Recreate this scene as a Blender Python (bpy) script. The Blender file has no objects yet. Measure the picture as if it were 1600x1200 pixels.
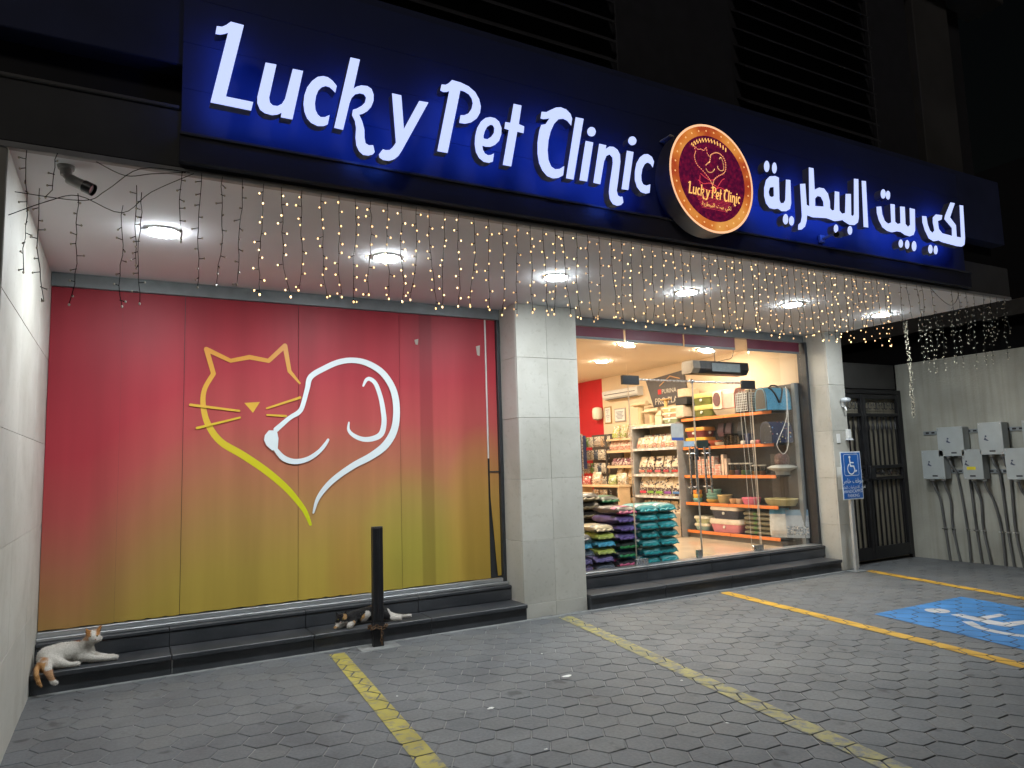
import bpy, bmesh, math, random
from mathutils import Vector, Matrix, noise as mnoise
from mathutils.geometry import tessellate_polygon
random.seed(7)
scene = bpy.context.scene
COL = scene.collection

# ------------------------------------------------------------------ camera
CAM_H = 1.5
CR = ((0.877, -0.47948, -0.03123), (0.02553, 0.1114, -0.99345), (0.47982, 0.87045, 0.10993))
FPX = 1109.0
cam_data = bpy.data.cameras.new('camera')
cam = bpy.data.objects.new('camera', cam_data)
COL.objects.link(cam)
cam_data.sensor_width = 36.0
cam_data.lens = FPX / 1600.0 * 36.0
cam_data.clip_start = 0.05
cam_data.clip_end = 600.0
m = Matrix.Identity(4)
for i in range(3):
    m[i][0] = CR[0][i]
    m[i][1] = -CR[1][i]
    m[i][2] = -CR[2][i]
m[2][3] = CAM_H
cam.matrix_world = m
scene.camera = cam

# ------------------------------------------------------------------ night sky, faint far street light, exposure
world = bpy.data.worlds.new('World')
scene.world = world
world.use_nodes = True
wn = world.node_tree
bg = wn.nodes['Background']
sky = wn.nodes.new('ShaderNodeTexSky')
sky.sky_type = 'NISHITA'
sky.sun_disc = False
sky.sun_elevation = math.radians(1.0)
sky.sun_rotation = math.radians(213.0)
wn.links.new(sky.outputs[0], bg.inputs[0])
bg.inputs[1].default_value = 0.0022
sun_data = bpy.data.lights.new('night_sun', 'SUN')
sun_data.energy = 0.22
sun_data.angle = math.radians(8.0)
sun_data.color = (1.0, 0.93, 0.85)
sun = bpy.data.objects.new('night_sun', sun_data)
COL.objects.link(sun)
sun.rotation_euler = Vector((0.50, 0.72, -0.48)).to_track_quat('-Z', 'Y').to_euler()
vs = scene.view_settings
vs.view_transform = 'Standard'
vs.look = 'None'
vs.exposure = 0.0
vs.gamma = 1.0
vs.use_curve_mapping = False
cy = scene.cycles
cy.use_denoising = True
cy.max_bounces = 6
cy.use_adaptive_sampling = True
cy.adaptive_threshold = 0.035
cy.diffuse_bounces = 3
cy.glossy_bounces = 3
cy.transparent_max_bounces = 12
cy.caustics_reflective = False
cy.caustics_refractive = False
cy.sample_clamp_indirect = 4.0
L_DOWN = 520.0       # canopy downlights
L_SHOP = 560.0        # shop downlights
L_FACE = 1.2        # sign letter faces
L_HALO = 3.5         # sign letter backs

# ------------------------------------------------------------------ materials
def nodes_of(name):
    ma = bpy.data.materials.new(name)
    ma.use_nodes = True
    nt = ma.node_tree
    return ma, nt, nt.nodes['Principled BSDF']

def ramp(nt, stops, interp='LINEAR'):
    r = nt.nodes.new('ShaderNodeValToRGB')
    r.color_ramp.interpolation = interp
    e = r.color_ramp.elements
    while len(e) < len(stops):
        e.new(0.5)
    for k, (p, c) in enumerate(stops):
        e[k].position = p
        e[k].color = (c[0], c[1], c[2], 1.0)
    return r

def tone(c, f):
    return tuple(min(1.0, max(0.0, v * f)) for v in c[:3])

def M(name, col, rough=0.5, metal=0.0, var=0.12, scale=6.0, bump=0.0, bscale=40.0, coords='Object', stretch=None, spec=0.5, coat=0.0, emit=None, estr=0.0, alpha=None):
    ma, nt, b = nodes_of(name)
    b.inputs['Roughness'].default_value = rough
    b.inputs['Metallic'].default_value = metal
    b.inputs['Specular IOR Level'].default_value = spec
    b.inputs['Coat Weight'].default_value = coat
    tc = nt.nodes.new('ShaderNodeTexCoord')
    src = tc.outputs[coords]
    if coords == 'World':
        pass
    if stretch:
        mp = nt.nodes.new('ShaderNodeMapping')
        mp.inputs['Scale'].default_value = stretch
        nt.links.new(src, mp.inputs[0])
        src = mp.outputs[0]
    if var > 0:
        n = nt.nodes.new('ShaderNodeTexNoise')
        n.inputs['Scale'].default_value = scale
        n.inputs['Detail'].default_value = 5.0
        nt.links.new(src, n.inputs['Vector'])
        r = ramp(nt, [(0.28, tone(col, 1 - var)), (0.72, tone(col, 1 + var))])
        nt.links.new(n.outputs['Fac'], r.inputs[0])
        nt.links.new(r.outputs[0], b.inputs['Base Color'])
        mr = nt.nodes.new('ShaderNodeMapRange')
        mr.inputs[3].default_value = max(0.03, rough - 0.09)
        mr.inputs[4].default_value = min(1.0, rough + 0.09)
        nt.links.new(n.outputs['Fac'], mr.inputs[0])
        nt.links.new(mr.outputs[0], b.inputs['Roughness'])
    else:
        b.inputs['Base Color'].default_value = (*col[:3], 1)
    if bump > 0:
        n2 = nt.nodes.new('ShaderNodeTexNoise')
        n2.inputs['Scale'].default_value = bscale
        n2.inputs['Detail'].default_value = 4.0
        nt.links.new(src, n2.inputs['Vector'])
        bp = nt.nodes.new('ShaderNodeBump')
        bp.inputs['Strength'].default_value = bump
        bp.inputs['Distance'].default_value = 0.01
        nt.links.new(n2.outputs['Fac'], bp.inputs['Height'])
        nt.links.new(bp.outputs[0], b.inputs['Normal'])
    if emit is not None:
        b.inputs['Emission Color'].default_value = (*emit, 1)
        b.inputs['Emission Strength'].default_value = estr
    return ma

def EM(name, col, strength, sampling='AUTO'):
    ma, nt, b = nodes_of(name)
    b.inputs['Base Color'].default_value = (0.5, 0.5, 0.5, 1)
    b.inputs['Emission Color'].default_value = (*col, 1)
    b.inputs['Emission Strength'].default_value = strength
    b.inputs['Roughness'].default_value = 0.4
    ma.cycles.emission_sampling = sampling
    return ma

def glass_mat(name, tint, refl=1.0):
    ma, nt, b = nodes_of(name)
    out = nt.nodes['Material Output']
    nt.nodes.remove(b)
    tr = nt.nodes.new('ShaderNodeBsdfTransparent')
    tr.inputs[0].default_value = (*tint, 1)
    gl = nt.nodes.new('ShaderNodeBsdfGlossy')
    gl.inputs['Roughness'].default_value = 0.03
    fr = nt.nodes.new('ShaderNodeFresnel')
    fr.inputs[0].default_value = 1.45
    mu = nt.nodes.new('ShaderNodeMath')
    mu.operation = 'MULTIPLY'
    mu.inputs[1].default_value = refl
    nt.links.new(fr.outputs[0], mu.inputs[0])
    mx = nt.nodes.new('ShaderNodeMixShader')
    nt.links.new(mu.outputs[0], mx.inputs[0])
    nt.links.new(tr.outputs[0], mx.inputs[1])
    nt.links.new(gl.outputs[0], mx.inputs[2])
    nt.links.new(mx.outputs[0], out.inputs[0])
    return ma

MT = {}
MT['glass'] = glass_mat('shop_glass', (0.99, 0.992, 0.99), 0.22)
MT['clear'] = glass_mat('clear_plastic', (0.80, 0.82, 0.82), 1.6)
MT['chrome'] = M('brushed_steel', (0.62, 0.62, 0.62), 0.28, 1.0, 0.08, 30)
MT['alu'] = M('anodised_aluminium', (0.60, 0.62, 0.64), 0.34, 0.85, 0.14, 14, stretch=(1, 8, 8))
MT['greyframe'] = M('grey_frame', (0.19, 0.21, 0.22), 0.45, 0.1, 0.12, 10)
MT['darkframe'] = M('dark_frame', (0.035, 0.038, 0.042), 0.4, 0.2, 0.15, 12)
MT['black'] = M('black_paint', (0.012, 0.012, 0.014), 0.42, 0.0, 0.25, 14, bump=0.12, bscale=60)
MT['blackplastic'] = M('black_plastic', (0.014, 0.015, 0.017), 0.35)
MT['soffit'] = M('soffit_plaster', (0.83, 0.84, 0.87), 0.85, 0, 0.04, 1.4, bump=0.05, bscale=30)
MT['white'] = M('white_plastic', (0.72, 0.72, 0.70), 0.4, 0, 0.05, 8)
MT['paper'] = M('paper', (0.72, 0.72, 0.68), 0.8, 0, 0.04, 10)
MT['orange'] = M('orange_edge', (0.78, 0.22, 0.05), 0.5, 0, 0.10, 10)
MT['cream_wall'] = M('shop_wall_paint', (0.78, 0.61, 0.42), 0.8, 0, 0.04, 1.5)
MT['shopceil'] = M('shop_ceiling_paint', (0.80, 0.68, 0.54), 0.85, 0, 0.03, 1.5)
MT['shopfloor'] = M('polished_shop_tile', (0.62, 0.49, 0.35), 0.16, 0, 0.10, 2.2)
MT['darkboard'] = M('dark_shelf_board', (0.055, 0.050, 0.046), 0.5, 0, 0.15, 8)
MT['greyshelf'] = M('grey_shelf_steel', (0.40, 0.40, 0.40), 0.4, 0.3, 0.08, 12)
MT['tanshelf'] = M('tan_shelf_board', (0.62, 0.44, 0.26), 0.5, 0, 0.10, 8, stretch=(1, 12, 1))
MT['redwall'] = M('red_wall_paint', (0.60, 0.022, 0.035), 0.6, 0, 0.05, 2)
MT['maroon'] = M('maroon_film', (0.16, 0.030, 0.055), 0.4, 0, 0.12, 4)
MT['wire'] = M('dark_green_wire', (0.008, 0.009, 0.008), 0.9, 0, 0.0, spec=0.1)
MT['bulb'] = EM('warm_bulb', (1.0, 0.58, 0.23), 3.1, 'NONE')
MT['bulbdim'] = EM('warm_bulb_dim', (1.0, 0.52, 0.19), 1.5, 'NONE')
MT['bulbhot'] = EM('warm_bulb_bright', (1.0, 0.64, 0.28), 4.6, 'NONE')
MT['bulboff'] = M('clear_bulb', (0.52, 0.48, 0.38), 0.25, 0, 0.0)
MT['conc'] = M('dark_fascia_render', (0.095, 0.096, 0.098), 0.8, 0, 0.22, 2.5, bump=0.15, bscale=24)
MT['groove'] = M('black_groove', (0.010, 0.010, 0.012), 0.7, 0, 0.2, 3)
MT['upper'] = M('upper_facade_paint', (0.030, 0.030, 0.036), 0.75, 0, 0.2, 2.0, bump=0.1, bscale=16)
MT['upperpier'] = M('upper_pier_render', (0.075, 0.072, 0.070), 0.85, 0, 0.2, 2.0, bump=0.15, bscale=18)
MT['louver'] = M('louvre_metal', (0.075, 0.075, 0.085), 0.5, 0.2, 0.15, 5)
MT['signpanel'] = M('blue_sign_panel', (0.050, 0.065, 0.165), 0.6, 0, 0.10, 1.6)
MT['signtrim'] = M('sign_trim', (0.050, 0.052, 0.075), 0.5, 0.0, 0.1, 5)
MT['letter'] = EM('lit_letter_face', (0.50, 0.585, 1.0), L_FACE)
MT['halo'] = EM('blue_halo', (0.045, 0.14, 1.0), L_HALO)
MT['letterside'] = M('letter_return', (0.30, 0.32, 0.36), 0.4, 0.2, 0.05, 8)
MT['downlight'] = EM('downlight_lens', (0.90, 0.97, 1.0), L_DOWN)
MT['shoplight'] = EM('shop_downlight_lens', (1.0, 0.86, 0.65), L_SHOP)

MT['goldbead'] = EM('gold_bead_light', (1.0, 0.50, 0.17), 1.0, 'NONE')
MT['redlit'] = EM('red_screen_line', (0.80, 0.03, 0.06), 0.8, 'NONE')
MT['goldtext'] = EM('gold_text_light', (1.0, 0.50, 0.12), 1.2, 'NONE')

def limestone():
    ma, nt, b = nodes_of('limestone_cladding')
    b.inputs['Roughness'].default_value = 0.62
    tc = nt.nodes.new('ShaderNodeTexCoord')
    oi = nt.nodes.new('ShaderNodeObjectInfo')
    add = nt.nodes.new('ShaderNodeVectorMath')
    add.operation = 'ADD'
    nt.links.new(tc.outputs['Object'], add.inputs[0])
    nt.links.new(oi.outputs['Location'], add.inputs[1])
    n1 = nt.nodes.new('ShaderNodeTexNoise')
    n1.inputs['Scale'].default_value = 2.2
    n1.inputs['Detail'].default_value = 7
    n1.inputs['Distortion'].default_value = 0.6
    n2 = nt.nodes.new('ShaderNodeTexNoise')
    n2.inputs['Scale'].default_value = 26
    n2.inputs['Detail'].default_value = 4
    for n in (n1, n2):
        nt.links.new(add.outputs[0], n.inputs['Vector'])
    r1 = ramp(nt, [(0.22, (0.41, 0.395, 0.345)), (0.5, (0.50, 0.488, 0.44)), (0.80, (0.565, 0.555, 0.51))])
    r2 = ramp(nt, [(0.26, (0.72, 0.70, 0.66)), (0.42, (1, 1, 1))])
    nt.links.new(n1.outputs['Fac'], r1.inputs[0])
    nt.links.new(n2.outputs['Fac'], r2.inputs[0])
    mx = nt.nodes.new('ShaderNodeMix')
    mx.data_type = 'RGBA'
    mx.blend_type = 'MULTIPLY'
    mx.inputs[0].default_value = 0.42
    nt.links.new(r1.outputs[0], mx.inputs[6])
    nt.links.new(r2.outputs[0], mx.inputs[7])
    hs = nt.nodes.new('ShaderNodeHueSaturation')
    mr = nt.nodes.new('ShaderNodeMapRange')
    mr.inputs[3].default_value = 0.92
    mr.inputs[4].default_value = 1.06
    nt.links.new(oi.outputs['Random'], mr.inputs[0])
    nt.links.new(mr.outputs[0], hs.inputs['Value'])
    nt.links.new(mx.outputs[2], hs.inputs['Color'])
    nt.links.new(hs.outputs[0], b.inputs['Base Color'])
    bp = nt.nodes.new('ShaderNodeBump')
    bp.inputs['Strength'].default_value = 0.12
    bp.inputs['Distance'].default_value = 0.01
    nt.links.new(n2.outputs['Fac'], bp.inputs['Height'])
    nt.links.new(bp.outputs[0], b.inputs['Normal'])
    return ma
MT['stone'] = limestone()

def granite():
    ma, nt, b = nodes_of('dark_granite')
    tc = nt.nodes.new('ShaderNodeTexCoord')
    ge = nt.nodes.new('ShaderNodeNewGeometry')
    n1 = nt.nodes.new('ShaderNodeTexNoise')
    n1.inputs['Scale'].default_value = 3.0
    n1.inputs['Detail'].default_value = 6
    n2 = nt.nodes.new('ShaderNodeTexNoise')
    n2.inputs['Scale'].default_value = 170
    n2.inputs['Detail'].default_value = 2
    for n in (n1, n2):
        nt.links.new(ge.outputs['Position'], n.inputs['Vector'])
    r1 = ramp(nt, [(0.3, (0.028, 0.031, 0.036)), (0.62, (0.055, 0.058, 0.065)), (0.8, (0.10, 0.10, 0.10))])
    r2 = ramp(nt, [(0.62, (0, 0, 0)), (0.75, (0.05, 0.05, 0.055))])
    nt.links.new(n1.outputs['Fac'], r1.inputs[0])
    nt.links.new(n2.outputs['Fac'], r2.inputs[0])
    mx = nt.nodes.new('ShaderNodeMix')
    mx.data_type = 'RGBA'
    mx.blend_type = 'ADD'
    mx.inputs[0].default_value = 1.0
    nt.links.new(r1.outputs[0], mx.inputs[6])
    nt.links.new(r2.outputs[0], mx.inputs[7])
    nt.links.new(mx.outputs[2], b.inputs['Base Color'])
    mr = nt.nodes.new('ShaderNodeMapRange')
    mr.inputs[3].default_value = 0.28
    mr.inputs[4].default_value = 0.55
    nt.links.new(n1.outputs['Fac'], mr.inputs[0])
    nt.links.new(mr.outputs[0], b.inputs['Roughness'])
    return ma
MT['granite'] = granite()

def paver_mat(name, base):
    ma, nt, b = nodes_of(name)
    ge = nt.nodes.new('ShaderNodeNewGeometry')
    at = nt.nodes.new('ShaderNodeAttribute')
    at.attribute_name = 'tint'
    n1 = nt.nodes.new('ShaderNodeTexNoise')
    n1.inputs['Scale'].default_value = 0.9
    n1.inputs['Detail'].default_value = 5
    n2 = nt.nodes.new('ShaderNodeTexNoise')
    n2.inputs['Scale'].default_value = 55
    n2.inputs['Detail'].default_value = 5
    n3 = nt.nodes.new('ShaderNodeTexNoise')
    n3.inputs['Scale'].default_value = 5.5
    n3.inputs['Detail'].default_value = 3
    for n in (n1, n2, n3):
        nt.links.new(ge.outputs['Position'], n.inputs['Vector'])
    r1 = ramp(nt, [(0.3, tone(base, 0.86)), (0.7, tone(base, 1.12))])
    r2 = ramp(nt, [(0.3, (0.80, 0.80, 0.80)), (0.7, (1.10, 1.10, 1.10))])
    r3 = ramp(nt, [(0.27, (0.42, 0.42, 0.42)), (0.36, (1, 1, 1))])
    n4 = nt.nodes.new('ShaderNodeTexNoise')
    n4.inputs['Scale'].default_value = 1.7
    n4.inputs['Detail'].default_value = 7
    n4.inputs['Roughness'].default_value = 0.65
    n4.inputs['Distortion'].default_value = 0.8
    nt.links.new(ge.outputs['Position'], n4.inputs['Vector'])
    r4 = ramp(nt, [(0.33, (0.76, 0.76, 0.77)), (0.52, (1, 1, 1)), (0.70, (1.10, 1.09, 1.06))])
    nt.links.new(n4.outputs['Fac'], r4.inputs[0])
    nt.links.new(n1.outputs['Fac'], r1.inputs[0])
    nt.links.new(n2.outputs['Fac'], r2.inputs[0])
    nt.links.new(n3.outputs['Fac'], r3.inputs[0])
    prev = r1.outputs[0]
    for o in (r2.outputs[0], r3.outputs[0], r4.outputs[0], at.outputs['Color']):
        mx = nt.nodes.new('ShaderNodeMix')
        mx.data_type = 'RGBA'
        mx.blend_type = 'MULTIPLY'
        mx.inputs[0].default_value = 1.0
        nt.links.new(prev, mx.inputs[6])
        nt.links.new(o, mx.inputs[7])
        prev = mx.outputs[2]
    nt.links.new(prev, b.inputs['Base Color'])
    b.inputs['Roughness'].default_value = 0.66
    bp = nt.nodes.new('ShaderNodeBump')
    bp.inputs['Strength'].default_value = 0.25
    bp.inputs['Distance'].default_value = 0.004
    nt.links.new(n2.outputs['Fac'], bp.inputs['Height'])
    nt.links.new(bp.outputs[0], b.inputs['Normal'])
    return ma
MT['paver'] = paver_mat('concrete_paver', (0.136, 0.143, 0.149))
MT['sand'] = M('joint_sand', (0.23, 0.23, 0.222), 0.95, 0, 0.45, 5, coords='Object', bump=0.2, bscale=160)

def paint_mat(name, col, wear, base=(0.15, 0.156, 0.16)):
    ma, nt, b = nodes_of(name)
    ge = nt.nodes.new('ShaderNodeNewGeometry')
    n1 = nt.nodes.new('ShaderNodeTexNoise')
    n1.inputs['Scale'].default_value = 14
    n1.inputs['Detail'].default_value = 8
    n1.inputs['Roughness'].default_value = 0.7
    n2 = nt.nodes.new('ShaderNodeTexNoise')
    n2.inputs['Scale'].default_value = 3
    for n in (n1, n2):
        nt.links.new(ge.outputs['Position'], n.inputs['Vector'])
    r1 = ramp(nt, [(max(0, wear - 0.10), (0, 0, 0)), (wear + 0.06, (1, 1, 1))])
    nt.links.new(n1.outputs['Fac'], r1.inputs[0])
    r2 = ramp(nt, [(0.3, tone(col, 0.78)), (0.7, tone(col, 1.12))])
    nt.links.new(n2.outputs['Fac'], r2.inputs[0])
    mx = nt.nodes.new('ShaderNodeMix')
    mx.data_type = 'RGBA'
    mx.inputs[6].default_value = (*base, 1)
    nt.links.new(r1.outputs[0], mx.inputs[0])
    nt.links.new(r2.outputs[0], mx.inputs[7])
    nt.links.new(mx.outputs[2], b.inputs['Base Color'])
    b.inputs['Roughness'].default_value = 0.6
    return ma
MT['yellowworn'] = paint_mat('worn_yellow_paint', (0.40, 0.34, 0.075), 0.44)
MT['yellowfaint'] = paint_mat('faded_yellow_paint', (0.36, 0.32, 0.10), 0.50)
MT['yellow'] = paint_mat('yellow_paint', (0.58, 0.34, 0.035), 0.30)
MT['bluepaint'] = paint_mat('blue_paint', (0.045, 0.20, 0.48), 0.33)
MT['whitepaint'] = paint_mat('white_paint', (0.52, 0.53, 0.55), 0.34)

def plaster():
    ma, nt, b = nodes_of('stained_plaster')
    ge = nt.nodes.new('ShaderNodeNewGeometry')
    mp = nt.nodes.new('ShaderNodeMapping')
    mp.inputs['Scale'].default_value = (1, 7, 0.35)
    nt.links.new(ge.outputs['Position'], mp.inputs[0])
    n1 = nt.nodes.new('ShaderNodeTexNoise')
    n1.inputs['Scale'].default_value = 2.4
    n1.inputs['Detail'].default_value = 6
    nt.links.new(mp.outputs[0], n1.inputs['Vector'])
    n2 = nt.nodes.new('ShaderNodeTexNoise')
    n2.inputs['Scale'].default_value = 1.6
    n2.inputs['Detail'].default_value = 6
    nt.links.new(ge.outputs['Position'], n2.inputs['Vector'])
    r1 = ramp(nt, [(0.25, (0.80, 0.78, 0.74)), (0.55, (1, 1, 1))])
    r2 = ramp(nt, [(0.3, (0.27, 0.265, 0.225)), (0.7, (0.39, 0.385, 0.335))])
    nt.links.new(n1.outputs['Fac'], r1.inputs[0])
    nt.links.new(n2.outputs['Fac'], r2.inputs[0])
    mx = nt.nodes.new('ShaderNodeMix')
    mx.data_type = 'RGBA'
    mx.blend_type = 'MULTIPLY'
    mx.inputs[0].default_value = 0.9
    nt.links.new(r2.outputs[0], mx.inputs[6])
    nt.links.new(r1.outputs[0], mx.inputs[7])
    nt.links.new(mx.outputs[2], b.inputs['Base Color'])
    b.inputs['Roughness'].default_value = 0.85
    n3 = nt.nodes.new('ShaderNodeTexNoise')
    n3.inputs['Scale'].default_value = 40
    nt.links.new(ge.outputs['Position'], n3.inputs['Vector'])
    bp = nt.nodes.new('ShaderNodeBump')
    bp.inputs['Strength'].default_value = 0.2
    bp.inputs['Distance'].default_value = 0.01
    nt.links.new(n3.outputs['Fac'], bp.inputs['Height'])
    nt.links.new(bp.outputs[0], b.inputs['Normal'])
    return ma
MT['plaster'] = plaster()

def film_mat():
    """printed vinyl film: red at the top and far end, orange, olive yellow and lime below"""
    ma, nt, b = nodes_of('printed_gradient_film')
    ge = nt.nodes.new('ShaderNodeNewGeometry')
    sp = nt.nodes.new('ShaderNodeSeparateXYZ')
    nt.links.new(ge.outputs['Position'], sp.inputs[0])
    def math_n(op, a, bb, clamp=False):
        n = nt.nodes.new('ShaderNodeMath')
        n.operation = op
        n.use_clamp = clamp
        for k, v in enumerate((a, bb)):
            if v is None:
                continue
            if isinstance(v, (int, float)):
                n.inputs[k].default_value = v
            else:
                nt.links.new(v, n.inputs[k])
        return n.outputs[0]
    # gradient coordinate: height, bent upward at the far left end
    left = math_n('SUBTRACT', 0.75, sp.outputs['X'], True)
    left = math_n('POWER', left, 1.6)
    left = math_n('MULTIPLY', left, 0.27)
    g = math_n('SUBTRACT', sp.outputs['Z'], 0.33)
    g = math_n('DIVIDE', g, 2.7)
    g = math_n('ADD', g, left)
    n = nt.nodes.new('ShaderNodeTexNoise')
    n.inputs['Scale'].default_value = 0.8
    nt.links.new(ge.outputs['Position'], n.inputs['Vector'])
    nn = math_n('MULTIPLY', math_n('SUBTRACT', n.outputs['Fac'], 0.5), 0.10)
    g = math_n('ADD', g, nn)
    r = ramp(nt, [(0.0, (0.54, 0.385, 0.066)), (0.14, (0.50, 0.350, 0.070)), (0.30, (0.46, 0.255, 0.085)),
                  (0.46, (0.46, 0.150, 0.090)), (0.58, (0.47, 0.082, 0.078)), (0.74, (0.41, 0.038, 0.052)), (1.0, (0.30, 0.019, 0.032))])
    nt.links.new(g, r.inputs[0])
    # lime blot low on the right-hand sheets, orange towards the last sheet
    def blot(cx, cz, rx, rz):
        dx = math_n('DIVIDE', math_n('SUBTRACT', sp.outputs['X'], cx), rx)
        dz = math_n('DIVIDE', math_n('SUBTRACT', sp.outputs['Z'], cz), rz)
        d = math_n('ADD', math_n('MULTIPLY', dx, dx), math_n('MULTIPLY', dz, dz))
        return math_n('SUBTRACT', 1.0, d, True)
    mx = nt.nodes.new('ShaderNodeMix')
    mx.data_type = 'RGBA'
    nt.links.new(math_n('MULTIPLY', blot(2.45, 0.75, 0.55, 0.75), 0.5), mx.inputs[0])
    nt.links.new(r.outputs[0], mx.inputs[6])
    mx.inputs[7].default_value = (0.34, 0.35, 0.050, 1)
    mx2 = nt.nodes.new('ShaderNodeMix')
    mx2.data_type = 'RGBA'
    nt.links.new(math_n('MULTIPLY', blot(3.2, 0.9, 0.45, 1.0), 0.6), mx2.inputs[0])
    nt.links.new(mx.outputs[2], mx2.inputs[6])
    mx2.inputs[7].default_value = (0.50, 0.29, 0.05, 1)
    mx3 = nt.nodes.new('ShaderNodeMix')
    mx3.data_type = 'RGBA'
    nt.links.new(math_n('MULTIPLY', blot(1.85, 0.6, 0.25, 0.5), 0.35), mx3.inputs[0])
    nt.links.new(mx2.outputs[2], mx3.inputs[6])
    mx3.inputs[7].default_value = (0.50, 0.22, 0.07, 1)
    # handling marks: broad, faint upright streaks
    mp = nt.nodes.new('ShaderNodeMapping')
    mp.inputs['Scale'].default_value = (3.2, 1, 0.22)
    nt.links.new(ge.outputs['Position'], mp.inputs[0])
    n5 = nt.nodes.new('ShaderNodeTexNoise')
    n5.inputs['Scale'].default_value = 1.3
    n5.inputs['Detail'].default_value = 4
    nt.links.new(mp.outputs[0], n5.inputs['Vector'])
    r5 = ramp(nt, [(0.32, (0.80, 0.80, 0.80)), (0.6, (1, 1, 1))])
    nt.links.new(n5.outputs['Fac'], r5.inputs[0])
    mx4 = nt.nodes.new('ShaderNodeMix')
    mx4.data_type = 'RGBA'
    mx4.blend_type = 'MULTIPLY'
    mx4.inputs[0].default_value = 0.8
    nt.links.new(mx3.outputs[2], mx4.inputs[6])
    nt.links.new(r5.outputs[0], mx4.inputs[7])
    # a darker upright band down the film, soft at both edges
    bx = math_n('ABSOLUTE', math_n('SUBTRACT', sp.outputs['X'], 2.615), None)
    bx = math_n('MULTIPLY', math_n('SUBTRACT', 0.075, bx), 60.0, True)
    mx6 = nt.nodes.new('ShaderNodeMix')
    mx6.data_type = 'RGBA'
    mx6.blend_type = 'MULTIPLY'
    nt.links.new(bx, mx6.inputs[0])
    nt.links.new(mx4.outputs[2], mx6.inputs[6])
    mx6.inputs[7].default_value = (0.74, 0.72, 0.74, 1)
    nt.links.new(mx6.outputs[2], b.inputs['Base Color'])
    b.inputs['Roughness'].default_value = 0.5
    b.inputs['Specular IOR Level'].default_value = 0.3
    n3 = nt.nodes.new('ShaderNodeTexNoise')
    n3.inputs['Scale'].default_value = 1.1
    nt.links.new(ge.outputs['Position'], n3.inputs['Vector'])
    bp = nt.nodes.new('ShaderNodeBump')
    bp.inputs['Strength'].default_value = 0.25
    bp.inputs['Distance'].default_value = 0.02
    nt.links.new(n3.outputs['Fac'], bp.inputs['Height'])
    nt.links.new(bp.outputs[0], b.inputs['Normal'])
    return ma
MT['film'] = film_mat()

def catline_mat():
    ma, nt, b = nodes_of('orange_to_lime_print')
    ge = nt.nodes.new('ShaderNodeNewGeometry')
    sp = nt.nodes.new('ShaderNodeSeparateXYZ')
    nt.links.new(ge.outputs['Position'], sp.inputs[0])
    mr = nt.nodes.new('ShaderNodeMapRange')
    mr.inputs[1].default_value = 1.0
    mr.inputs[2].default_value = 2.65
    nt.links.new(sp.outputs['Z'], mr.inputs[0])
    r = ramp(nt, [(0.0, (0.62, 0.66, 0.015)), (0.35, (0.66, 0.58, 0.02)), (0.62, (0.70, 0.42, 0.05)), (1.0, (0.68, 0.27, 0.04))])
    nt.links.new(mr.outputs[0], r.inputs[0])
    nt.links.new(r.outputs[0], b.inputs['Base Color'])
    b.inputs['Roughness'].default_value = 0.4
    return ma
MT['catline'] = catline_mat()
MT['dogline'] = M('white_print', (0.74, 0.80, 0.82), 0.4, 0, 0.03, 3)
_cc = {}
def C(col, rough=0.5, var=0.14, scale=9.0, metal=0.0, bump=0.0, name='goods'):
    key = (tuple(col), rough, var, scale, metal, bump)
    if key not in _cc:
        _cc[key] = M(name + '_colour', col, rough, metal, var, scale, bump=bump)
    return _cc[key]

_pp = {}
def PRINT(base, accents, scale=34.0, rough=0.38):
    """printed packaging: a base colour broken by small blocks of print"""
    key = (tuple(base), tuple(accents), scale)
    if key in _pp:
        return _pp[key]
    ma, nt, b = nodes_of('printed_packaging')
    tc = nt.nodes.new('ShaderNodeTexCoord')
    oi = nt.nodes.new('ShaderNodeObjectInfo')
    ad = nt.nodes.new('ShaderNodeVectorMath')
    ad.operation = 'MULTIPLY_ADD'
    ad.inputs[1].default_value = (1, 1, 1.5)
    nt.links.new(tc.outputs['Object'], ad.inputs[0])
    nt.links.new(oi.outputs['Location'], ad.inputs[2])
    vo = nt.nodes.new('ShaderNodeTexVoronoi')
    vo.distance = 'CHEBYCHEV'
    vo.inputs['Scale'].default_value = scale
    nt.links.new(ad.outputs[0], vo.inputs['Vector'])
    sc_ = nt.nodes.new('ShaderNodeSeparateColor')
    nt.links.new(vo.outputs['Color'], sc_.inputs[0])
    n_ = len(accents)
    stops = [(0.0, base)] + [(0.48 + 0.52 * k / n_, c) for k, c in enumerate(accents)]
    r = ramp(nt, stops, 'CONSTANT')
    nt.links.new(sc_.outputs[0], r.inputs[0])
    no = nt.nodes.new('ShaderNodeTexNoise')
    no.inputs['Scale'].default_value = 18
    nt.links.new(ad.outputs[0], no.inputs['Vector'])
    rn = ramp(nt, [(0.3, (0.8, 0.8, 0.8)), (0.7, (1.08, 1.08, 1.08))])
    nt.links.new(no.outputs['Fac'], rn.inputs[0])
    mx = nt.nodes.new('ShaderNodeMix')
    mx.data_type = 'RGBA'
    mx.blend_type = 'MULTIPLY'
    mx.inputs[0].default_value = 1.0
    nt.links.new(r.outputs[0], mx.inputs[6])
    nt.links.new(rn.outputs[0], mx.inputs[7])
    nt.links.new(mx.outputs[2], b.inputs['Base Color'])
    b.inputs['Roughness'].default_value = rough
    bp = nt.nodes.new('ShaderNodeBump')
    bp.inputs['Strength'].default_value = 0.25
    bp.inputs['Distance'].default_value = 0.01
    nt.links.new(no.outputs['Fac'], bp.inputs['Height'])
    nt.links.new(bp.outputs[0], b.inputs['Normal'])
    _pp[key] = ma
    return ma
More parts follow.
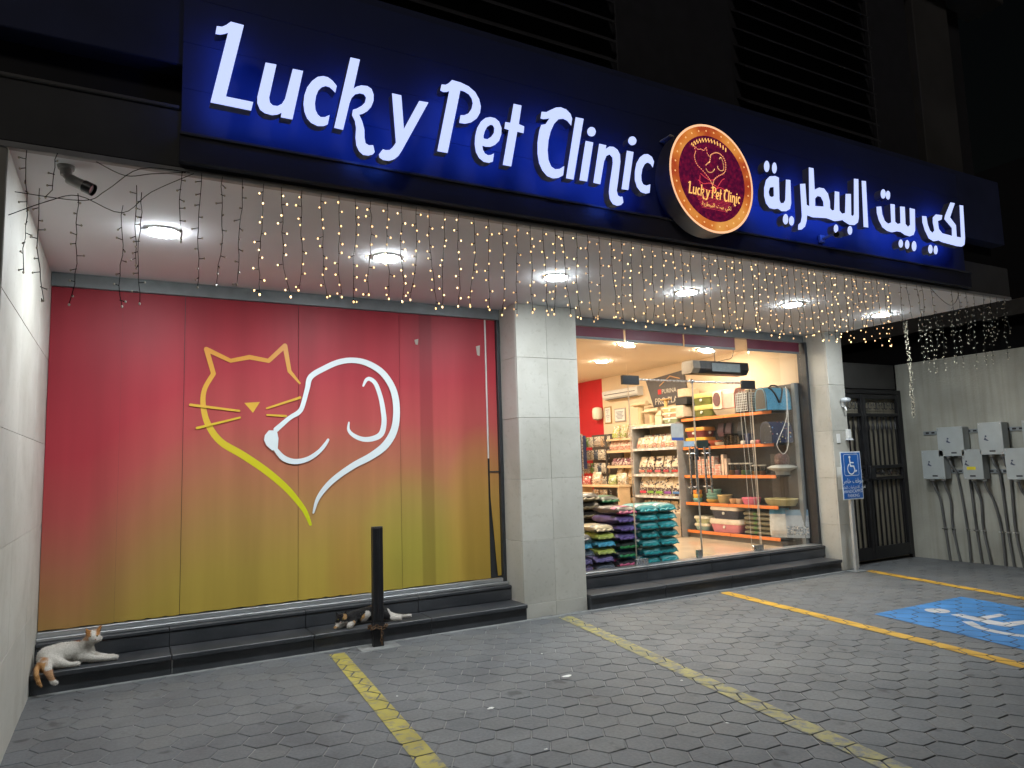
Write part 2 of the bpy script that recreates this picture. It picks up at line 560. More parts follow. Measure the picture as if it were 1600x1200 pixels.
def amber_rim():
    ma, nt, b = nodes_of('amber_rim_light')
    tc = nt.nodes.new('ShaderNodeTexCoord')
    n = nt.nodes.new('ShaderNodeTexNoise')
    n.inputs['Scale'].default_value = 3.2
    n.inputs['Detail'].default_value = 3
    nt.links.new(tc.outputs['Object'], n.inputs['Vector'])
    r = ramp(nt, [(0.38, (0.42, 0.060, 0.020)), (0.50, (0.66, 0.19, 0.035)), (0.64, (0.78, 0.34, 0.075))])
    nt.links.new(n.outputs['Fac'], r.inputs[0])
    nt.links.new(r.outputs[0], b.inputs['Emission Color'])
    b.inputs['Emission Strength'].default_value = 0.95
    b.inputs['Base Color'].default_value = (0.1, 0.03, 0.01, 1)
    return ma
MT['goldlit'] = amber_rim()
# ------------------------------------------------------------------ mesh tools
class MB:
    def __init__(s):
        s.v = []
        s.f = []
        s.smooth = []
    def add(s, verts, faces, smooth=False):
        o = len(s.v)
        s.v += [tuple(p) for p in verts]
        s.f += [tuple(i + o for i in f) for f in faces]
        s.smooth += [smooth] * len(faces)
        return s
    def box(s, x0, x1, y0, y1, z0, z1, ch=0.0):
        if ch <= 0:
            vs_ = [(x, y, z) for z in (z0, z1) for y in (y0, y1) for x in (x0, x1)]
            return s.add(vs_, [(0, 2, 3, 1), (4, 5, 7, 6), (0, 1, 5, 4), (2, 6, 7, 3), (0, 4, 6, 2), (1, 3, 7, 5)])
        bm = bmesh.new()
        bmesh.ops.create_cube(bm, size=1.0)
        for v in bm.verts:
            v.co = Vector(((x0 + x1) / 2 + v.co.x * (x1 - x0), (y0 + y1) / 2 + v.co.y * (y1 - y0), (z0 + z1) / 2 + v.co.z * (z1 - z0)))
        bmesh.ops.bevel(bm, geom=list(bm.edges), offset=ch, segments=1, affect='EDGES')
        bm.verts.index_update()
        s.add([v.co[:] for v in bm.verts], [tuple(v.index for v in f.verts) for f in bm.faces])
        bm.free()
        return s
    def cyl(s, p0, p1, r0, r1=None, seg=12, caps=True, smooth=True):
        r1 = r0 if r1 is None else r1
        p0, p1 = Vector(p0), Vector(p1)
        d = (p1 - p0).normalized()
        a = d.orthogonal().normalized()
        b = d.cross(a)
        ring = lambda p, r: [p + (a * math.cos(2 * math.pi * i / seg) + b * math.sin(2 * math.pi * i / seg)) * r for i in range(seg)]
        s.add(ring(p0, r0) + ring(p1, r1), [(i, (i + 1) % seg, (i + 1) % seg + seg, i + seg) for i in range(seg)], smooth)
        if caps:
            s.add(ring(p0, r0), [tuple(reversed(range(seg)))])
            s.add(ring(p1, r1), [tuple(range(seg))])
        return s
    def tube(s, pts, r, seg=6, smooth=True):
        pts = [Vector(p) for p in pts]
        rs = r if isinstance(r, (list, tuple)) else [r] * len(pts)
        vs_, fs = [], []
        a = None
        for i, p in enumerate(pts):
            d = (pts[min(i + 1, len(pts) - 1)] - pts[max(i - 1, 0)]).normalized()
            if a is None:
                a = d.orthogonal().normalized()
            else:
                a = (a - d * a.dot(d))
                a = a.normalized() if a.length > 1e-6 else d.orthogonal().normalized()
            b = d.cross(a)
            vs_ += [p + (a * math.cos(2 * math.pi * k / seg) + b * math.sin(2 * math.pi * k / seg)) * rs[i] for k in range(seg)]
        for i in range(len(pts) - 1):
            for k in range(seg):
                fs.append((i * seg + k, i * seg + (k + 1) % seg, (i + 1) * seg + (k + 1) % seg, (i + 1) * seg + k))
        n = (len(pts) - 1) * seg
        fs.append(tuple(reversed(range(seg))))
        fs.append(tuple(range(n, n + seg)))
        return s.add(vs_, fs, smooth)
    def lathe(s, prof, c, seg=20, smooth=True, sx=1.0, sy=1.0):
        """prof: (radius, z) pairs round a vertical axis through c"""
        vs_, fs = [], []
        for r, z in prof:
            vs_ += [(c[0] + sx * r * math.cos(2 * math.pi * k / seg), c[1] + sy * r * math.sin(2 * math.pi * k / seg), c[2] + z) for k in range(seg)]
        for i in range(len(prof) - 1):
            for k in range(seg):
                fs.append((i * seg + k, i * seg + (k + 1) % seg, (i + 1) * seg + (k + 1) % seg, (i + 1) * seg + k))
        fs.append(tuple(reversed(range(seg))))
        n = (len(prof) - 1) * seg
        fs.append(tuple(range(n, n + seg)))
        return s.add(vs_, fs, smooth)
    def disc(s, c, axis, r0, r1, seg=32, rx=None):
        """flat ring (r0 may be 0) about c facing axis"""
        d = Vector(axis).normalized()
        a = Vector((0, 0, 1)).cross(d)
        a = a.normalized() if a.length > 1e-4 else Vector((1, 0, 0))
        b = d.cross(a)
        c = Vector(c)
        ring = lambda r: [c + (a * math.cos(2 * math.pi * i / seg) + b * math.sin(2 * math.pi * i / seg)) * r for i in range(seg)]
        if r0 <= 0:
            return s.add(ring(r1), [tuple(range(seg))])
        return s.add(ring(r0) + ring(r1), [(i, i + seg, (i + 1) % seg + seg, (i + 1) % seg) for i in range(seg)])
    def ball(s, c, r, seg=8, rings=6, sz=1.0, sx=1.0, sy=1.0):
        vs_ = [(c[0], c[1], c[2] - r * sz)]
        for i in range(1, rings):
            t = math.pi * i / rings
            for k in range(seg):
                p = 2 * math.pi * k / seg
                vs_.append((c[0] + r * sx * math.sin(t) * math.cos(p), c[1] + r * sy * math.sin(t) * math.sin(p), c[2] - r * sz * math.cos(t)))
        vs_.append((c[0], c[1], c[2] + r * sz))
        fs = [(0, 1 + (k + 1) % seg, 1 + k) for k in range(seg)]
        for i in range(rings - 2):
            for k in range(seg):
                a0 = 1 + i * seg
                fs.append((a0 + k, a0 + (k + 1) % seg, a0 + seg + (k + 1) % seg, a0 + seg + k))
        n = len(vs_) - 1
        a0 = 1 + (rings - 2) * seg
        fs += [(a0 + k, a0 + (k + 1) % seg, n) for k in range(seg)]
        return s.add(vs_, fs, True)
    def loft(s, rings, smooth=True, caps=True):
        """rings: lists of equal length"""
        n = len(rings[0])
        vs_ = [p for r in rings for p in r]
        fs = []
        for i in range(len(rings) - 1):
            for k in range(n):
                fs.append((i * n + k, i * n + (k + 1) % n, (i + 1) * n + (k + 1) % n, (i + 1) * n + k))
        if caps:
            fs.append(tuple(reversed(range(n))))
            fs.append(tuple(range((len(rings) - 1) * n, len(rings) * n)))
        return s.add(vs_, fs, smooth)
    def xform(s, fn):
        s.v = [tuple(fn(Vector(p))) for p in s.v]
        return s
    def mesh(s, name, mat, origin=(0, 0, 0), smooth_angle=0.7):
        me = bpy.data.meshes.new(name)
        ox, oy, oz = origin
        me.from_pydata([(x - ox, y - oy, z - oz) for x, y, z in s.v], [], s.f)
        me.polygons.foreach_set('use_smooth', s.smooth)
        if any(s.smooth):
            me.set_sharp_from_angle(angle=smooth_angle)
        me.materials.append(mat)
        me.update()
        return me

ORG = {}
def link(name, data, parent=None, loc=(0, 0, 0), rz=0.0):
    o = bpy.data.objects.new(name, data)
    COL.objects.link(o)
    o.location = loc
    if rz:
        o.rotation_euler = (0, 0, rz)
    if parent is not None:
        o.parent = parent
    return o

def tag(o, label=None, cat=None, group=None, kind=None):
    if label: o['label'] = label
    if cat: o['category'] = cat
    if group: o['group'] = group
    if kind: o['kind'] = kind
    return o

def T(name, label, cat, loc, group=None):
    """an Empty at a thing's base; its parts are children"""
    o = link(name, None, None, loc)
    o.empty_display_size = 0.1
    ORG[o.name] = tuple(loc)
    return tag(o, label, cat, group)

def P(name, mb, mat, parent, kind=None, label=None):
    """a part whose shape is given in world coordinates"""
    org = ORG[parent.name]
    me = mb.mesh(name, MT[mat] if isinstance(mat, str) else mat, org)
    o = link(name, me, parent)
    ORG[o.name] = org
    if kind: o['kind'] = kind
    if label: o['label'] = label
    return o

def ONE(name, mb, mat, loc, label=None, cat=None, group=None, kind=None):
    """a thing that is one mesh, shape in world coordinates"""
    me = mb.mesh(name, MT[mat] if isinstance(mat, str) else mat, loc)
    o = link(name, me, None, loc)
    ORG[o.name] = tuple(loc)
    return tag(o, label, cat, group, kind)

class Kit:
    """meshes in local coordinates that are placed again and again"""
    def __init__(s):
        s.parts = []
    def part(s, name, mb, mat, sub=None):
        s.parts.append((name, mb.mesh(name, MT[mat] if isinstance(mat, str) else mat), sub))
        return s
    def place(s, name, label, cat, loc, rz=0.0, group=None, scale=(1, 1, 1)):
        root = link(name, None, None, loc, rz)
        root.scale = scale
        root.empty_display_size = 0.1
        tag(root, label, cat, group)
        made = {}
        for nm, me, sub in s.parts:
            made[nm] = link(nm, me, made[sub] if sub else root)
        return root

def poly_prism(loops, y0=0, y1=0):
    """filled outline(s) in XZ (holes and islands allowed) -> (verts2d, triangles)"""
    def inside(p, lp):
        c = False
        for k in range(len(lp)):
            (xa, za), (xb, zb_) = lp[k], lp[k - 1]
            if (za > p[1]) != (zb_ > p[1]) and p[0] < (xb - xa) * (p[1] - za) / (zb_ - za) + xa:
                c = not c
        return c
    holes = [lp for k, lp in enumerate(loops) if any(inside(lp[0], o_) for j, o_ in enumerate(loops) if j != k)]
    solids = [lp for lp in loops if lp not in holes]
    v, f = [], []
    for lp in solids:
        mine = [lp] + [h_ for h_ in holes if inside(h_[0], lp)]
        o_ = len(v)
        tri = tessellate_polygon([[Vector((p[0], p[1], 0)) for p in l] for l in mine])
        for l in mine:
            v += [(p[0], p[1]) for p in l]
        f += [tuple(i + o_ for i in t) for t in tri]
    return v, f

_tx = {}
def text2d(body, size=1.0, align='CENTER', spacing=1.0):
    if (body, size, align, spacing) in _tx:
        return _tx[(body, size, align, spacing)]
    cu = bpy.data.curves.new('text', 'FONT')
    cu.body = body
    cu.size = size
    cu.align_x = align
    cu.space_character = spacing
    cu.resolution_u = 3
    ob = bpy.data.objects.new('text', cu)
    COL.objects.link(ob)
    dg = bpy.context.evaluated_depsgraph_get()
    me = bpy.data.meshes.new_from_object(ob.evaluated_get(dg))
    v = [(p.co.x, p.co.y) for p in me.vertices]
    f = [tuple(p.vertices) for p in me.polygons]
    bpy.data.objects.remove(ob)
    bpy.data.curves.remove(cu)
    bpy.data.meshes.remove(me)
    _tx[(body, size, align, spacing)] = (v, f)
    return v, f

def smooth_path(pts, n=6):
    out = []
    P_ = [pts[0]] + list(pts) + [pts[-1]]
    for i in range(1, len(P_) - 2):
        p0, p1, p2, p3 = P_[i - 1], P_[i], P_[i + 1], P_[i + 2]
        for k in range(n):
            t = k / n
            out.append(tuple(0.5 * (2 * b + (c - a) * t + (2 * a - 5 * b + 4 * c - d) * t * t + (3 * b - a - 3 * c + d) * t ** 3) for a, b, c, d in zip(p0, p1, p2, p3)))
    out.append(tuple(pts[-1]))
    return out

def ribbon(pts, y, corners=()):
    """flat band in the XZ plane at depth y; pts are (x, z, width)"""
    vs_, fs = [], []
    n = len(pts)
    for i, (x, z, w) in enumerate(pts):
        a, b = pts[max(0, i - 1)], pts[min(n - 1, i + 1)]
        dx, dz = b[0] - a[0], b[1] - a[1]
        l = math.hypot(dx, dz) or 1
        nx, nz = -dz / l, dx / l
        vs_ += [(x + nx * w / 2, y, z + nz * w / 2), (x - nx * w / 2, y, z - nz * w / 2)]
    for i in range(n - 1):
        fs.append((2 * i, 2 * i + 1, 2 * i + 3, 2 * i + 2))
    mb = MB().add(vs_, fs)
    for (x, z, w), i in ((pts[0], 0), (pts[-1], n - 1)):
        mb.add([(x + w / 2 * math.cos(t), y + 0.0004, z + w / 2 * math.sin(t)) for t in [k * math.pi / 6 for k in range(12)]], [tuple(range(12))])
    return mb

def clip_poly(poly, hexa):
    """Sutherland-Hodgman: poly (any) inside convex counter-clockwise hexa"""
    out = poly
    for i in range(len(hexa)):
        a, b = hexa[i], hexa[(i + 1) % len(hexa)]
        inp, out = out, []
        if not inp:
            return []
        side = lambda p: (b[0] - a[0]) * (p[1] - a[1]) - (b[1] - a[1]) * (p[0] - a[0])
        for k in range(len(inp)):
            p, q = inp[k], inp[(k + 1) % len(inp)]
            sp_, sq = side(p), side(q)
            if sp_ >= 0:
                out.append(p)
            if (sp_ > 0) != (sq > 0) and abs(sp_ - sq) > 1e-12:
                t = sp_ / (sp_ - sq)
                out.append((p[0] + (q[0] - p[0]) * t, p[1] + (q[1] - p[1]) * t))
    return out

def cam_px(p):
    d = (p[0], p[1], p[2] - CAM_H)
    c = [sum(CR[r][k] * d[k] for k in range(3)) for r in range(3)]
    if c[2] < 0.05:
        return None
    return 800 + FPX * c[0] / c[2], 600 + FPX * c[1] / c[2]

def nth(n):
    w = ['first', 'second', 'third', 'fourth', 'fifth', 'sixth', 'seventh', 'eighth', 'ninth', 'tenth', 'eleventh', 'twelfth']
    if n <= 12:
        return w[n - 1]
    return '%d%s' % (n, 'th' if n % 100 in (11, 12, 13) else {1: 'st', 2: 'nd', 3: 'rd'}.get(n % 10, 'th'))
# the written texts, outlined once
AR_BADGE = '\ufe94\ufef3\ufead\ufec4\ufef4\ufe92\ufedf\ufe8d \ufe96\ufef4\ufe91 \ufef2\ufedc\ufedf'
AR_BAY = '\ufeb9\ufe8e\ufea7 \ufed2\ufed7\ufeee\ufee3'
AR_NEEDS = '\ufe94\ufebb\ufe8e\ufea8\ufedf\ufe8d \ufe95\ufe8e\ufe9f\ufe8e\ufef4\ufe98\ufea3\ufefb\ufe8d \ufef1\ufeed\ufeac\ufedf'
for q in ((AR_BADGE, 0.044), (AR_BAY, 0.085), (AR_NEEDS, 0.056), ('HANDICAPPED', 0.055), ('PARKING', 0.055), ('PURINA', 0.105, 'LEFT', 1.0), ('PRO PLAN', 0.155, 'LEFT', 0.95)):
    text2d(*q)

# ------------------------------------------------------------------ outlines of the lettering and the logo (metres, x and height)
TR = {"EN":{"L":[[[0.383,3.839],[0.409,3.843],[0.43,3.859],[0.452,3.884],[0.518,3.883],[0.433,3.459],[0.569,3.459],[0.559,3.408],[0.358,3.409],[0.439,3.817],[0.419,3.804],[0.399,3.795],[0.377,3.793]]],"u":[[[0.631,3.699],[0.688,3.702],[0.651,3.503],[0.655,3.476],[0.67,3.463],[0.695,3.465],[0.718,3.483],[0.734,3.515],[0.775,3.699],[0.831,3.701],[0.774,3.405],[0.712,3.404],[0.716,3.431],[0.695,3.416],[0.666,3.406],[0.629,3.409],[0.604,3.424],[0.59,3.457],[0.59,3.493]]],"c":[[[1.019,3.658],[0.996,3.683],[0.969,3.698],[0.942,3.698],[0.911,3.686],[0.88,3.654],[0.853,3.61],[0.838,3.56],[0.833,3.507],[0.839,3.462],[0.853,3.428],[0.875,3.407],[0.911,3.396],[0.942,3.402],[0.967,3.417],[0.978,3.476],[0.951,3.457],[0.928,3.452],[0.911,3.464],[0.899,3.489],[0.896,3.526],[0.902,3.57],[0.915,3.606],[0.933,3.629],[0.956,3.642],[0.978,3.64],[0.996,3.628],[1.01,3.614]]],"k":[[[1.099,3.851],[1.155,3.852],[1.116,3.665],[1.135,3.682],[1.163,3.696],[1.197,3.7],[1.222,3.689],[1.235,3.657],[1.234,3.618],[1.219,3.577],[1.195,3.545],[1.167,3.523],[1.148,3.514],[1.166,3.476],[1.178,3.43],[1.178,3.382],[1.184,3.35],[1.203,3.341],[1.229,3.347],[1.238,3.307],[1.226,3.29],[1.198,3.278],[1.169,3.277],[1.146,3.294],[1.13,3.325],[1.125,3.371],[1.129,3.43],[1.122,3.472],[1.106,3.502],[1.111,3.536],[1.134,3.548],[1.162,3.57],[1.183,3.596],[1.189,3.627],[1.177,3.644],[1.153,3.645],[1.125,3.632],[1.104,3.605],[1.092,3.571],[1.054,3.403],[1.003,3.405]]],"y":[[[1.347,3.691],[1.405,3.691],[1.418,3.485],[1.518,3.682],[1.578,3.686],[1.401,3.343],[1.381,3.31],[1.356,3.286],[1.322,3.269],[1.288,3.268],[1.266,3.279],[1.262,3.297],[1.287,3.334],[1.303,3.331],[1.328,3.337],[1.347,3.357],[1.367,3.389]]],"P":[[[1.667,3.823],[1.694,3.827],[1.715,3.842],[1.738,3.869],[1.797,3.867],[1.852,3.854],[1.896,3.827],[1.923,3.786],[1.933,3.74],[1.926,3.696],[1.902,3.654],[1.862,3.619],[1.818,3.601],[1.78,3.599],[1.79,3.651],[1.816,3.656],[1.845,3.675],[1.868,3.71],[1.877,3.749],[1.87,3.779],[1.851,3.801],[1.82,3.813],[1.793,3.814],[1.697,3.388],[1.629,3.387],[1.717,3.791],[1.698,3.781],[1.676,3.776],[1.657,3.782]]],"e":[[[2.017,3.447],[2.007,3.39],[1.978,3.377],[1.944,3.377],[1.911,3.396],[1.89,3.431],[1.883,3.482],[1.888,3.535],[1.903,3.591],[1.93,3.639],[1.964,3.671],[1.999,3.684],[2.033,3.684],[2.061,3.667],[2.077,3.627],[2.074,3.584],[2.057,3.538],[2.027,3.505],[1.993,3.485],[1.959,3.479],[1.936,3.482],[1.939,3.456],[1.952,3.435],[1.974,3.426],[1.997,3.433]],[[1.947,3.531],[1.972,3.531],[2.001,3.553],[2.021,3.583],[2.025,3.616],[2.014,3.633],[1.997,3.632],[1.974,3.614],[1.956,3.581],[1.946,3.547]]],"t":[[[2.172,3.812],[2.231,3.813],[2.206,3.681],[2.246,3.673],[2.239,3.625],[2.192,3.626],[2.139,3.382],[2.078,3.382],[2.13,3.625],[2.098,3.628],[2.106,3.674],[2.143,3.676]]],"C":[[[2.383,3.804],[2.421,3.81],[2.46,3.836],[2.498,3.859],[2.537,3.87],[2.582,3.863],[2.613,3.841],[2.626,3.81],[2.615,3.756],[2.584,3.784],[2.553,3.792],[2.514,3.78],[2.477,3.738],[2.449,3.682],[2.429,3.617],[2.419,3.543],[2.423,3.478],[2.442,3.437],[2.473,3.423],[2.508,3.432],[2.546,3.459],[2.534,3.392],[2.495,3.367],[2.451,3.356],[2.408,3.365],[2.372,3.397],[2.35,3.442],[2.34,3.506],[2.343,3.583],[2.359,3.664],[2.376,3.711],[2.411,3.724],[2.444,3.771],[2.419,3.762],[2.394,3.755],[2.373,3.755]]],"l":[[[2.655,3.825],[2.721,3.828],[2.616,3.375],[2.556,3.376]]],"i":[[[2.729,3.671],[2.793,3.672],[2.727,3.381],[2.664,3.38]],[[2.819,3.755],[2.814,3.739],[2.804,3.725],[2.789,3.715],[2.772,3.712],[2.758,3.715],[2.749,3.725],[2.746,3.74],[2.75,3.756],[2.761,3.77],[2.776,3.78],[2.792,3.783],[2.807,3.78],[2.816,3.769]]],"n":[[[2.843,3.673],[2.904,3.673],[2.896,3.646],[2.931,3.67],[2.966,3.674],[3.0,3.66],[3.019,3.629],[3.02,3.576],[2.989,3.419],[2.975,3.359],[2.983,3.325],[3.001,3.317],[3.022,3.322],[3.028,3.28],[3.004,3.257],[2.969,3.247],[2.935,3.255],[2.912,3.286],[2.906,3.336],[2.919,3.407],[2.952,3.552],[2.952,3.593],[2.928,3.611],[2.9,3.595],[2.877,3.55],[2.836,3.38],[2.778,3.381]]],"i2":[[[3.082,3.668],[3.142,3.67],[3.077,3.378],[3.018,3.375]],[[3.174,3.759],[3.169,3.744],[3.158,3.73],[3.142,3.721],[3.125,3.717],[3.111,3.721],[3.101,3.731],[3.098,3.744],[3.103,3.76],[3.114,3.774],[3.13,3.783],[3.146,3.787],[3.161,3.783],[3.171,3.773]]],"c2":[[[3.326,3.632],[3.311,3.584],[3.291,3.608],[3.266,3.615],[3.239,3.598],[3.214,3.558],[3.201,3.508],[3.201,3.467],[3.214,3.443],[3.243,3.438],[3.28,3.454],[3.269,3.389],[3.231,3.376],[3.188,3.382],[3.157,3.412],[3.14,3.462],[3.145,3.528],[3.163,3.59],[3.198,3.642],[3.236,3.67],[3.273,3.679],[3.309,3.665]]]},"AR":{"alef":[[[5.706,3.891],[5.767,3.898],[5.742,3.467],[5.677,3.464]]],"beitar":[[[5.6,3.892],[5.662,3.898],[5.622,3.541],[5.603,3.494],[5.551,3.463],[5.485,3.457],[5.434,3.471],[5.394,3.487],[5.339,3.472],[5.286,3.462],[5.235,3.469],[5.185,3.474],[5.093,3.465],[5.012,3.456],[4.942,3.464],[4.932,3.415],[4.907,3.364],[4.86,3.33],[4.817,3.323],[4.826,3.367],[4.857,3.391],[4.877,3.448],[4.885,3.724],[4.951,3.738],[4.948,3.555],[4.979,3.548],[5.012,3.891],[5.072,3.893],[5.064,3.705],[5.124,3.733],[5.185,3.735],[5.232,3.697],[5.249,3.629],[5.244,3.571],[5.266,3.553],[5.296,3.562],[5.324,3.733],[5.383,3.735],[5.366,3.568],[5.395,3.544],[5.438,3.555],[5.467,3.732],[5.54,3.743],[5.519,3.548],[5.54,3.543],[5.557,3.56]],[[5.061,3.628],[5.095,3.654],[5.135,3.653],[5.161,3.615],[5.162,3.573],[5.135,3.569],[5.054,3.56]]],"ba_dot":[[[5.516,3.411],[5.51,3.393],[5.499,3.377],[5.485,3.368],[5.471,3.366],[5.459,3.372],[5.452,3.385],[5.451,3.402],[5.456,3.42],[5.467,3.435],[5.481,3.445],[5.496,3.447],[5.508,3.441],[5.515,3.428]]],"ya_dot":[[[5.329,3.403],[5.324,3.386],[5.314,3.372],[5.301,3.363],[5.288,3.361],[5.277,3.367],[5.27,3.379],[5.27,3.395],[5.274,3.411],[5.284,3.425],[5.297,3.434],[5.31,3.436],[5.321,3.43],[5.328,3.418]]],"ya_ta":[[[4.717,3.734],[4.771,3.739],[4.759,3.539],[4.74,3.489],[4.693,3.462],[4.636,3.454],[4.595,3.47],[4.554,3.459],[4.499,3.46],[4.462,3.494],[4.446,3.551],[4.453,3.619],[4.482,3.69],[4.526,3.728],[4.592,3.743],[4.634,3.736],[4.622,3.545],[4.634,3.52],[4.669,3.528],[4.69,3.556]],[[4.501,3.593],[4.52,3.634],[4.564,3.646],[4.559,3.569],[4.536,3.556],[4.509,3.561]]],"ta_dot1":[[[4.533,3.813],[4.527,3.791],[4.517,3.772],[4.503,3.761],[4.489,3.758],[4.477,3.765],[4.47,3.781],[4.469,3.802],[4.474,3.823],[4.485,3.842],[4.499,3.854],[4.513,3.857],[4.525,3.849],[4.532,3.834]]],"ta_dot2":[[[4.618,3.815],[4.613,3.793],[4.603,3.775],[4.591,3.764],[4.578,3.762],[4.568,3.769],[4.562,3.784],[4.561,3.805],[4.566,3.826],[4.576,3.844],[4.588,3.856],[4.601,3.858],[4.611,3.851],[4.617,3.835]]],"y_dot1":[[[4.709,3.397],[4.704,3.377],[4.693,3.36],[4.679,3.35],[4.665,3.348],[4.653,3.355],[4.645,3.369],[4.644,3.388],[4.65,3.408],[4.66,3.425],[4.674,3.435],[4.689,3.437],[4.701,3.431],[4.708,3.416]]],"y_dot2":[[[4.777,3.393],[4.772,3.375],[4.762,3.359],[4.749,3.35],[4.735,3.348],[4.723,3.354],[4.716,3.367],[4.715,3.384],[4.72,3.403],[4.73,3.418],[4.744,3.428],[4.757,3.43],[4.769,3.424],[4.776,3.411]]],"bayt":[[[6.384,3.742],[6.466,3.742],[6.439,3.534],[6.407,3.487],[6.342,3.464],[6.27,3.469],[6.213,3.489],[6.154,3.488],[6.08,3.468],[6.011,3.472],[5.945,3.498],[5.901,3.558],[5.883,3.622],[5.886,3.679],[5.957,3.693],[5.962,3.619],[5.989,3.563],[6.032,3.542],[6.082,3.561],[6.095,3.737],[6.16,3.742],[6.143,3.577],[6.176,3.559],[6.221,3.573],[6.238,3.735],[6.311,3.742],[6.298,3.576],[6.331,3.553],[6.367,3.578]]],"t_dot1":[[[6.04,3.823],[6.033,3.802],[6.02,3.785],[6.004,3.773],[5.987,3.771],[5.973,3.777],[5.965,3.792],[5.964,3.811],[5.971,3.832],[5.983,3.849],[6.0,3.861],[6.017,3.864],[6.031,3.857],[6.039,3.843]]],"t_dot2":[[[6.105,3.821],[6.099,3.802],[6.088,3.785],[6.073,3.775],[6.058,3.773],[6.046,3.779],[6.039,3.792],[6.038,3.811],[6.044,3.83],[6.056,3.847],[6.07,3.857],[6.085,3.86],[6.098,3.853],[6.105,3.84]]],"b_dot1":[[[6.231,3.382],[6.225,3.364],[6.213,3.349],[6.198,3.34],[6.183,3.338],[6.171,3.344],[6.164,3.357],[6.163,3.374],[6.169,3.391],[6.18,3.406],[6.195,3.416],[6.21,3.418],[6.222,3.412],[6.23,3.399]]],"b_dot2":[[[6.328,3.385],[6.321,3.366],[6.309,3.349],[6.294,3.339],[6.279,3.338],[6.266,3.344],[6.259,3.358],[6.259,3.376],[6.265,3.396],[6.277,3.412],[6.292,3.422],[6.307,3.424],[6.32,3.417],[6.327,3.403]]],"b_dot3":[[[6.435,3.383],[6.428,3.361],[6.415,3.342],[6.398,3.331],[6.381,3.329],[6.368,3.337],[6.36,3.353],[6.36,3.374],[6.367,3.396],[6.38,3.414],[6.396,3.426],[6.413,3.428],[6.427,3.42],[6.434,3.404]]],"laki":[[[7.222,3.897],[7.286,3.902],[7.259,3.562],[7.236,3.494],[7.182,3.468],[7.1,3.464],[6.861,3.473],[6.798,3.484],[6.717,3.464],[6.644,3.483],[6.592,3.554],[6.566,3.628],[6.57,3.692],[6.64,3.698],[6.648,3.624],[6.675,3.565],[6.713,3.547],[6.748,3.575],[6.735,3.652],[6.743,3.701],[6.796,3.74],[6.907,3.748],[6.886,3.702],[6.822,3.677],[6.825,3.601],[6.876,3.564],[7.035,3.559],[7.046,3.639],[6.933,3.712],[6.95,3.749],[7.067,3.901],[7.143,3.904],[7.035,3.745],[7.123,3.677],[7.116,3.56],[7.188,3.562]]],"k_dot1":[[[6.689,3.384],[6.682,3.365],[6.669,3.348],[6.653,3.338],[6.637,3.336],[6.624,3.343],[6.617,3.357],[6.616,3.376],[6.623,3.395],[6.635,3.412],[6.651,3.422],[6.667,3.424],[6.681,3.417],[6.688,3.403]]],"k_dot2":[[[6.771,3.386],[6.765,3.367],[6.753,3.35],[6.738,3.34],[6.722,3.338],[6.71,3.345],[6.703,3.359],[6.703,3.378],[6.71,3.398],[6.722,3.415],[6.737,3.425],[6.752,3.427],[6.764,3.42],[6.771,3.405]]]},"CAT":[[1.395,2.271,0.017],[1.303,2.38,0.035],[1.263,2.607,0.042],[1.123,2.464,0.036],[0.962,2.49,0.04],[0.807,2.451,0.034],[0.612,2.543,0.04],[0.671,2.334,0.038],[0.604,2.202,0.038],[0.594,2.066,0.042],[0.634,1.904,0.05],[0.736,1.754,0.056],[0.917,1.635,0.06],[1.103,1.499,0.059],[1.265,1.354,0.055],[1.376,1.223,0.047],[1.445,1.121,0.039],[1.49,1.009,0.025]],"DOG":[[1.513,1.11,0.017],[1.558,1.242,0.037],[1.674,1.379,0.05],[1.866,1.511,0.057],[2.049,1.602,0.065],[2.19,1.704,0.073],[2.28,1.855,0.071],[2.303,2.055,0.068],[2.269,2.24,0.065],[2.167,2.391,0.061],[2.026,2.475,0.056],[1.888,2.5,0.052],[1.752,2.479,0.051],[1.618,2.417,0.05],[1.49,2.332,0.049],[1.459,2.221,0.043],[1.416,2.061,0.04],[1.381,2.006,0.042],[1.305,1.957,0.039],[1.189,1.854,0.046]],"MOUTH":[[1.182,1.685,0.035],[1.251,1.604,0.049],[1.347,1.569,0.047],[1.459,1.587,0.042],[1.559,1.649,0.037],[1.617,1.713,0.032],[1.646,1.759,0.023]],"EAR":[[1.981,2.263,0.019],[2.009,2.317,0.031],[2.048,2.329,0.038],[2.103,2.282,0.041],[2.148,2.16,0.044],[2.171,2.038,0.048],[2.18,1.917,0.051],[2.152,1.811,0.054],[2.074,1.766,0.05],[1.974,1.76,0.043],[1.883,1.798,0.036],[1.838,1.85,0.027],[1.842,1.917,0.015]],"WH":[[[0.495,2.065,0.022],[0.881,2.017,0.018]],[[0.55,1.87,0.022],[0.888,1.959,0.016]],[[1.11,2.041,0.016],[1.395,2.14,0.023]],[[1.113,1.982,0.016],[1.274,1.974,0.019]]],"NOSE":[[0.923,2.087],[1.052,2.097],[0.995,2.001]],"DNOSE":[[1.127,1.847],[1.094,1.805],[1.087,1.763],[1.108,1.714],[1.155,1.671],[1.203,1.678],[1.209,1.776],[1.195,1.846]]}
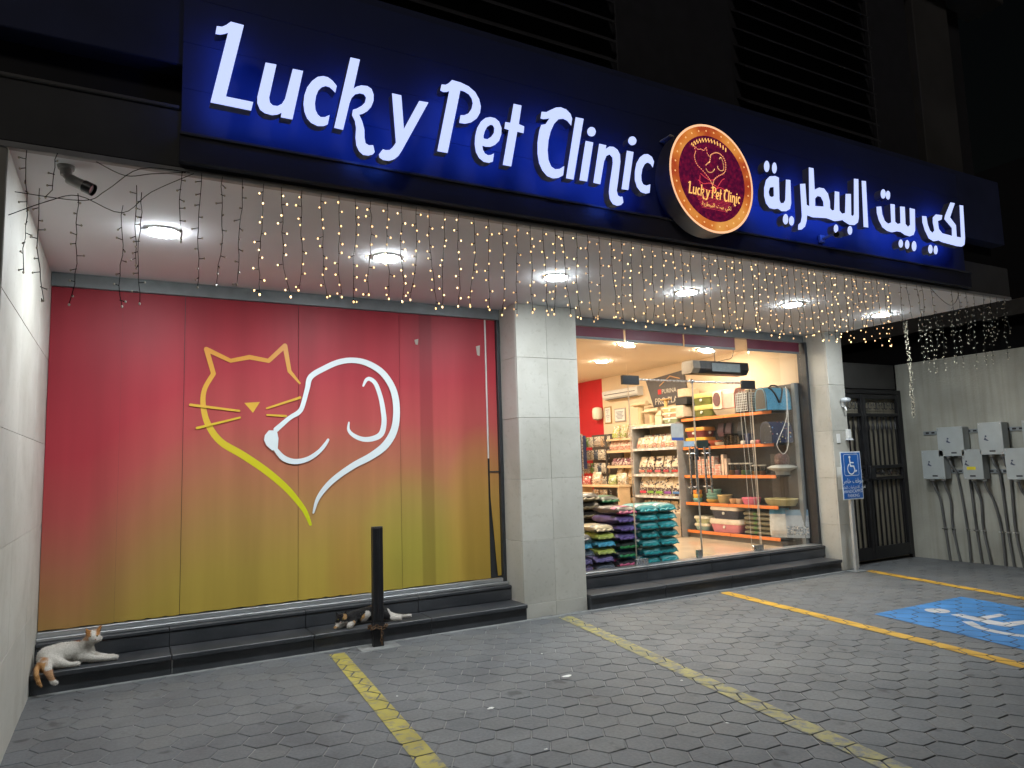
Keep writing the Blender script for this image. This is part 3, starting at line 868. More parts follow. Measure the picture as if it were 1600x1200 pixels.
# ------------------------------------------------------------------ ground and hexagonal pavers
LWX = -0.52      # face of the left-hand wall
GY = 6.50        # glass plane
SOF = 3.10       # soffit height
ground = ONE('ground', MB().add([(-120, -120, -0.030), (120, -120, -0.030), (120, 120, -0.030), (-120, 120, -0.030)], [(0, 1, 2, 3)]), 'sand', (0, 0, 0), kind='structure')
PITCH = 0.200
HX0, HY0 = 1.777, 3.948
def hexagon(cx, cy, inset):
    r = PITCH / math.sqrt(3) - inset
    return [(cx + r * math.cos(math.pi / 3 * k), cy + r * math.sin(math.pi / 3 * k)) for k in range(6)]
pavement = ONE('pavement', MB().add([(-9.8, -4.2, -0.005), (LWX, -4.2, -0.005), (9.88, -4.2, -0.005), (9.88, 6.34, -0.005), (LWX, 6.34, -0.005), (LWX, 4.0, -0.005), (-9.8, 4.0, -0.005)], [(0, 1, 5, 6), (1, 2, 3, 4)]), 'sand', (0, 0, 0), kind='structure')
tints = [(0.95, 0.95, 0.96), (1.0, 1.0, 1.0), (1.04, 1.035, 1.02), (0.97, 0.98, 1.0), (1.02, 1.01, 0.99), (0.91, 0.92, 0.93)]
def paver_shape(cx, cy, dz, mb):
    a = hexagon(cx, cy, 0.0035)
    t = hexagon(cx, cy, 0.0075)
    # slightly tilted top
    gx, gy = random.uniform(-0.012, 0.012), random.uniform(-0.012, 0.012)
    zt = lambda p: dz + gx * (p[0] - cx) + gy * (p[1] - cy)
    vs_ = [(p[0], p[1], -0.022) for p in a] + [(p[0], p[1], -0.004 + zt(p)) for p in a] + [(p[0], p[1], zt(p)) for p in t]
    fs = [(12, 13, 14, 15, 16, 17)]
    for k in range(6):
        j = (k + 1) % 6
        fs += [(k, j, j + 6, k + 6), (k + 6, j + 6, j + 12, k + 12)]
    mb.add(vs_, fs)
cells = []
ax, ay = PITCH * math.sqrt(3) / 2, PITCH / 2
for i in range(-70, 60):
    for j in range(-60, 60):
        cx = HX0 + i * ax
        cy = HY0 + j * PITCH + (i % 2) * ay
        if cx < -9.7 or cx > 9.95 or cy < -4.1 or cy > 6.30:
            continue
        if cx < LWX - 0.11 and cy > 3.9:
            continue
        if cy > 6.14 and cx < 8.0:
            continue
        cells.append((cx, cy))
def seen(c):
    q = cam_px((c[0], c[1], 0))
    return q is not None and -20 < q[0] < 1620 and 300 < q[1] < 1230
vis = sorted([c for c in cells if seen(c)], key=lambda c: c[0] ** 2 + c[1] ** 2)
own = vis[:300]
own_set = set(own)
variants = []
for k in range(18):
    mb = MB()
    paver_shape(0, 0, random.uniform(-0.0012, 0.0012), mb)
    me = mb.mesh('paver', MT['paver'])
    at = me.color_attributes.new('tint', 'FLOAT_COLOR', 'POINT')
    tc = tints[k % len(tints)]
    for d in at.data:
        d.color = (*tc, 1)
    variants.append(me)
for c in own:
    o = link('paver', random.choice(variants), pavement, (c[0], c[1], 0), random.randrange(6) * math.pi / 3)
    o['kind'] = 'structure'
mb = MB()
cols = []
for c in cells:
    if c in own_set:
        continue
    n0 = len(mb.v)
    paver_shape(c[0], c[1], random.uniform(-0.0012, 0.0012), mb)
    cols += [random.choice(tints)] * (len(mb.v) - n0)
me = mb.mesh('pavers', MT['paver'])
at = me.color_attributes.new('tint', 'FLOAT_COLOR', 'POINT')
for d, tc in zip(at.data, cols):
    d.color = (*tc, 1)
o = link('pavers', me, pavement)
o['kind'] = 'stuff'
# mortar filling along the foot of the steps
ONE('mortar_strip', MB().add([(LWX, 6.045, 0.0005), (8.03, 6.050, 0.0005), (8.03, 6.079, 0.006), (LWX, 6.079, 0.006)], [(0, 1, 2, 3)]).box(1.76, 2.10, 5.86, 6.05, -0.02, 0.005, 0.004), M('mortar', (0.22, 0.225, 0.22), 0.9, 0, 0.25, 12, bump=0.3, bscale=50), (0, 6, 0), kind='structure')

def marking(name, poly, mat, z, label, cat, group=None, loc=None):
    x0, x1 = min(p[0] for p in poly), max(p[0] for p in poly)
    y0, y1 = min(p[1] for p in poly), max(p[1] for p in poly)
    area = sum(poly[k][0] * poly[(k + 1) % len(poly)][1] - poly[(k + 1) % len(poly)][0] * poly[k][1] for k in range(len(poly)))
    if area < 0:
        poly = poly[::-1]
    mb = MB()
    for c in cells:
        if x0 - 0.12 < c[0] < x1 + 0.12 and y0 - 0.12 < c[1] < y1 + 0.12:
            q = clip_poly(poly, hexagon(c[0], c[1], 0.0065))
            if len(q) > 2:
                mb.add([(p[0], p[1], z) for p in q], [tuple(range(len(q)))])
    return mb
def parking_line(x0, y0, x1, y1, w, mat, label):
    dx, dy = x1 - x0, y1 - y0
    l = math.hypot(dx, dy)
    nx, ny = -dy / l * w / 2, dx / l * w / 2
    poly = [(x0 + nx, y0 + ny), (x0 - nx, y0 - ny), (x1 - nx, y1 - ny), (x1 + nx, y1 + ny)]
    mb = marking('parking_line', poly, mat, 0.004, label, 'marking')
    ONE('parking_line', mb, mat, (x0, y0, 0), label, 'road marking', 'yellow parking bay lines')
parking_line(1.575, 5.94, 1.20, 0.6, 0.125, 'yellowworn', 'worn yellow bay line running out from the black post')
parking_line(3.80, 5.98, 3.02, 0.6, 0.135, 'yellowfaint', 'faded yellow bay line starting at the foot of the stone column')
parking_line(5.875, 5.96, 5.20, 0.6, 0.13, 'yellow', 'bright yellow bay line starting under the shop door steps')
parking_line(8.31, 5.91, 7.30, 1.2, 0.12, 'yellow', 'bright yellow bay line starting at the blue parking sign')
bl = [(6.14, 4.35), (7.52, 4.33), (7.27, 2.62), (5.84, 2.62)]
hp = T('accessible_bay_marking', 'blue painted square with white wheelchair symbol on the pavers', 'road marking', (6.7, 3.5, 0))
P('blue_square', marking('', bl, None, 0.004, '', ''), 'bluepaint', hp)
wc = MB()
for poly in ([(6.70 + 0.105 * math.cos(t), 4.09 + 0.105 * math.sin(t)) for t in [k * math.pi / 8 for k in range(16)]],
             [(6.63, 3.93), (6.73, 3.90), (6.665, 3.50), (6.515, 3.52)],
             [(6.675, 3.74), (6.99, 3.70), (6.975, 3.63), (6.665, 3.655)],
             [(6.515, 3.52), (6.70, 3.495), (6.92, 3.44), (6.86, 3.36), (6.53, 3.40)],
             [(6.86, 3.38), (6.94, 3.42), (7.06, 3.06), (6.97, 3.03)],
             [(6.97, 3.03), (7.06, 3.07), (7.15, 3.10), (7.16, 3.02), (6.99, 2.95)]):
    wc.v, wc.f, wc.smooth = wc.v, wc.f, wc.smooth
    m2 = marking('', poly, None, 0.006, '', '')
    wc.add(m2.v, m2.f)
arc = [(6.475, 3.70), (6.34, 3.52), (6.285, 3.33), (6.33, 3.14), (6.47, 3.00), (6.64, 2.96), (6.80, 3.02), (6.90, 3.14)]
arc = smooth_path(arc, 3)
for a, b in zip(arc[:-1], arc[1:]):
    dx, dy = b[0] - a[0], b[1] - a[1]
    l = math.hypot(dx, dy)
    nx, ny = -dy / l * 0.042, dx / l * 0.042
    m2 = marking('', [(a[0] + nx, a[1] + ny), (a[0] - nx, a[1] - ny), (b[0] - nx, b[1] - ny), (b[0] + nx, b[1] + ny)], None, 0.0066, '', '')
    wc.add(m2.v, m2.f)
P('wheelchair_symbol', wc, 'whitepaint', hp)
# scraps of litter
for k, (x, y, s_) in enumerate([(2.02, 4.06, 0.028), (3.34, 3.83, 0.016), (2.75, 4.32, 0.045), (1.98, 3.35, 0.014), (3.02, 3.10, 0.018), (1.62, 4.62, 0.012), (2.92, 4.95, 0.014)]):
    mb = MB()
    vs_ = []
    for i in range(7):
        t = 2 * math.pi * i / 7
        rr = s_ * random.uniform(0.5, 1.1)
        vs_.append((x + rr * math.cos(t), y + 0.6 * rr * math.sin(t), 0.007 + random.uniform(0, s_ * 0.35)))
    vs_.append((x, y, 0.008 + s_ * 0.3))
    mb.add(vs_, [(i, (i + 1) % 7, 7) for i in range(7)])
    nm = ['crumpled white scrap near the worn line', 'tiny white pebble of paper between two bay lines', 'curled pale leaf scrap right of the worn line', 'small white scrap beside the worn yellow line at the front', 'white paper bit on the front pavers by the faded line', 'tiny pale scrap left of the worn yellow line', 'tiny pale scrap in front of the column'][k]
    ONE('litter_scrap', mb, 'paper', (x, y, 0.006), nm, 'litter', 'litter on the pavers')

# ------------------------------------------------------------------ steps
def slab_rows(parent, name, xs, y0, y1, z0, z1, mat='granite', gap=0.002, ch=0.003):
    for a, b in zip(xs[:-1], xs[1:]):
        P(name, MB().box(a + gap, b - gap, y0, y1, z0, z1, ch), mat, parent)
def steps(name, label, xs, x_end_up):
    st = T(name, label, 'steps', ((xs[0] + xs[-1]) / 2, 6.1, 0))
    P('core', MB().box(xs[0] + 0.01, xs[-1] - 0.01, 6.10, 6.44, -0.01, 0.112).box(xs[0] + 0.01, x_end_up - 0.01, 6.39, 6.62, 0.10, 0.268), 'granite', st)
    slab_rows(st, 'riser_slab', xs, 6.078, 6.10, -0.005, 0.112)
    slab_rows(st, 'tread_slab', xs, 6.055, 6.372, 0.1135, 0.150, ch=0.005)
    xu = [x for x in xs[:-1]] + [x_end_up]
    slab_rows(st, 'upper_riser_slab', xu, 6.374, 6.395, 0.1515, 0.262)
    slab_rows(st, 'sill_slab', xu, 6.366, 6.62, 0.2635, 0.290, ch=0.004)
    return st
stl = steps('entrance_steps', 'two dark granite steps under the red and yellow window', [LWX + 0.002, 0.365, 1.42, 2.45, 3.437], 3.436)
str_ = steps('entrance_steps', 'two dark granite steps under the lit glass shopfront', [4.172, 5.15, 6.12, 7.10, 8.03], 8.126)
# chipped joint on the left-hand steps
P('chip', MB().add([(0.366, 6.0535, 0.118), (0.372, 6.0535, 0.0), (0.378, 6.0535, 0.118), (0.56, 6.0535, 0.128), (0.39, 6.0535, 0.108)], [(0, 1, 2), (2, 4, 3)]).xform(lambda p: Vector((p.x, 6.076, p.z))), C((0.33, 0.33, 0.32), 0.9), stl)

# ------------------------------------------------------------------ stone cladding
def clad(parent, axis, plane, a0, a1, z0, zs, cuts, sgn, th=0.022):
    """slabs on a face; axis 'Y': face at y=plane looking -y, 'X': face at x=plane looking sgn*x"""
    zz = [z0] + zs
    for k in range(len(zz) - 1):
        for a, b in zip(cuts[:-1], cuts[1:]):
            j = random.uniform(-0.0012, 0.0012)
            if axis == 'Y':
                P('stone_slab', MB().box(a + 0.0012, b - 0.0012, plane + j, plane + th, zz[k] + 0.0012, zz[k + 1] - 0.0012, 0.002), 'stone', parent)
            elif sgn > 0:
                P('stone_slab', MB().box(plane - th, plane + j, a + 0.0012, b - 0.0012, zz[k] + 0.0012, zz[k + 1] - 0.0012, 0.002), 'stone', parent)
            else:
                P('stone_slab', MB().box(plane + j, plane + th, a + 0.0012, b - 0.0012, zz[k] + 0.0012, zz[k + 1] - 0.0012, 0.002), 'stone', parent)
ZS = [0.13, 0.73, 1.33, 1.94, 2.55, SOF - 0.002]
grout = C((0.30, 0.29, 0.27), 0.9)
co = T('stone_column', 'pale limestone clad column between the covered window and the glass shopfront', 'column', (3.8, 6.35, 0))
P('core', MB().box(3.46, 4.148, 6.154, 6.60, -0.01, SOF - 0.003), grout, co)
clad(co, 'Y', 6.13, 3.44, 4.17, -0.005, ZS, [3.44, 3.80, 4.17], -1)
clad(co, 'X', 3.44, 6.153, 6.60, -0.005, ZS, [6.153, 6.60], -1)
clad(co, 'X', 4.17, 6.153, 6.60, -0.005, ZS, [6.153, 6.60], 1)
pi = T('stone_pilaster', 'pale limestone clad pilaster at the right end of the glass shopfront', 'pilaster', (8.28, 6.3, 0))
P('core', MB().box(8.152, 8.43, 6.154, 6.60, -0.01, SOF - 0.003), grout, pi)
clad(pi, 'Y', 6.13, 8.13, 8.452, -0.005, [0.57, 1.17, 1.78, 2.39, SOF - 0.002], [8.13, 8.452], -1)
clad(pi, 'X', 8.13, 6.153, 6.60, -0.005, [0.57, 1.17, 1.78, 2.39, SOF - 0.002], [6.153, 6.60], -1)
clad(pi, 'X', 8.452, 6.153, 6.60, -0.005, [0.57, 1.17, 1.78, 2.39, SOF - 0.002], [6.153, 6.60], 1)
lw = T('side_wall', 'pale limestone clad side wall at the far left of the shopfront', 'wall', (-0.8, 5.0, 0))
P('core', MB().box(-1.1, LWX - 0.023, 4.05, 6.75, -0.01, SOF + 0.2), grout, lw)
clad(lw, 'X', LWX, 4.03, 6.62, -0.005, [0.55, 1.15, 1.75, 2.40, SOF - 0.003], [4.03, 4.88, 5.75, 6.62], 1)
clad(lw, 'Y', 4.026, -1.1, LWX, -0.005, [0.55, 1.15, 1.75, 2.40, SOF - 0.003], [-1.1, LWX - 0.001], -1)

# ------------------------------------------------------------------ building above: soffit, fascia bands, upper storey
bd = T('building', 'dark upper storey and canopy of the building above the lit sign', 'building', (4, 6, 0))
P('soffit', MB().box(-1.1, 8.452, 4.06, 6.52, SOF, SOF + 0.05), 'soffit', bd)
P('soffit_trim', MB().box(-1.1, 8.455, 4.015, 4.058, SOF - 0.012, SOF + 0.02, 0.004), C((0.42, 0.42, 0.42), 0.6), bd)
P('fascia_band', MB().box(-1.1, 8.452, 4.022, 4.3, SOF + 0.021, 3.44, 0.006), 'conc', bd)
P('fascia_drip', MB().box(-1.1, 0.225, 4.008, 4.3, 3.442, 3.462, 0.004), C((0.16, 0.155, 0.15), 0.8), bd)
P('groove', MB().box(-1.1, 8.43, 4.16, 4.3, 3.44, 3.70), 'groove', bd)
P('parapet_band', MB().box(-1.1, 8.452, 4.022, 4.3, 3.70, 4.42, 0.006), M('parapet_render', (0.046, 0.058, 0.140), 0.75, 0, 0.2, 2.5, bump=0.15, bscale=24), bd)
P('upper_wall', MB().box(-1.1, 8.42, 4.24, 6.4, 4.42, 9.8), 'upper', bd)
P('rear_body', MB().box(-1.1, 8.44, 4.31, 13.5, SOF + 0.052, 9.7), 'upper', bd)
for (a, b) in ((7.36, 8.02),):
    P('pier', MB().box(a, b, 4.14, 4.238, 4.42, 9.8, 0.01), 'upperpier', bd)
for (a, b) in ((3.35, 4.62), (6.62, 7.30)):
    P('flat_panel', MB().box(a, b, 4.19, 4.238, 4.43, 9.8, 0.006), C((0.038, 0.038, 0.046), 0.7), bd)
for (a, b, z0, n) in ((0.6, 3.30, 4.46, 9), (4.70, 6.55, 4.46, 11)):
    for k in range(n):
        zc = z0 + 0.09 + k * 0.165
        vs_ = [(a, 4.12, zc), (b, 4.12, zc), (b, 4.235, zc + 0.10), (a, 4.235, zc + 0.10), (a, 4.12, zc + 0.018), (b, 4.12, zc + 0.018), (b, 4.235, zc + 0.118), (a, 4.235, zc + 0.118)]
        P('louvre_slat', MB().add(vs_, [(0, 3, 2, 1), (4, 5, 6, 7), (0, 1, 5, 4), (2, 3, 7, 6), (1, 2, 6, 5), (0, 4, 7, 3)]), 'louver', bd)
P('cornice', MB().box(-1.1, 8.75, 3.9, 4.3, 6.55, 6.75, 0.01), 'upperpier', bd)

# ------------------------------------------------------------------ right-hand yard: wall, gate, neighbour
mw = ONE('yard_wall', MB().box(9.88, 10.10, -4.5, 6.33, -0.02, 2.74, 0.008), 'plaster', (9.98, 3, 0), 'stained beige plaster wall carrying the grey meter boxes', 'wall')
lt = ONE('gate_lintel', MB().box(8.456, 9.88, 6.34, 6.55, 2.38, 2.74, 0.006), M('dark_lintel', (0.055, 0.052, 0.048), 0.85, 0, 0.2, 4), (9.2, 6.4, 2.38), 'dark wall strip above the black metal gate', 'lintel')
nb = T('neighbour_building', 'black neighbouring building with pale roof edge beyond the yard wall', 'building', (13, 6, 0))
P('wall', MB().box(11.6, 16, -2, 13, -0.02, 3.42), C((0.012, 0.012, 0.014), 0.9), nb)
P('roof_edge', MB().box(11.45, 16.2, -2.2, 13.2, 3.42, 3.66, 0.01), C((0.16, 0.155, 0.15), 0.85), nb)
P('upper_wall', MB().box(12.8, 16, 2.6, 13, 3.66, 6.2), C((0.02, 0.02, 0.024), 0.9), nb)

gt = T('metal_gate', 'black ornamental metal gate with upright spear bars beside the blue sign', 'gate', (9.17, 6.26, 0))
G0, G1, GYY = 8.50, 9.86, 6.26
fr = MB()
fr.box(G0, G0 + 0.055, GYY, GYY + 0.05, 0.0, 2.36, 0.004)
fr.box(G1 - 0.055, G1, GYY, GYY + 0.05, 0.0, 2.36, 0.004)
fr.box(G0 + 0.056, G1 - 0.056, GYY, GYY + 0.05, 2.30, 2.36, 0.004)
P('frame', fr, 'black', gt)
mid = 8.98
for (a, b) in ((G0 + 0.062, mid - 0.004), (mid + 0.004, G1 - 0.062)):
    lf = MB()
    lf.box(a, a + 0.05, GYY - 0.01, GYY + 0.04, 0.05, 2.29, 0.003)
    lf.box(b - 0.05, b, GYY - 0.01, GYY + 0.04, 0.05, 2.29, 0.003)
    for z, h in ((0.05, 0.16), (2.23, 0.06), (1.98, 0.045), (1.10, 0.045), (1.26, 0.045)):
        lf.box(a + 0.051, b - 0.051, GYY - 0.006, GYY + 0.036, z, z + h, 0.003)
    leaf = P('leaf', lf, 'black', gt)
    n = max(3, int((b - a) / 0.115))
    for k in range(n):
        x = a + 0.05 + (b - a - 0.1) * (k + 0.5) / n
        for z0, z1 in ((0.21, 1.10), (1.305, 1.98)):
            br = MB().box(x - 0.009, x + 0.009, GYY + 0.005, GYY + 0.023, z0, z1)
            if z1 > 1.5:
                br.cyl((x, GYY + 0.014, 1.80), (x, GYY + 0.014, 1.84), 0.022, 0.022, 8).cyl((x, GYY + 0.014, 1.84), (x, GYY + 0.014, 1.95), 0.022, 0.004, 8)
            P('bar', br, 'black', leaf)
    n2 = max(2, int((b - a) / 0.2))
    for k in range(n2):
        x = a + 0.05 + (b - a - 0.1) * (k + 0.5) / n2
        for s_ in (-1, 1):
            P('scroll', MB().tube([(x + s_ * (0.012 + 0.04 * t * (1 - 0.5 * t)) * 1.0 * math.cos(t * 5.2) * 0.9 + s_ * 0.035, GYY + 0.014, 1.20 + 0.05 * math.sin(t * 5.2) * (1 - 0.4 * t)) for t in [q / 11 for q in range(12)]], 0.006, 5), 'black', leaf)
            P('scroll', MB().tube([(x + s_ * (0.035 + 0.035 * math.cos(t * 5.5)), GYY + 0.014, 2.13 + 0.06 * math.sin(t * 5.5) * (1 - 0.3 * t)) for t in [q / 11 for q in range(12)]], 0.006, 5), 'black', leaf)
P('lock_box', MB().box(mid - 0.02, mid + 0.10, GYY - 0.05, GYY - 0.011, 1.12, 1.30, 0.006).cyl((mid + 0.13, GYY - 0.03, 1.20), (mid + 0.13, GYY - 0.085, 1.20), 0.012).cyl((mid + 0.12, GYY - 0.08, 1.20), (mid + 0.24, GYY - 0.08, 1.20), 0.012), 'black', gt)
P('backing_sheet', MB().box(G0 + 0.02, G1 - 0.02, GYY + 0.056, GYY + 0.06, 0.02, 2.33), M('backing_sheet_paint', (0.26, 0.235, 0.18), 0.7, 0, 0.25, 5, stretch=(6, 1, 0.6)), gt)
# ------------------------------------------------------------------ covered window with the printed film
cw = T('covered_window', 'tall shop window covered with red to yellow printed film and pet logo', 'window', (1.45, GY, 0.29))
P('header', MB().box(LWX + 0.002, 3.436, GY - 0.03, GY + 0.05, 2.99, SOF - 0.002, 0.003), 'greyframe', cw)
P('threshold', MB().box(LWX + 0.002, 3.436, GY - 0.07, GY + 0.05, 0.2915, 0.315, 0.003).box(LWX + 0.002, 3.397, GY - 0.03, GY + 0.045, 0.316, 0.352, 0.003), 'alu', cw)
P('jamb', MB().box(3.398, 3.436, GY - 0.035, GY + 0.05, 0.3165, 2.988, 0.003), 'darkframe', cw)
P('glazing_backing', MB().box(LWX + 0.004, 3.397, GY + 0.012, GY + 0.02, 0.353, 2.988), 'darkframe', cw)
fx = [LWX + 0.004, -0.02, 0.445, 0.93, 1.385, 1.86, 2.345, 3.272]
films = []
for k, (a, b) in enumerate(zip(fx[:-1], fx[1:])):
    g = 0.0042 if k in (1, 3, 5) else 0.0009
    zb = 0.353 + random.uniform(0, 0.006)
    mb = MB()
    n = 14
    vs_, fs = [], []
    for q in range(n + 1):
        x = a + 0.0005 + (b - g - a) * q / n
        edge = 0.008 * max(0, math.sin(q * 1.7 + k * 2.1)) if k in (1, 4) else 0.003 * math.sin(q * 0.9 + k)
        vs_ += [(x, GY, zb + 0.004 + edge), (x, GY, 2.988)]
    for q in range(n):
        fs.append((2 * q, 2 * q + 2, 2 * q + 3, 2 * q + 1))
    mb.add(vs_, fs)
    mb.add([(v[0], v[1] + 0.006, v[2]) for v in vs_], [tuple(reversed(f)) for f in fs])
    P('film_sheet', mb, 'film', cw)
# curling last strip, with a gap showing the pale edge
n = 24
vs_, fs = [], []
for q in range(n + 1):
    z = 0.375 + (2.985 - 0.375) * q / n
    t = q / n
    curl = 0.020 + 0.055 * max(0, 0.30 - t) / 0.30
    vs_ += [(3.272 + curl, GY - 0.002 - 0.03 * max(0, 0.3 - t), z), (3.396, GY + 0.004, z)]
for q in range(n):
    fs.append((2 * q, 2 * q + 1, 2 * q + 3, 2 * q + 2))
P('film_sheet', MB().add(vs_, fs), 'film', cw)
P('edge_strip', MB().box(3.273, 3.287, GY - 0.008, GY + 0.010, 1.55, 2.985, 0.002), C((0.62, 0.60, 0.57), 0.5), cw)
P('strip_clip', MB().box(3.285, 3.396, GY - 0.006, GY - 0.002, 1.405, 1.42), 'darkframe', cw)
for (x, z, w, h) in ((2.50, 2.73, 0.035, 0.05), (3.17, 2.70, 0.04, 0.10)):
    P('peeling_tape', MB().add([(x, GY - 0.004, z), (x + w, GY - 0.02, z + 0.01), (x + w * 0.9, GY - 0.012, z - h), (x + w * 0.3, GY - 0.004, z - h * 0.9)], [(0, 1, 2, 3)]), C((0.42, 0.36, 0.32), 0.8), cw)
YL = GY - 0.0015
lg = P('cat_outline', ribbon(smooth_path([tuple(p) for p in TR['CAT'][7:]], 5), YL), 'catline', cw)
head = [tuple(p) for p in TR['CAT'][:8]]
cm = MB()
for k, (a, b) in enumerate(zip(head[:-1], head[1:])):
    r_ = ribbon([a, b], YL - 0.0005 - 0.0009 * k)
    cm.add(r_.v, r_.f)
P('cat_ears_outline', cm, 'catline', cw)
for w in TR['WH']:
    P('whisker', ribbon([tuple(p) for p in w], YL - 0.0088), 'catline', cw)
v, f = poly_prism([TR['NOSE']], 0, 0)
P('cat_nose', MB().add([(a, YL, b) for a, b in v], f), 'catline', cw)
P('dog_outline', ribbon(smooth_path([tuple(p) for p in TR['DOG']], 5), YL - 0.0100), 'dogline', cw)
P('dog_mouth', ribbon(smooth_path([tuple(p) for p in TR['MOUTH']], 5), YL - 0.0110), 'dogline', cw)
P('dog_ear', ribbon(smooth_path([tuple(p) for p in TR['EAR']], 5), YL - 0.0016), 'dogline', cw)
v, f = poly_prism([TR['DNOSE']], 0, 0)
P('dog_nose', MB().add([(a, YL - 0.0120, b) for a, b in v], f), 'dogline', cw)

# ------------------------------------------------------------------ lit sign
SX0, SX1, SZ0, SZ1 = 0.235, 7.60, 3.30, 4.36
PF = 4.008
sg = T('shop_sign', 'long dark blue sign board with glowing white letters', 'sign', (3.9, 3.97, SZ0))
zz = [SZ0, 3.565, 3.83, 4.095, SZ1]
for a, b in zip(zz[:-1], zz[1:]):
    P('board_panel', MB().box(SX0, SX1, PF, PF + 0.013, a + 0.0006, b - 0.0006, 0.001), 'signpanel', sg)
P('trim_lip', MB().box(SX0 - 0.012, SX1 + 0.012, PF - 0.060, PF - 0.0455, SZ0 - 0.020, SZ0 - 0.004, 0.003), C((0.10, 0.10, 0.12), 0.5), sg)
P('bottom_trim', MB().box(SX0 - 0.01, SX1 + 0.01, PF - 0.045, PF + 0.006, SZ0 - 0.165, SZ0 - 0.001, 0.005), 'signtrim', sg)
LF, LB = 3.80, 3.865
def letter(loops):
    v, f = poly_prism(loops, 0, 0)
    nv = len(v)
    # front faces must look towards -y
    def facing(fc):
        (ax_, az_), (bx_, bz_), (cx_, cz_) = v[fc[0]], v[fc[1]], v[fc[2]]
        return (bx_ - ax_) * (cz_ - az_) - (bz_ - az_) * (cx_ - ax_)
    ff = [fc if facing(fc) > 0 else tuple(reversed(fc)) for fc in f]
    root = P('letter', MB().add([(a, LF, b) for a, b in v], ff), 'letter', sg)
    side = MB()
    for lp in loops:
        n = len(lp)
        side.add([(a, LF + 0.0005, b) for a, b in lp] + [(a, LB, b) for a, b in lp], [(k, (k + 1) % n, (k + 1) % n + n, k + n) for k in range(n)])
    P('return', side, 'letterside', root)
    P('halo_panel', MB().add([(a, LB - 0.002, b) for a, b in v], [tuple(reversed(fc)) for fc in ff]), 'halo', root)
    return root
for k, loops in TR['EN'].items():
    letter(loops)
for k, loops in TR['AR'].items():
    letter(loops)

# round badge
BC = Vector((3.866, 3.76, 3.584))
BR = 0.421
bdg = T('round_badge', 'round lit badge with gold rim and dark red screen on the sign', 'sign', (BC.x, 4.0, BC.z - BR))
P('drum', MB().cyl((BC.x, 4.006, BC.z), (BC.x, 3.92, BC.z), BR - 0.06, BR - 0.06, 40).cyl((BC.x, 3.92, BC.z), (BC.x, 3.775, BC.z), BR - 0.002, BR, 48, caps=True), C((0.20, 0.19, 0.21), 0.4, metal=0.3), bdg)
P('outer_ring', MB().disc((BC.x, 3.7705, BC.z), (0, -1, 0), BR - 0.014, BR + 0.003, 64), EM('badge_edge_light', (1.0, 0.55, 0.30), 1.1, 'NONE'), bdg)
P('rim', MB().disc((BC.x, 3.7710, BC.z), (0, -1, 0), 0.335, BR - 0.014, 64), 'goldlit', bdg)
def screen_mat():
    ma, nt, b = nodes_of('led_screen')
    tc = nt.nodes.new('ShaderNodeTexCoord')
    mp = nt.nodes.new('ShaderNodeMapping')
    mp.inputs['Scale'].default_value = (1, 1, 1)
    nt.links.new(tc.outputs['Object'], mp.inputs[0])
    sp = nt.nodes.new('ShaderNodeSeparateXYZ')
    nt.links.new(mp.outputs[0], sp.inputs[0])
    w = nt.nodes.new('ShaderNodeTexNoise')
    w.inputs['Scale'].default_value = 42
    nt.links.new(mp.outputs[0], w.inputs['Vector'])
    r = ramp(nt, [(0.25, (0.055, 0.004, 0.030)), (0.55, (0.14, 0.006, 0.040)), (0.8, (0.30, 0.010, 0.045))])
    nt.links.new(w.outputs['Fac'], r.inputs[0])
    nt.links.new(r.outputs[0], b.inputs['Emission Color'])
    b.inputs['Emission Strength'].default_value = 0.75
    b.inputs['Base Color'].default_value = (0.02, 0.005, 0.01, 1)
    b.inputs['Roughness'].default_value = 0.5
    ma.cycles.emission_sampling = 'NONE'
    return ma
P('screen', MB().disc((BC.x, 3.7715, BC.z), (0, -1, 0), 0, 0.335, 64), screen_mat(), bdg)
bm_ = MB()
for k in range(30):
    t = 2 * math.pi * k / 30
    bm_.disc((BC.x + 0.372 * math.cos(t), 3.768, BC.z + 0.372 * math.sin(t)), (0, -1, 0), 0, 0.0075, 8)
P('rim_bulbs', bm_, 'goldbead', bdg, kind='stuff')
def on_badge(x, z):
    # window logo -> badge (centre and size)
    return BC.x - 0.02 + (x - 1.42) * 0.185, BC.z + 0.105 + (z - 1.90) * 0.185
dots = MB()
for key, step in (('CAT', 3), ('DOG', 2), ('MOUTH', 3), ('EAR', 3)):
    path = smooth_path([tuple(p) for p in TR[key]], 4)
    for k in range(0, len(path), 2):
        x, z = on_badge(path[k][0], path[k][1])
        dots.disc((x, 3.7675, z), (0, -1, 0), 0, 0.0052 if key == 'DOG' else 0.0042, 6)
P('logo_dots', dots, 'goldbead', bdg, kind='stuff')
ln = MB()
for key in ('CAT', 'DOG'):
    path = smooth_path([tuple(p) for p in TR[key]], 4)
    r_ = ribbon([(*on_badge(p[0], p[1]), 0.006) for p in path], 3.7690)
    ln.add(r_.v, r_.f)
hand = [[(-0.15, -0.055), (-0.10, -0.075), (-0.03, -0.06), (0.03, -0.075)], [(-0.13, -0.02), (-0.13, -0.09), (-0.06, -0.12), (0.02, -0.10), (0.09, -0.02), (0.12, 0.0)], [(-0.12, 0.0), (-0.06, -0.03), (0.0, -0.03), (0.07, 0.02)], [(0.0, -0.12), (0.06, -0.08), (0.12, -0.09)], [(-0.03, -0.13), (0.02, -0.16), (0.08, -0.13)]]
for pts in hand:
    r_ = ribbon([(BC.x + p[0], BC.z + p[1] + 0.02, 0.007) for p in smooth_path(pts, 4)], 3.7686)
    ln.add(r_.v, r_.f)
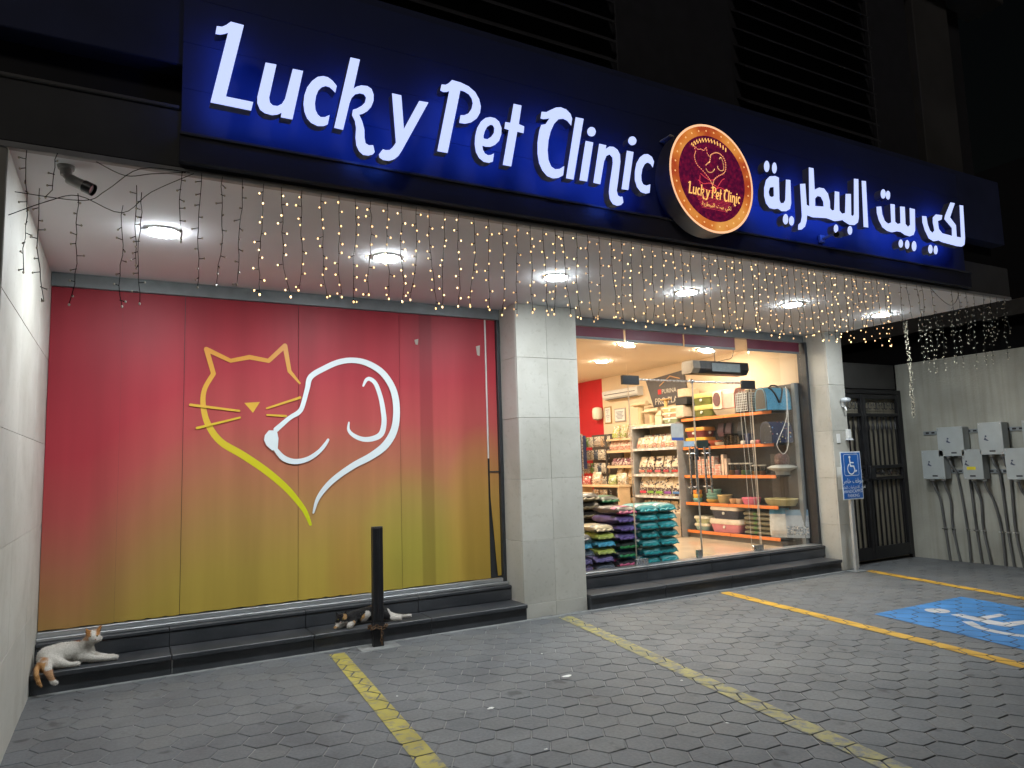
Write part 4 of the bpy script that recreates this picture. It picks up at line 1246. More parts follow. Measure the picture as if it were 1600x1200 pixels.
for k in range(9):
    z = BC.z - 0.155 - k * 0.011
    h = 0.18 - k * 0.006
    ln.add([(BC.x - h, 3.7693, z), (BC.x + h, 3.7693, z), (BC.x + h, 3.7693, z + 0.003), (BC.x - h, 3.7693, z + 0.003)], [(0, 1, 2, 3)])
P('logo_lines', ln, 'redlit', bdg)
allx = [p[0] for l in TR['EN'].values() for lp in l for p in lp]
ex0, ex1 = min(allx), max(allx)
tx = MB()
for loops in TR['EN'].values():
    v, f = poly_prism(loops, 0, 0)
    tx.add([(BC.x - 0.255 + (a - ex0) / (ex1 - ex0) * 0.53, 3.7668, BC.z - 0.115 + (b - 3.60) * 0.20) for a, b in v], f)
P('badge_lettering', tx, 'goldtext', bdg)
ar = text2d(AR_BADGE, 0.044)
P('badge_lettering', MB().add([(BC.x + 0.02 + a, 3.7672, BC.z - 0.225 + b) for a, b in ar[0]], ar[1]), 'goldtext', bdg)
tp = MB()
for k in range(13):
    t = math.radians(128 - k * 5.8)
    for (da, dr) in ((0, 0), (0.022, 0.014)):
        x, z = BC.x + (0.292 + dr) * math.cos(t + da), BC.z + (0.292 + dr) * math.sin(t + da)
        tp.add([(x - 0.006, 3.7675, z - 0.010), (x + 0.005, 3.7675, z - 0.007), (x + 0.006, 3.7675, z + 0.011), (x - 0.004, 3.7675, z + 0.008)], [(0, 1, 2, 3)])
P('badge_arc_marks', tp, 'goldtext', bdg)
P('bracket', MB().box(BC.x - 0.30, BC.x - 0.26, 3.88, 4.006, BC.z + BR - 0.095, BC.z + BR - 0.08, 0.004), 'white', bdg)

# ------------------------------------------------------------------ canopy downlights
def downlight(x, y, z, label, lens, group, r=0.088):
    t = T('downlight', label, 'downlight', (x, y, z), group)
    P('trim_ring', MB().lathe([(r + 0.022, 0.0), (r + 0.020, -0.007), (r + 0.004, -0.010), (r, -0.006), (r - 0.001, 0.004)], (x, y, z - 0.001), 28), 'white', t)
    P('lens', MB().lathe([(r * 0.80, -0.0205), (r - 0.004, -0.0175), (r - 0.003, -0.0128)], (x, y, z - 0.001), 20), lens, t)
    if lens == 'downlight':
        rf = MB()
        for k in range(26):
            a0 = 2 * math.pi * k / 26
            rf.add([(x + (r + 0.004) * math.cos(a0), y + (r + 0.004) * math.sin(a0), z - 0.011), (x + (r + 0.004) * math.cos(a0 + 0.12), y + (r + 0.004) * math.sin(a0 + 0.12), z - 0.011), (x + (r + 0.010) * math.cos(a0 + 0.06), y + (r + 0.010) * math.sin(a0 + 0.06), z - 0.024)], [(0, 1, 2)])
        P('ring_teeth', rf, 'white', t)
    return t
where = ['nearest the left wall, by the security camera', 'second from the left, over the pet logo', 'third from the left, over the stone column', 'over the left half of the glass shopfront', 'over the right half of the glass shopfront', 'nearest the right end of the canopy']
for k, x in enumerate((0.20, 1.75, 3.28, 4.78, 6.28, 7.80)):
    downlight(x, 5.10, SOF, 'lit round canopy downlight ' + where[k], 'downlight', 'canopy downlights')

# ------------------------------------------------------------------ security cameras
def bullet_camera(base, tip, label, up=(0, 0, 1)):
    b, t = Vector(base), Vector(tip)
    c = T('security_camera', label, 'camera', base)
    d = (t - b).normalized()
    body0 = b + Vector((0, 0, -0.060)) + d * 0.015
    P('mount', MB().cyl(b, b + Vector((0, 0, -0.018)), 0.042, 0.037, 18).cyl(b + Vector((0, 0, -0.018)), b + Vector((0, 0, -0.05)), 0.03, 0.026, 12).tube([b + Vector((0, 0, -0.045)), body0 + d * 0.02], 0.020, 8), C((0.32, 0.31, 0.29), 0.5), c)
    e = body0 + d * 0.115
    P('body', MB().cyl(body0, e, 0.027, 0.029, 18), C((0.36, 0.35, 0.33), 0.45), c)
    P('hood', MB().cyl(e - d * 0.03, e + d * 0.018, 0.032, 0.032, 18, caps=False), 'blackplastic', c)
    P('lens', MB().cyl(e + d * 0.001, e + d * 0.006, 0.026, 0.023, 16), C((0.55, 0.60, 0.62), 0.15, metal=0.6), c)
    return c
bullet_camera((-0.29, 4.19, SOF), (-0.04, 4.10, SOF - 0.13), 'grey bullet camera hanging under the left end of the canopy')
sc2 = T('security_camera', 'small bullet camera on a bracket under the Arabic letters of the sign', 'camera', (5.36, PF - 0.001, 3.36))
P('mount', MB().box(5.33, 5.39, PF - 0.03, PF - 0.0015, 3.335, 3.405, 0.006).tube([(5.36, PF - 0.03, 3.37), (5.36, PF - 0.10, 3.38), (5.36, PF - 0.15, 3.38)], 0.014, 8), C((0.45, 0.46, 0.5), 0.4), sc2)
P('body', MB().cyl((5.42, PF - 0.16, 3.375), (5.31, PF - 0.20, 3.35), 0.028, 0.027, 16), C((0.45, 0.46, 0.5), 0.4), sc2)
P('lens', MB().cyl((5.31, PF - 0.20, 3.35), (5.302, PF - 0.203, 3.348), 0.024, 0.021, 14), 'blackplastic', sc2)

# ------------------------------------------------------------------ fairy-light strands
def strand(x, y, z0, length, lit, label, group, nb=None, sway=0.012, every=0.058, dense=1):
    n = max(6, int(length / 0.05))
    pts = []
    ph = random.random() * 6
    drift = random.uniform(-0.04, 0.04)
    for k in range(n + 1):
        t = k / n
        pts.append((x + drift * t * t + sway * math.sin(ph + t * 7) * t + random.uniform(-0.004, 0.004), y + random.uniform(-0.006, 0.006), z0 - length * t))
    o = T('fairy_light_strand', label, 'fairy lights', (x, y, z0), group)
    w = MB().tube(pts, 0.0021, 3, smooth=False)
    bl_ = MB()
    z = z0 - 0.045
    at_z = lambda zz: pts[min(n, max(0, int((z0 - zz) / length * n)))]
    while z > z0 - length - 0.001:
        for q in range(dense):
            c = at_z(z)
            a = random.uniform(0, 6.28)
            l = random.uniform(0.018, 0.032)
            tip = (c[0] + l * math.cos(a), c[1] + 0.6 * l * math.sin(a), z - random.uniform(-0.006, 0.014))
            w.tube([(c[0], c[1], z), tip], 0.0026, 3, smooth=False)
            r = random.uniform(0.0042, 0.0054) if lit else 0.0050
            bl_.ball(tip, r, 6, 4, sz=1.25)
        z -= every * random.uniform(0.75, 1.3)
    bl_.ball((pts[-1][0], pts[-1][1], pts[-1][2] - 0.004), 0.0054 if lit else 0.0055, 6, 4, sz=1.4)
    P('wire', w, 'wire' if lit or lit is None else 'wire', o)
    P('bulbs', bl_, random.choice(('bulb', 'bulb', 'bulbdim', 'bulbhot')) if lit else 'bulboff', o, kind='stuff')
    return o
x = 0.655
n_lit = 0
while x < 6.35:
    strand(x, 3.995 + random.uniform(-0.01, 0.01), SOF - 0.012, 0.60 + random.uniform(-0.025, 0.03) - (0.2 if random.random() < 0.03 else 0), True, 'glowing fairy light strand, ' + nth(n_lit + 1) + ' lit one from the left on the canopy edge', 'lit fairy light strands on the canopy edge')
    n_lit += 1
    x += random.uniform(0.082, 0.115) if x < 2.4 else random.uniform(0.075, 0.105)
for k, (x, z0, l) in enumerate(((-0.44, 3.08, 0.60), (-0.385, 2.90, 0.55), (-0.32, 3.09, 0.23), (-0.22, 2.89, 0.56), (-0.03, 2.86, 0.52), (0.035, 2.98, 0.42), (0.055, 2.94, 0.58), (0.24, 3.09, 0.38), (0.335, 3.09, 0.62), (0.44, 3.09, 0.60), (0.545, 3.09, 0.59))):
    strand(x, 3.995 + random.uniform(-0.02, 0.02), z0, l, False, 'unlit dark fairy light strand, ' + nth(k + 1) + ' from the left wall under the canopy', 'unlit fairy light strands at the left end')
for k, x in enumerate((6.45, 6.56, 6.72, 6.80, 6.95, 7.30, 7.42, 7.55, 7.70, 7.86, 8.0, 8.12, 8.28)):
    strand(x, 4.0, SOF - 0.012, random.uniform(0.32, 0.55), False, 'unlit fairy light strand, ' + nth(k + 1) + ' after the last lit strand on the canopy edge', 'unlit fairy light strands at the right end')
for k in range(13):
    strand(8.40 + random.uniform(-0.02, 0.03), 4.10 + k * 0.078 + random.uniform(-0.03, 0.03), SOF - 0.005, random.uniform(0.40, 0.72), False, 'unlit pale fairy light strand, ' + nth(k + 1) + ' from the front on the canopy side', 'unlit fairy light strands on the canopy side', dense=2)
strand(8.36, 5.16, SOF - 0.005, 1.20, False, 'long thick bundle of unlit fairy lights hanging lowest by the yard', None, every=0.024, dense=4, sway=0.02)
# loose feed wires
def wire_thing(pts, label, r=0.0022):
    ONE('loose_wire', MB().tube(smooth_path(pts, 5), r, 4), 'wire', pts[0], label, 'wire', 'loose wires under the canopy')
wire_thing([(0.28, 3.99, 3.09), (0.05, 3.99, 3.07), (-0.10, 3.99, 2.93), (-0.20, 3.99, 2.86), (-0.48, 3.99, 2.86)], 'loose dark wire sagging to the left wall under the canopy')
wire_thing([(0.30, 3.985, 3.085), (0.10, 3.985, 2.95), (-0.03, 3.985, 2.82), (-0.22, 3.985, 2.88), (-0.35, 3.985, 2.83), (-0.50, 3.985, 2.74)], 'lower loose dark wire crossing the left corner of the soffit')
wire_thing([(-0.15, 3.99, 3.07), (-0.02, 3.99, 3.02), (0.10, 3.99, 3.05), (0.26, 3.99, 3.085)], 'short loose wire looped near the security camera')
wire_thing([(6.95, 4.0, 3.07), (7.10, 4.0, 2.98), (7.25, 4.0, 2.93), (7.36, 4.0, 2.98), (7.42, 4.0, 3.07)], 'loose wire looped at the right end of the canopy')
# ------------------------------------------------------------------ shop room
FZ = 0.262
CZ = 3.06
RW = 8.12
ONE('shop_floor', MB().box(2.9, 8.2, 6.56, 12.6, FZ - 0.05, FZ), 'shopfloor', (5.5, 9, FZ), kind='structure')
ONE('shop_ceiling', MB().box(2.9, 8.2, 6.56, 12.6, CZ, CZ + 0.03), 'shopceil', (5.5, 9, CZ), kind='structure')
ONE('shop_right_wall', MB().box(RW, RW + 0.05, 6.56, 11.13, FZ, CZ), 'cream_wall', (RW, 9, FZ), kind='structure')
ONE('shop_red_wall', MB().box(RW, RW + 0.05, 11.131, 12.5, FZ, CZ), 'redwall', (RW, 11.8, FZ), kind='structure')
ONE('shop_back_wall', MB().box(2.9, 8.2, 12.5, 12.58, FZ, CZ), 'cream_wall', (5.5, 12.5, FZ), kind='structure')
ONE('shop_left_wall', MB().box(2.9, 2.96, 6.56, 12.5, FZ, CZ), 'cream_wall', (2.9, 9, FZ), kind='structure')
wl = ['nearest the glass, above the door', 'nearest the glass, above the orange shelves', 'farther back, above the red wall', 'hidden to the left behind the column', 'at the left middle of the shop ceiling', 'deep in the shop', 'deep in the shop at the left']
for k, (x, y) in enumerate(((5.95, 7.57), (7.43, 7.62), (6.66, 9.10), (4.45, 7.6), (5.1, 9.1), (6.7, 10.7), (5.0, 10.8))):
    downlight(x, y, CZ, 'lit round shop ceiling light ' + wl[k], 'shoplight', 'shop ceiling lights', 0.09)

# ------------------------------------------------------------------ glass shopfront
sf = T('glass_shopfront', 'frameless glass shopfront with double doors and maroon top band', 'shopfront', (6.15, GY, 0.29))
P('header', MB().box(4.172, 8.128, GY - 0.03, GY + 0.06, 3.00, SOF - 0.002, 0.003), 'greyframe', sf)
for (a, b, dz) in ((4.172, 5.08, 0.0), (5.11, 5.985, -0.005), (6.01, 6.86, -0.012), (7.08, 8.06, -0.01)):
    P('film_band', MB().box(a, b, GY - 0.004, GY - 0.001, 2.885 + dz, 2.998), 'maroon', sf)
    P('film_edge', MB().box(a, b, GY - 0.005, GY - 0.0008, 2.855 + dz, 2.884 + dz), 'greyframe', sf)
P('threshold', MB().box(4.172, 8.128, GY - 0.08, GY + 0.07, 0.2915, 0.305, 0.003), 'alu', sf)
P('jamb', MB().box(8.085, 8.128, GY - 0.08, GY + 0.06, 0.306, 2.998, 0.003), 'darkframe', sf)
P('jamb', MB().box(4.172, 4.20, GY - 0.03, GY + 0.06, 0.306, 2.853, 0.003), 'greyframe', sf)
def pane(x0, x1, z0, z1, name='glass_pane', parent=sf):
    return P(name, MB().box(x0, x1, GY + 0.001, GY + 0.011, z0, z1), 'glass', parent)
pane(4.202, 5.105, 0.306, 2.99)
pane(7.115, 8.083, 0.306, 2.99)
pane(5.113, 6.10, 2.43, 2.99)
pane(6.105, 7.107, 2.43, 2.99)
d1 = pane(5.118, 6.098, 0.325, 2.415, 'door')
d2 = pane(6.108, 7.102, 0.325, 2.415, 'door')
for d, x0, x1 in ((d1, 5.118, 6.098), (d2, 6.108, 7.102)):
    P('edge', MB().box(x0 - 0.003, x0 + 0.002, GY - 0.001, GY + 0.013, 0.325, 2.415).box(x1 - 0.002, x1 + 0.003, GY - 0.001, GY + 0.013, 0.325, 2.415).box(x0, x1, GY - 0.001, GY + 0.013, 2.413, 2.418), C((0.55, 0.50, 0.42), 0.3, metal=0.4), d)
for (a, b, z0, z1, m_) in ((5.03, 5.27, 2.355, 2.46, 'blackplastic'), (6.94, 7.17, 2.345, 2.455, 'blackplastic')):
    P('patch_fitting', MB().box(a, b, GY - 0.014, GY + 0.026, z0, z1, 0.003), m_, sf)
for (a, b, z0, z1) in ((5.10, 5.27, 0.307, 0.375), (6.02, 6.092, 0.307, 0.40), (6.95, 7.12, 0.307, 0.375)):
    P('floor_patch', MB().box(a, b, GY - 0.014, GY + 0.026, z0, z1, 0.003), 'chrome', sf)
P('support_bar', MB().cyl((5.27, GY + 0.02, 2.42), (7.0, GY + 0.02, 2.42), 0.013, seg=10).ball((6.10, GY + 0.01, 2.42), 0.03, 10, 8), 'chrome', sf)
for d, xh in ((d1, 6.00), (d2, 6.235)):
    h = MB()
    for dx in (-0.055, 0.03):
        h.cyl((xh + dx, GY - 0.055, 1.06), (xh + dx, GY - 0.055, 1.62), 0.0125, seg=10)
    for z in (1.14, 1.54):
        h.cyl((xh - 0.055, GY - 0.055, z), (xh - 0.055, GY + 0.001, z), 0.008, seg=8)
        h.cyl((xh + 0.03, GY - 0.055, z), (xh + 0.03, GY + 0.001, z), 0.008, seg=8)
        h.cyl((xh - 0.055, GY - 0.055, z), (xh + 0.03, GY - 0.055, z), 0.008, seg=8)
    P('pull_handle', h, 'chrome', d)
P('lock', MB().box(6.03, 6.12, GY - 0.02, GY + 0.032, 1.46, 1.60, 0.004), 'darkframe', d1)
P('notice', MB().box(5.72, 5.91, GY - 0.0022, GY - 0.0004, 1.70, 1.90), C((0.46, 0.45, 0.42), 0.6), d1)
P('notice_band', MB().box(5.725, 5.905, GY - 0.0036, GY - 0.0024, 1.70, 1.735), C((0.05, 0.10, 0.36), 0.6), d1)
P('notice', MB().box(5.905, 6.075, GY - 0.0022, GY - 0.0004, 1.625, 1.69), C((0.42, 0.52, 0.62), 0.6), d1)
P('notice', MB().box(6.12, 6.30, GY - 0.0022, GY - 0.0004, 1.60, 1.70), C((0.02, 0.03, 0.025), 0.5), d2)
for k, (x, dx) in enumerate(((6.93, 0.05), (6.98, 0.10), (7.10, 0.03))):
    P('hanging_cord', MB().tube(smooth_path([(x, GY + 0.05, 2.36), (x + dx * 0.3, GY + 0.05, 1.9), (x + dx * 0.7, GY + 0.05, 1.3), (x + dx, GY + 0.05, 0.36 + 0.5 * (k == 1))], 4), 0.0035, 5), C((0.62, 0.58, 0.50), 0.5), sf)
lc = [(7.82, GY + 0.06, 2.40), (7.80, GY + 0.06, 2.0), (7.60, GY + 0.06, 1.68), (7.58, GY + 0.06, 1.60), (7.68, GY + 0.06, 1.50), (7.78, GY + 0.06, 1.60), (7.82, GY + 0.06, 1.9), (7.84, GY + 0.06, 2.38)]
ONE('white_cord', MB().tube(smooth_path(lc, 6), 0.005, 6), C((0.66, 0.66, 0.62), 0.5), lc[0], 'looped white cord hanging in front of the blue carrier bag', 'cord')

# ------------------------------------------------------------------ air curtain
ac = T('air_curtain', 'dark air curtain unit with pale front plate hanging above the door', 'air curtain', (6.78, 6.78, 2.56))
prof = [(-0.02, 0.16), (0.17, 0.16), (0.19, 0.12), (0.19, 0.0), (0.02, 0.0), (-0.03, 0.06)]
b_ = MB()
r0 = [(6.37, 6.75 + p[0], 2.565 + p[1]) for p in prof]
r1 = [(7.33, 6.75 + p[0], 2.565 + p[1]) for p in prof]
b_.loft([r0, r1], smooth=False)
P('body', b_, C((0.035, 0.035, 0.038), 0.35), ac)
P('end_cap', MB().loft([[(6.345, q[1], q[2]) for q in r0], [(6.46, q[1] - 0.003, q[2]) for q in r0]], smooth=False), C((0.32, 0.27, 0.21), 0.4), ac)
P('front_plate', MB().box(6.66, 7.16, 6.712, 6.722, 2.59, 2.70, 0.004), C((0.34, 0.40, 0.42), 0.4), ac)
P('hanging_wire', MB().tube(smooth_path([(6.82, 6.78, 2.73), (6.9, 6.72, 2.75), (7.02, 6.70, 2.80), (7.05, 6.70, 3.05)], 4), 0.004, 5).tube([(6.85, 6.85, 2.72), (6.85, 6.85, 3.05)], 0.006, 6), 'blackplastic', ac)

# ------------------------------------------------------------------ wall things
bn = T('pet_food_banner', 'tilted dark grey pet food banner board on the shop wall', 'banner', (RW, 9.2, 2.45))
BX = RW - 0.03
bq = [(9.78, 2.86), (8.82, 2.93), (8.72, 2.42), (9.60, 2.37)]
P('board', MB().loft([[(BX, y, z) for y, z in bq], [(BX + 0.02, y, z) for y, z in bq]], smooth=False), C((0.085, 0.080, 0.085), 0.5), bn)
def wall_text(body, size, y, z, x, slope=-0.03, sp=1.0):
    v, f = text2d(body, size, 'LEFT', sp)
    return MB().add([(x, y - a, z + b + slope * -a) for a, b in v], f)
P('label_plate', MB().box(BX - 0.004, BX - 0.001, 8.99, 9.47, 2.575, 2.675), C((0.10, 0.085, 0.08), 0.5), bn)
P('red_block', MB().box(BX - 0.007, BX - 0.0045, 9.38, 9.465, 2.585, 2.668), C((0.62, 0.02, 0.02), 0.5), bn)
P('lettering', wall_text('PURINA', 0.105, 9.365, 2.59, BX - 0.008, 0.0), C((0.74, 0.70, 0.62), 0.6), bn)
P('lettering', wall_text('PRO PLAN', 0.155, 9.555, 2.415, BX - 0.008, 0.0, 0.95), C((0.74, 0.66, 0.54), 0.6), bn)
ch = MB()
for (a, b) in (((9.42, 2.72), (9.14, 2.86)), ((9.14, 2.86), (8.90, 2.79))):
    dy, dz = b[0] - a[0], b[1] - a[1]
    ch.add([(BX - 0.005, a[0], a[1]), (BX - 0.005, b[0], b[1]), (BX - 0.005, b[0], b[1] + 0.018), (BX - 0.005, a[0], a[1] + 0.018)], [(0, 1, 2, 3)])
P('gold_chevron', ch, C((0.62, 0.34, 0.14), 0.5), bn)
au = T('wall_air_conditioner', 'white split air conditioner high on the shop wall', 'air conditioner', (RW, 10.3, 2.6))
P('body', MB().loft([[(RW - p[0], y, 2.62 + p[1]) for p in ((0.0, 0.0), (0.09, 0.0), (0.13, 0.04), (0.14, 0.13), (0.12, 0.16), (0.0, 0.16))] for y in (9.90, 10.95)], smooth=False), 'white', au)
P('outlet_slot', MB().box(RW - 0.128, RW - 0.07, 9.96, 10.88, 2.613, 2.619).box(RW - 0.1435, RW - 0.1402, 9.96, 10.88, 2.70, 2.712), C((0.06, 0.06, 0.06), 0.5), au)
for k, (y0, y1, z0, z1, fc, lb) in enumerate(((10.85, 11.06, 2.18, 2.50, (0.40, 0.25, 0.08), 'narrow framed certificate with gold frame on the shop wall'), (10.42, 10.75, 2.19, 2.44, (0.36, 0.33, 0.30), 'wide framed certificate with grey frame on the shop wall'))):
    t = T('framed_certificate', lb, 'certificate', (RW, (y0 + y1) / 2, z0), 'framed certificates')
    P('frame', MB().box(RW - 0.02, RW - 0.001, y0, y1, z0, z1, 0.003), C(fc, 0.4), t)
    P('paper', MB().box(RW - 0.023, RW - 0.0205, y0 + 0.02, y1 - 0.02, z0 + 0.02, z1 - 0.02), 'paper', t)
    tl = MB()
    for q in range(6):
        zq = z1 - 0.07 - q * (z1 - z0 - 0.10) / 6
        ins = 0.05 + 0.02 * (q % 3)
        tl.box(RW - 0.0245, RW - 0.0235, y0 + ins, y1 - ins, zq, zq + 0.012)
    P('print_lines', tl, C((0.25, 0.27, 0.33), 0.7), t)
ONE('wall_lamp', MB().lathe([(0.03, 0.0), (0.085, 0.02), (0.10, 0.08), (0.10, 0.18), (0.085, 0.23), (0.03, 0.25)], (RW - 0.101, 11.18, 2.26), 18), C((0.74, 0.66, 0.54), 0.5), (RW - 0.1, 11.18, 2.26), 'round cream wall dispenser beside the framed certificates', 'dispenser')
ONE('door_sensor', MB().cyl((6.3, 9.4, CZ - 0.001), (6.3, 9.4, CZ - 0.05), 0.06, 0.045, 16), C((0.30, 0.36, 0.30), 0.5), (6.3, 9.4, CZ), 'small grey green round detector on the shop ceiling', 'detector')

# ------------------------------------------------------------------ near shelving with orange edges
SXF = 7.80
SY0, SY1 = 6.80, 8.60
SHZ = [2.10, 1.652, 1.217, 0.80, 0.376]
ns = T('shelf_unit', 'dark wall shelving with orange shelf edges nearest the glass', 'shelving', (7.95, 7.6, FZ))
P('back_board', MB().box(RW - 0.03, RW - 0.002, 6.58, 8.62, FZ + 0.001, 2.46), 'darkboard', ns)
P('base', MB().box(SXF + 0.03, RW - 0.031, SY0, SY1, FZ + 0.001, SHZ[4] - 0.045), C((0.16, 0.14, 0.12), 0.5), ns)
P('end_panel', MB().box(RW - 0.10, RW - 0.031, 6.58, 6.64, FZ + 0.001, 2.46, 0.003), 'greyframe', ns)
for k, z in enumerate(SHZ):
    for (a, b) in ((SY0, 7.69), (7.695, SY1)):
        sh = P('shelf', MB().box(SXF, RW - 0.031, a, b, z - 0.03, z - 0.001), 'darkboard', ns)
        P('orange_edge', MB().box(SXF - 0.012, SXF - 0.0005, a + 0.002, b - 0.002, z - 0.042, z + 0.002, 0.002), 'orange', sh)

def litter_tray(name, label, loc, rz, base, rim, lx=0.40, ly=0.30, h=0.16, group=None):
    k = Kit()
    def rr(sx, sy, z, c=0.05, n=4):
        pts = []
        for (qx, qy, a0) in ((1, 1, 0), (-1, 1, 90), (-1, -1, 180), (1, -1, 270)):
            for i in range(n + 1):
                a = math.radians(a0 + 90 * i / n)
                pts.append((qx * (sx - c) + c * math.cos(a), qy * (sy - c) + c * math.sin(a), z))
        return pts
    k.part('tray', MB().loft([rr(lx * .42, ly * .42, 0), rr(lx * .48, ly * .48, h * .62)]), C(base, 0.4))
    k.part('rim', MB().loft([rr(lx * .50, ly * .50, h * .625), rr(lx * .515, ly * .515, h * .72), rr(lx * .49, ly * .49, h * .99), rr(lx * .44, ly * .44, h)]), C(rim, 0.4))
    k.part('latch', MB().cyl((-lx * .485, 0, h * .42), (-lx * .53, 0, h * .42), 0.022, 0.020, 10).cyl((0, -ly * .485, h * .42), (0, -ly * .53, h * .42), 0.022, 0.020, 10), C((0.70, 0.68, 0.60), 0.4))
    return k.place(name, label, 'litter tray', loc, rz, group)
olive, lemon = (0.15, 0.16, 0.035), (0.62, 0.52, 0.16)
litter_tray('litter_tray', 'upper olive litter tray with yellow rim on the top shelf', (7.96, 8.16, 2.286), 0, olive, lemon, 0.30, 0.42, 0.185)
litter_tray('litter_tray', 'lower olive litter tray with yellow rim on the top shelf', (7.96, 8.16, 2.10), 0, olive, lemon, 0.30, 0.42, 0.185)
litter_tray('litter_tray', 'maroon litter tray with orange rim on the second shelf', (7.95, 8.36, 1.80), 0, (0.16, 0.03, 0.035), (0.72, 0.30, 0.05), 0.28, 0.42, 0.155)
litter_tray('litter_tray', 'dark green litter tray with amber rim on the second shelf', (7.95, 8.36, 1.653), 0, (0.025, 0.05, 0.04), (0.72, 0.38, 0.05), 0.28, 0.42, 0.145)
for k, (b, r_, lb) in enumerate((((0.40, 0.44, 0.24), (0.70, 0.66, 0.48), 'lowest pale green tray in the stack left of the orange shelves'), ((0.70, 0.40, 0.28), (0.70, 0.60, 0.44), 'pale coral tray in the middle of the stack left of the orange shelves'), ((0.55, 0.52, 0.26), (0.72, 0.66, 0.42), 'topmost cream tray in the stack left of the orange shelves'))):
    litter_tray('litter_tray', lb, (7.93, 8.87, 2.06 + k * 0.085), 0.05 * k, b, r_, 0.30, 0.38, 0.084)
litter_tray('litter_tray', 'cream litter tray over navy base on the bottom shelf', (7.95, 7.83, 0.575), 0.0, (0.03, 0.035, 0.06), (0.74, 0.64, 0.52), 0.29, 0.56, 0.20)
litter_tray('litter_tray', 'cream litter tray over pink base on the bottom shelf', (7.95, 7.83, 0.377), 0.0, (0.62, 0.22, 0.26), (0.74, 0.64, 0.52), 0.29, 0.62, 0.195)
litter_tray('litter_tray', 'small cream and sage tray at the left of the bottom shelf', (7.95, 8.33, 0.485), 0.0, (0.46, 0.50, 0.30), (0.72, 0.66, 0.50), 0.28, 0.30, 0.105)
litter_tray('litter_tray', 'small cream and teal tray at the left of the bottom shelf', (7.95, 8.33, 0.377), 0.0, (0.30, 0.46, 0.44), (0.72, 0.66, 0.50), 0.28, 0.30, 0.105)

# hooded litter house
hl = T('hooded_litter_box', 'cream and pink hooded litter box with round opening', 'litter box', (7.96, 7.70, 2.10))
arch = lambda y, s_, zb: [(7.83 + 0.26 * u, y, zb + 0.30 * s_ * w) for u, w in ((0, 0), (1, 0), (1, 0.72), (0.86, 0.94), (0.6, 1.0), (0.4, 1.0), (0.14, 0.94), (0, 0.72))]
P('base_tray', MB().loft([[(7.85, 7.51, 2.101), (8.07, 7.51, 2.101), (8.07, 7.88, 2.101), (7.85, 7.88, 2.101)], [(7.82, 7.48, 2.19), (8.09, 7.48, 2.19), (8.09, 7.92, 2.19), (7.82, 7.92, 2.19)]], smooth=False), C((0.62, 0.52, 0.38), 0.4), hl)
P('hood', MB().loft([arch(7.50, 0.98, 2.20), arch(7.90, 1.0, 2.20)], smooth=False), C((0.72, 0.33, 0.27), 0.4), hl)
P('front_shell', MB().loft([[(7.80 + 0.03 * (p[0] > 7.9), 7.72 + (p[1] - 7.5) * 0, p[2]) for p in arch(7.7, 0.9, 2.2)], [(7.80, 7.90, p[2]) for p in arch(7.7, 0.9, 2.2)]], smooth=False), C((0.74, 0.60, 0.44), 0.4), hl)
P('opening', MB().loft([[(7.795, 7.81 + 0.075 * math.cos(t), 2.345 + 0.105 * math.sin(t)) for t in [q * math.pi / 8 for q in range(16)]], [(7.788, 7.81 + 0.075 * math.cos(t), 2.345 + 0.105 * math.sin(t)) for t in [q * math.pi / 8 for q in range(16)]]], smooth=False), C((0.12, 0.05, 0.05), 0.5), hl)
# wire carrier
wc_ = T('pet_carrier', 'brown pet carrier with white wire grid door', 'pet carrier', (7.95, 7.36, 2.10))
P('shell', MB().box(7.82, 8.08, 7.22, 7.47, 2.101, 2.42, 0.035), C((0.075, 0.045, 0.03), 0.5), wc_)
gr = MB()
for q in range(7):
    gr.cyl((7.812, 7.245 + q * 0.034, 2.13), (7.812, 7.245 + q * 0.034, 2.39), 0.0035, seg=5)
for q in range(8):
    gr.cyl((7.812, 7.24, 2.135 + q * 0.036), (7.812, 7.455, 2.135 + q * 0.036), 0.0035, seg=5)
for q in range(7):
    gr.cyl((7.84 + q * 0.034, 7.212, 2.13), (7.84 + q * 0.034, 7.212, 2.39), 0.0035, seg=5)
for q in range(8):
    gr.cyl((7.835, 7.212, 2.135 + q * 0.036), (8.06, 7.212, 2.135 + q * 0.036), 0.0035, seg=5)
P('wire_door', gr, 'white', wc_)
# carrier bags with rounded tops
def spotted(name, base, cols, scale):
    ma, nt, b = nodes_of(name)
    tc = nt.nodes.new('ShaderNodeTexCoord')
    vo = nt.nodes.new('ShaderNodeTexVoronoi')
    vo.inputs['Scale'].default_value = scale
    nt.links.new(tc.outputs['Object'], vo.inputs['Vector'])
    r = ramp(nt, [(0.0, (1, 1, 1)), (0.22, (1, 1, 1)), (0.27, (0, 0, 0))])
    nt.links.new(vo.outputs['Distance'], r.inputs[0])
    sx = nt.nodes.new('ShaderNodeSeparateColor')
    nt.links.new(vo.outputs['Color'], sx.inputs[0])
    rc = ramp(nt, [(k / len(cols), c) for k, c in enumerate(cols)], 'CONSTANT')
    nt.links.new(sx.outputs[0], rc.inputs[0])
    mx = nt.nodes.new('ShaderNodeMix')
    mx.data_type = 'RGBA'
    mx.inputs[6].default_value = (*base, 1)
    nt.links.new(r.outputs[0], mx.inputs[0])
    nt.links.new(rc.outputs[0], mx.inputs[7])
    nt.links.new(mx.outputs[2], b.inputs['Base Color'])
    b.inputs['Roughness'].default_value = 0.7
    return ma
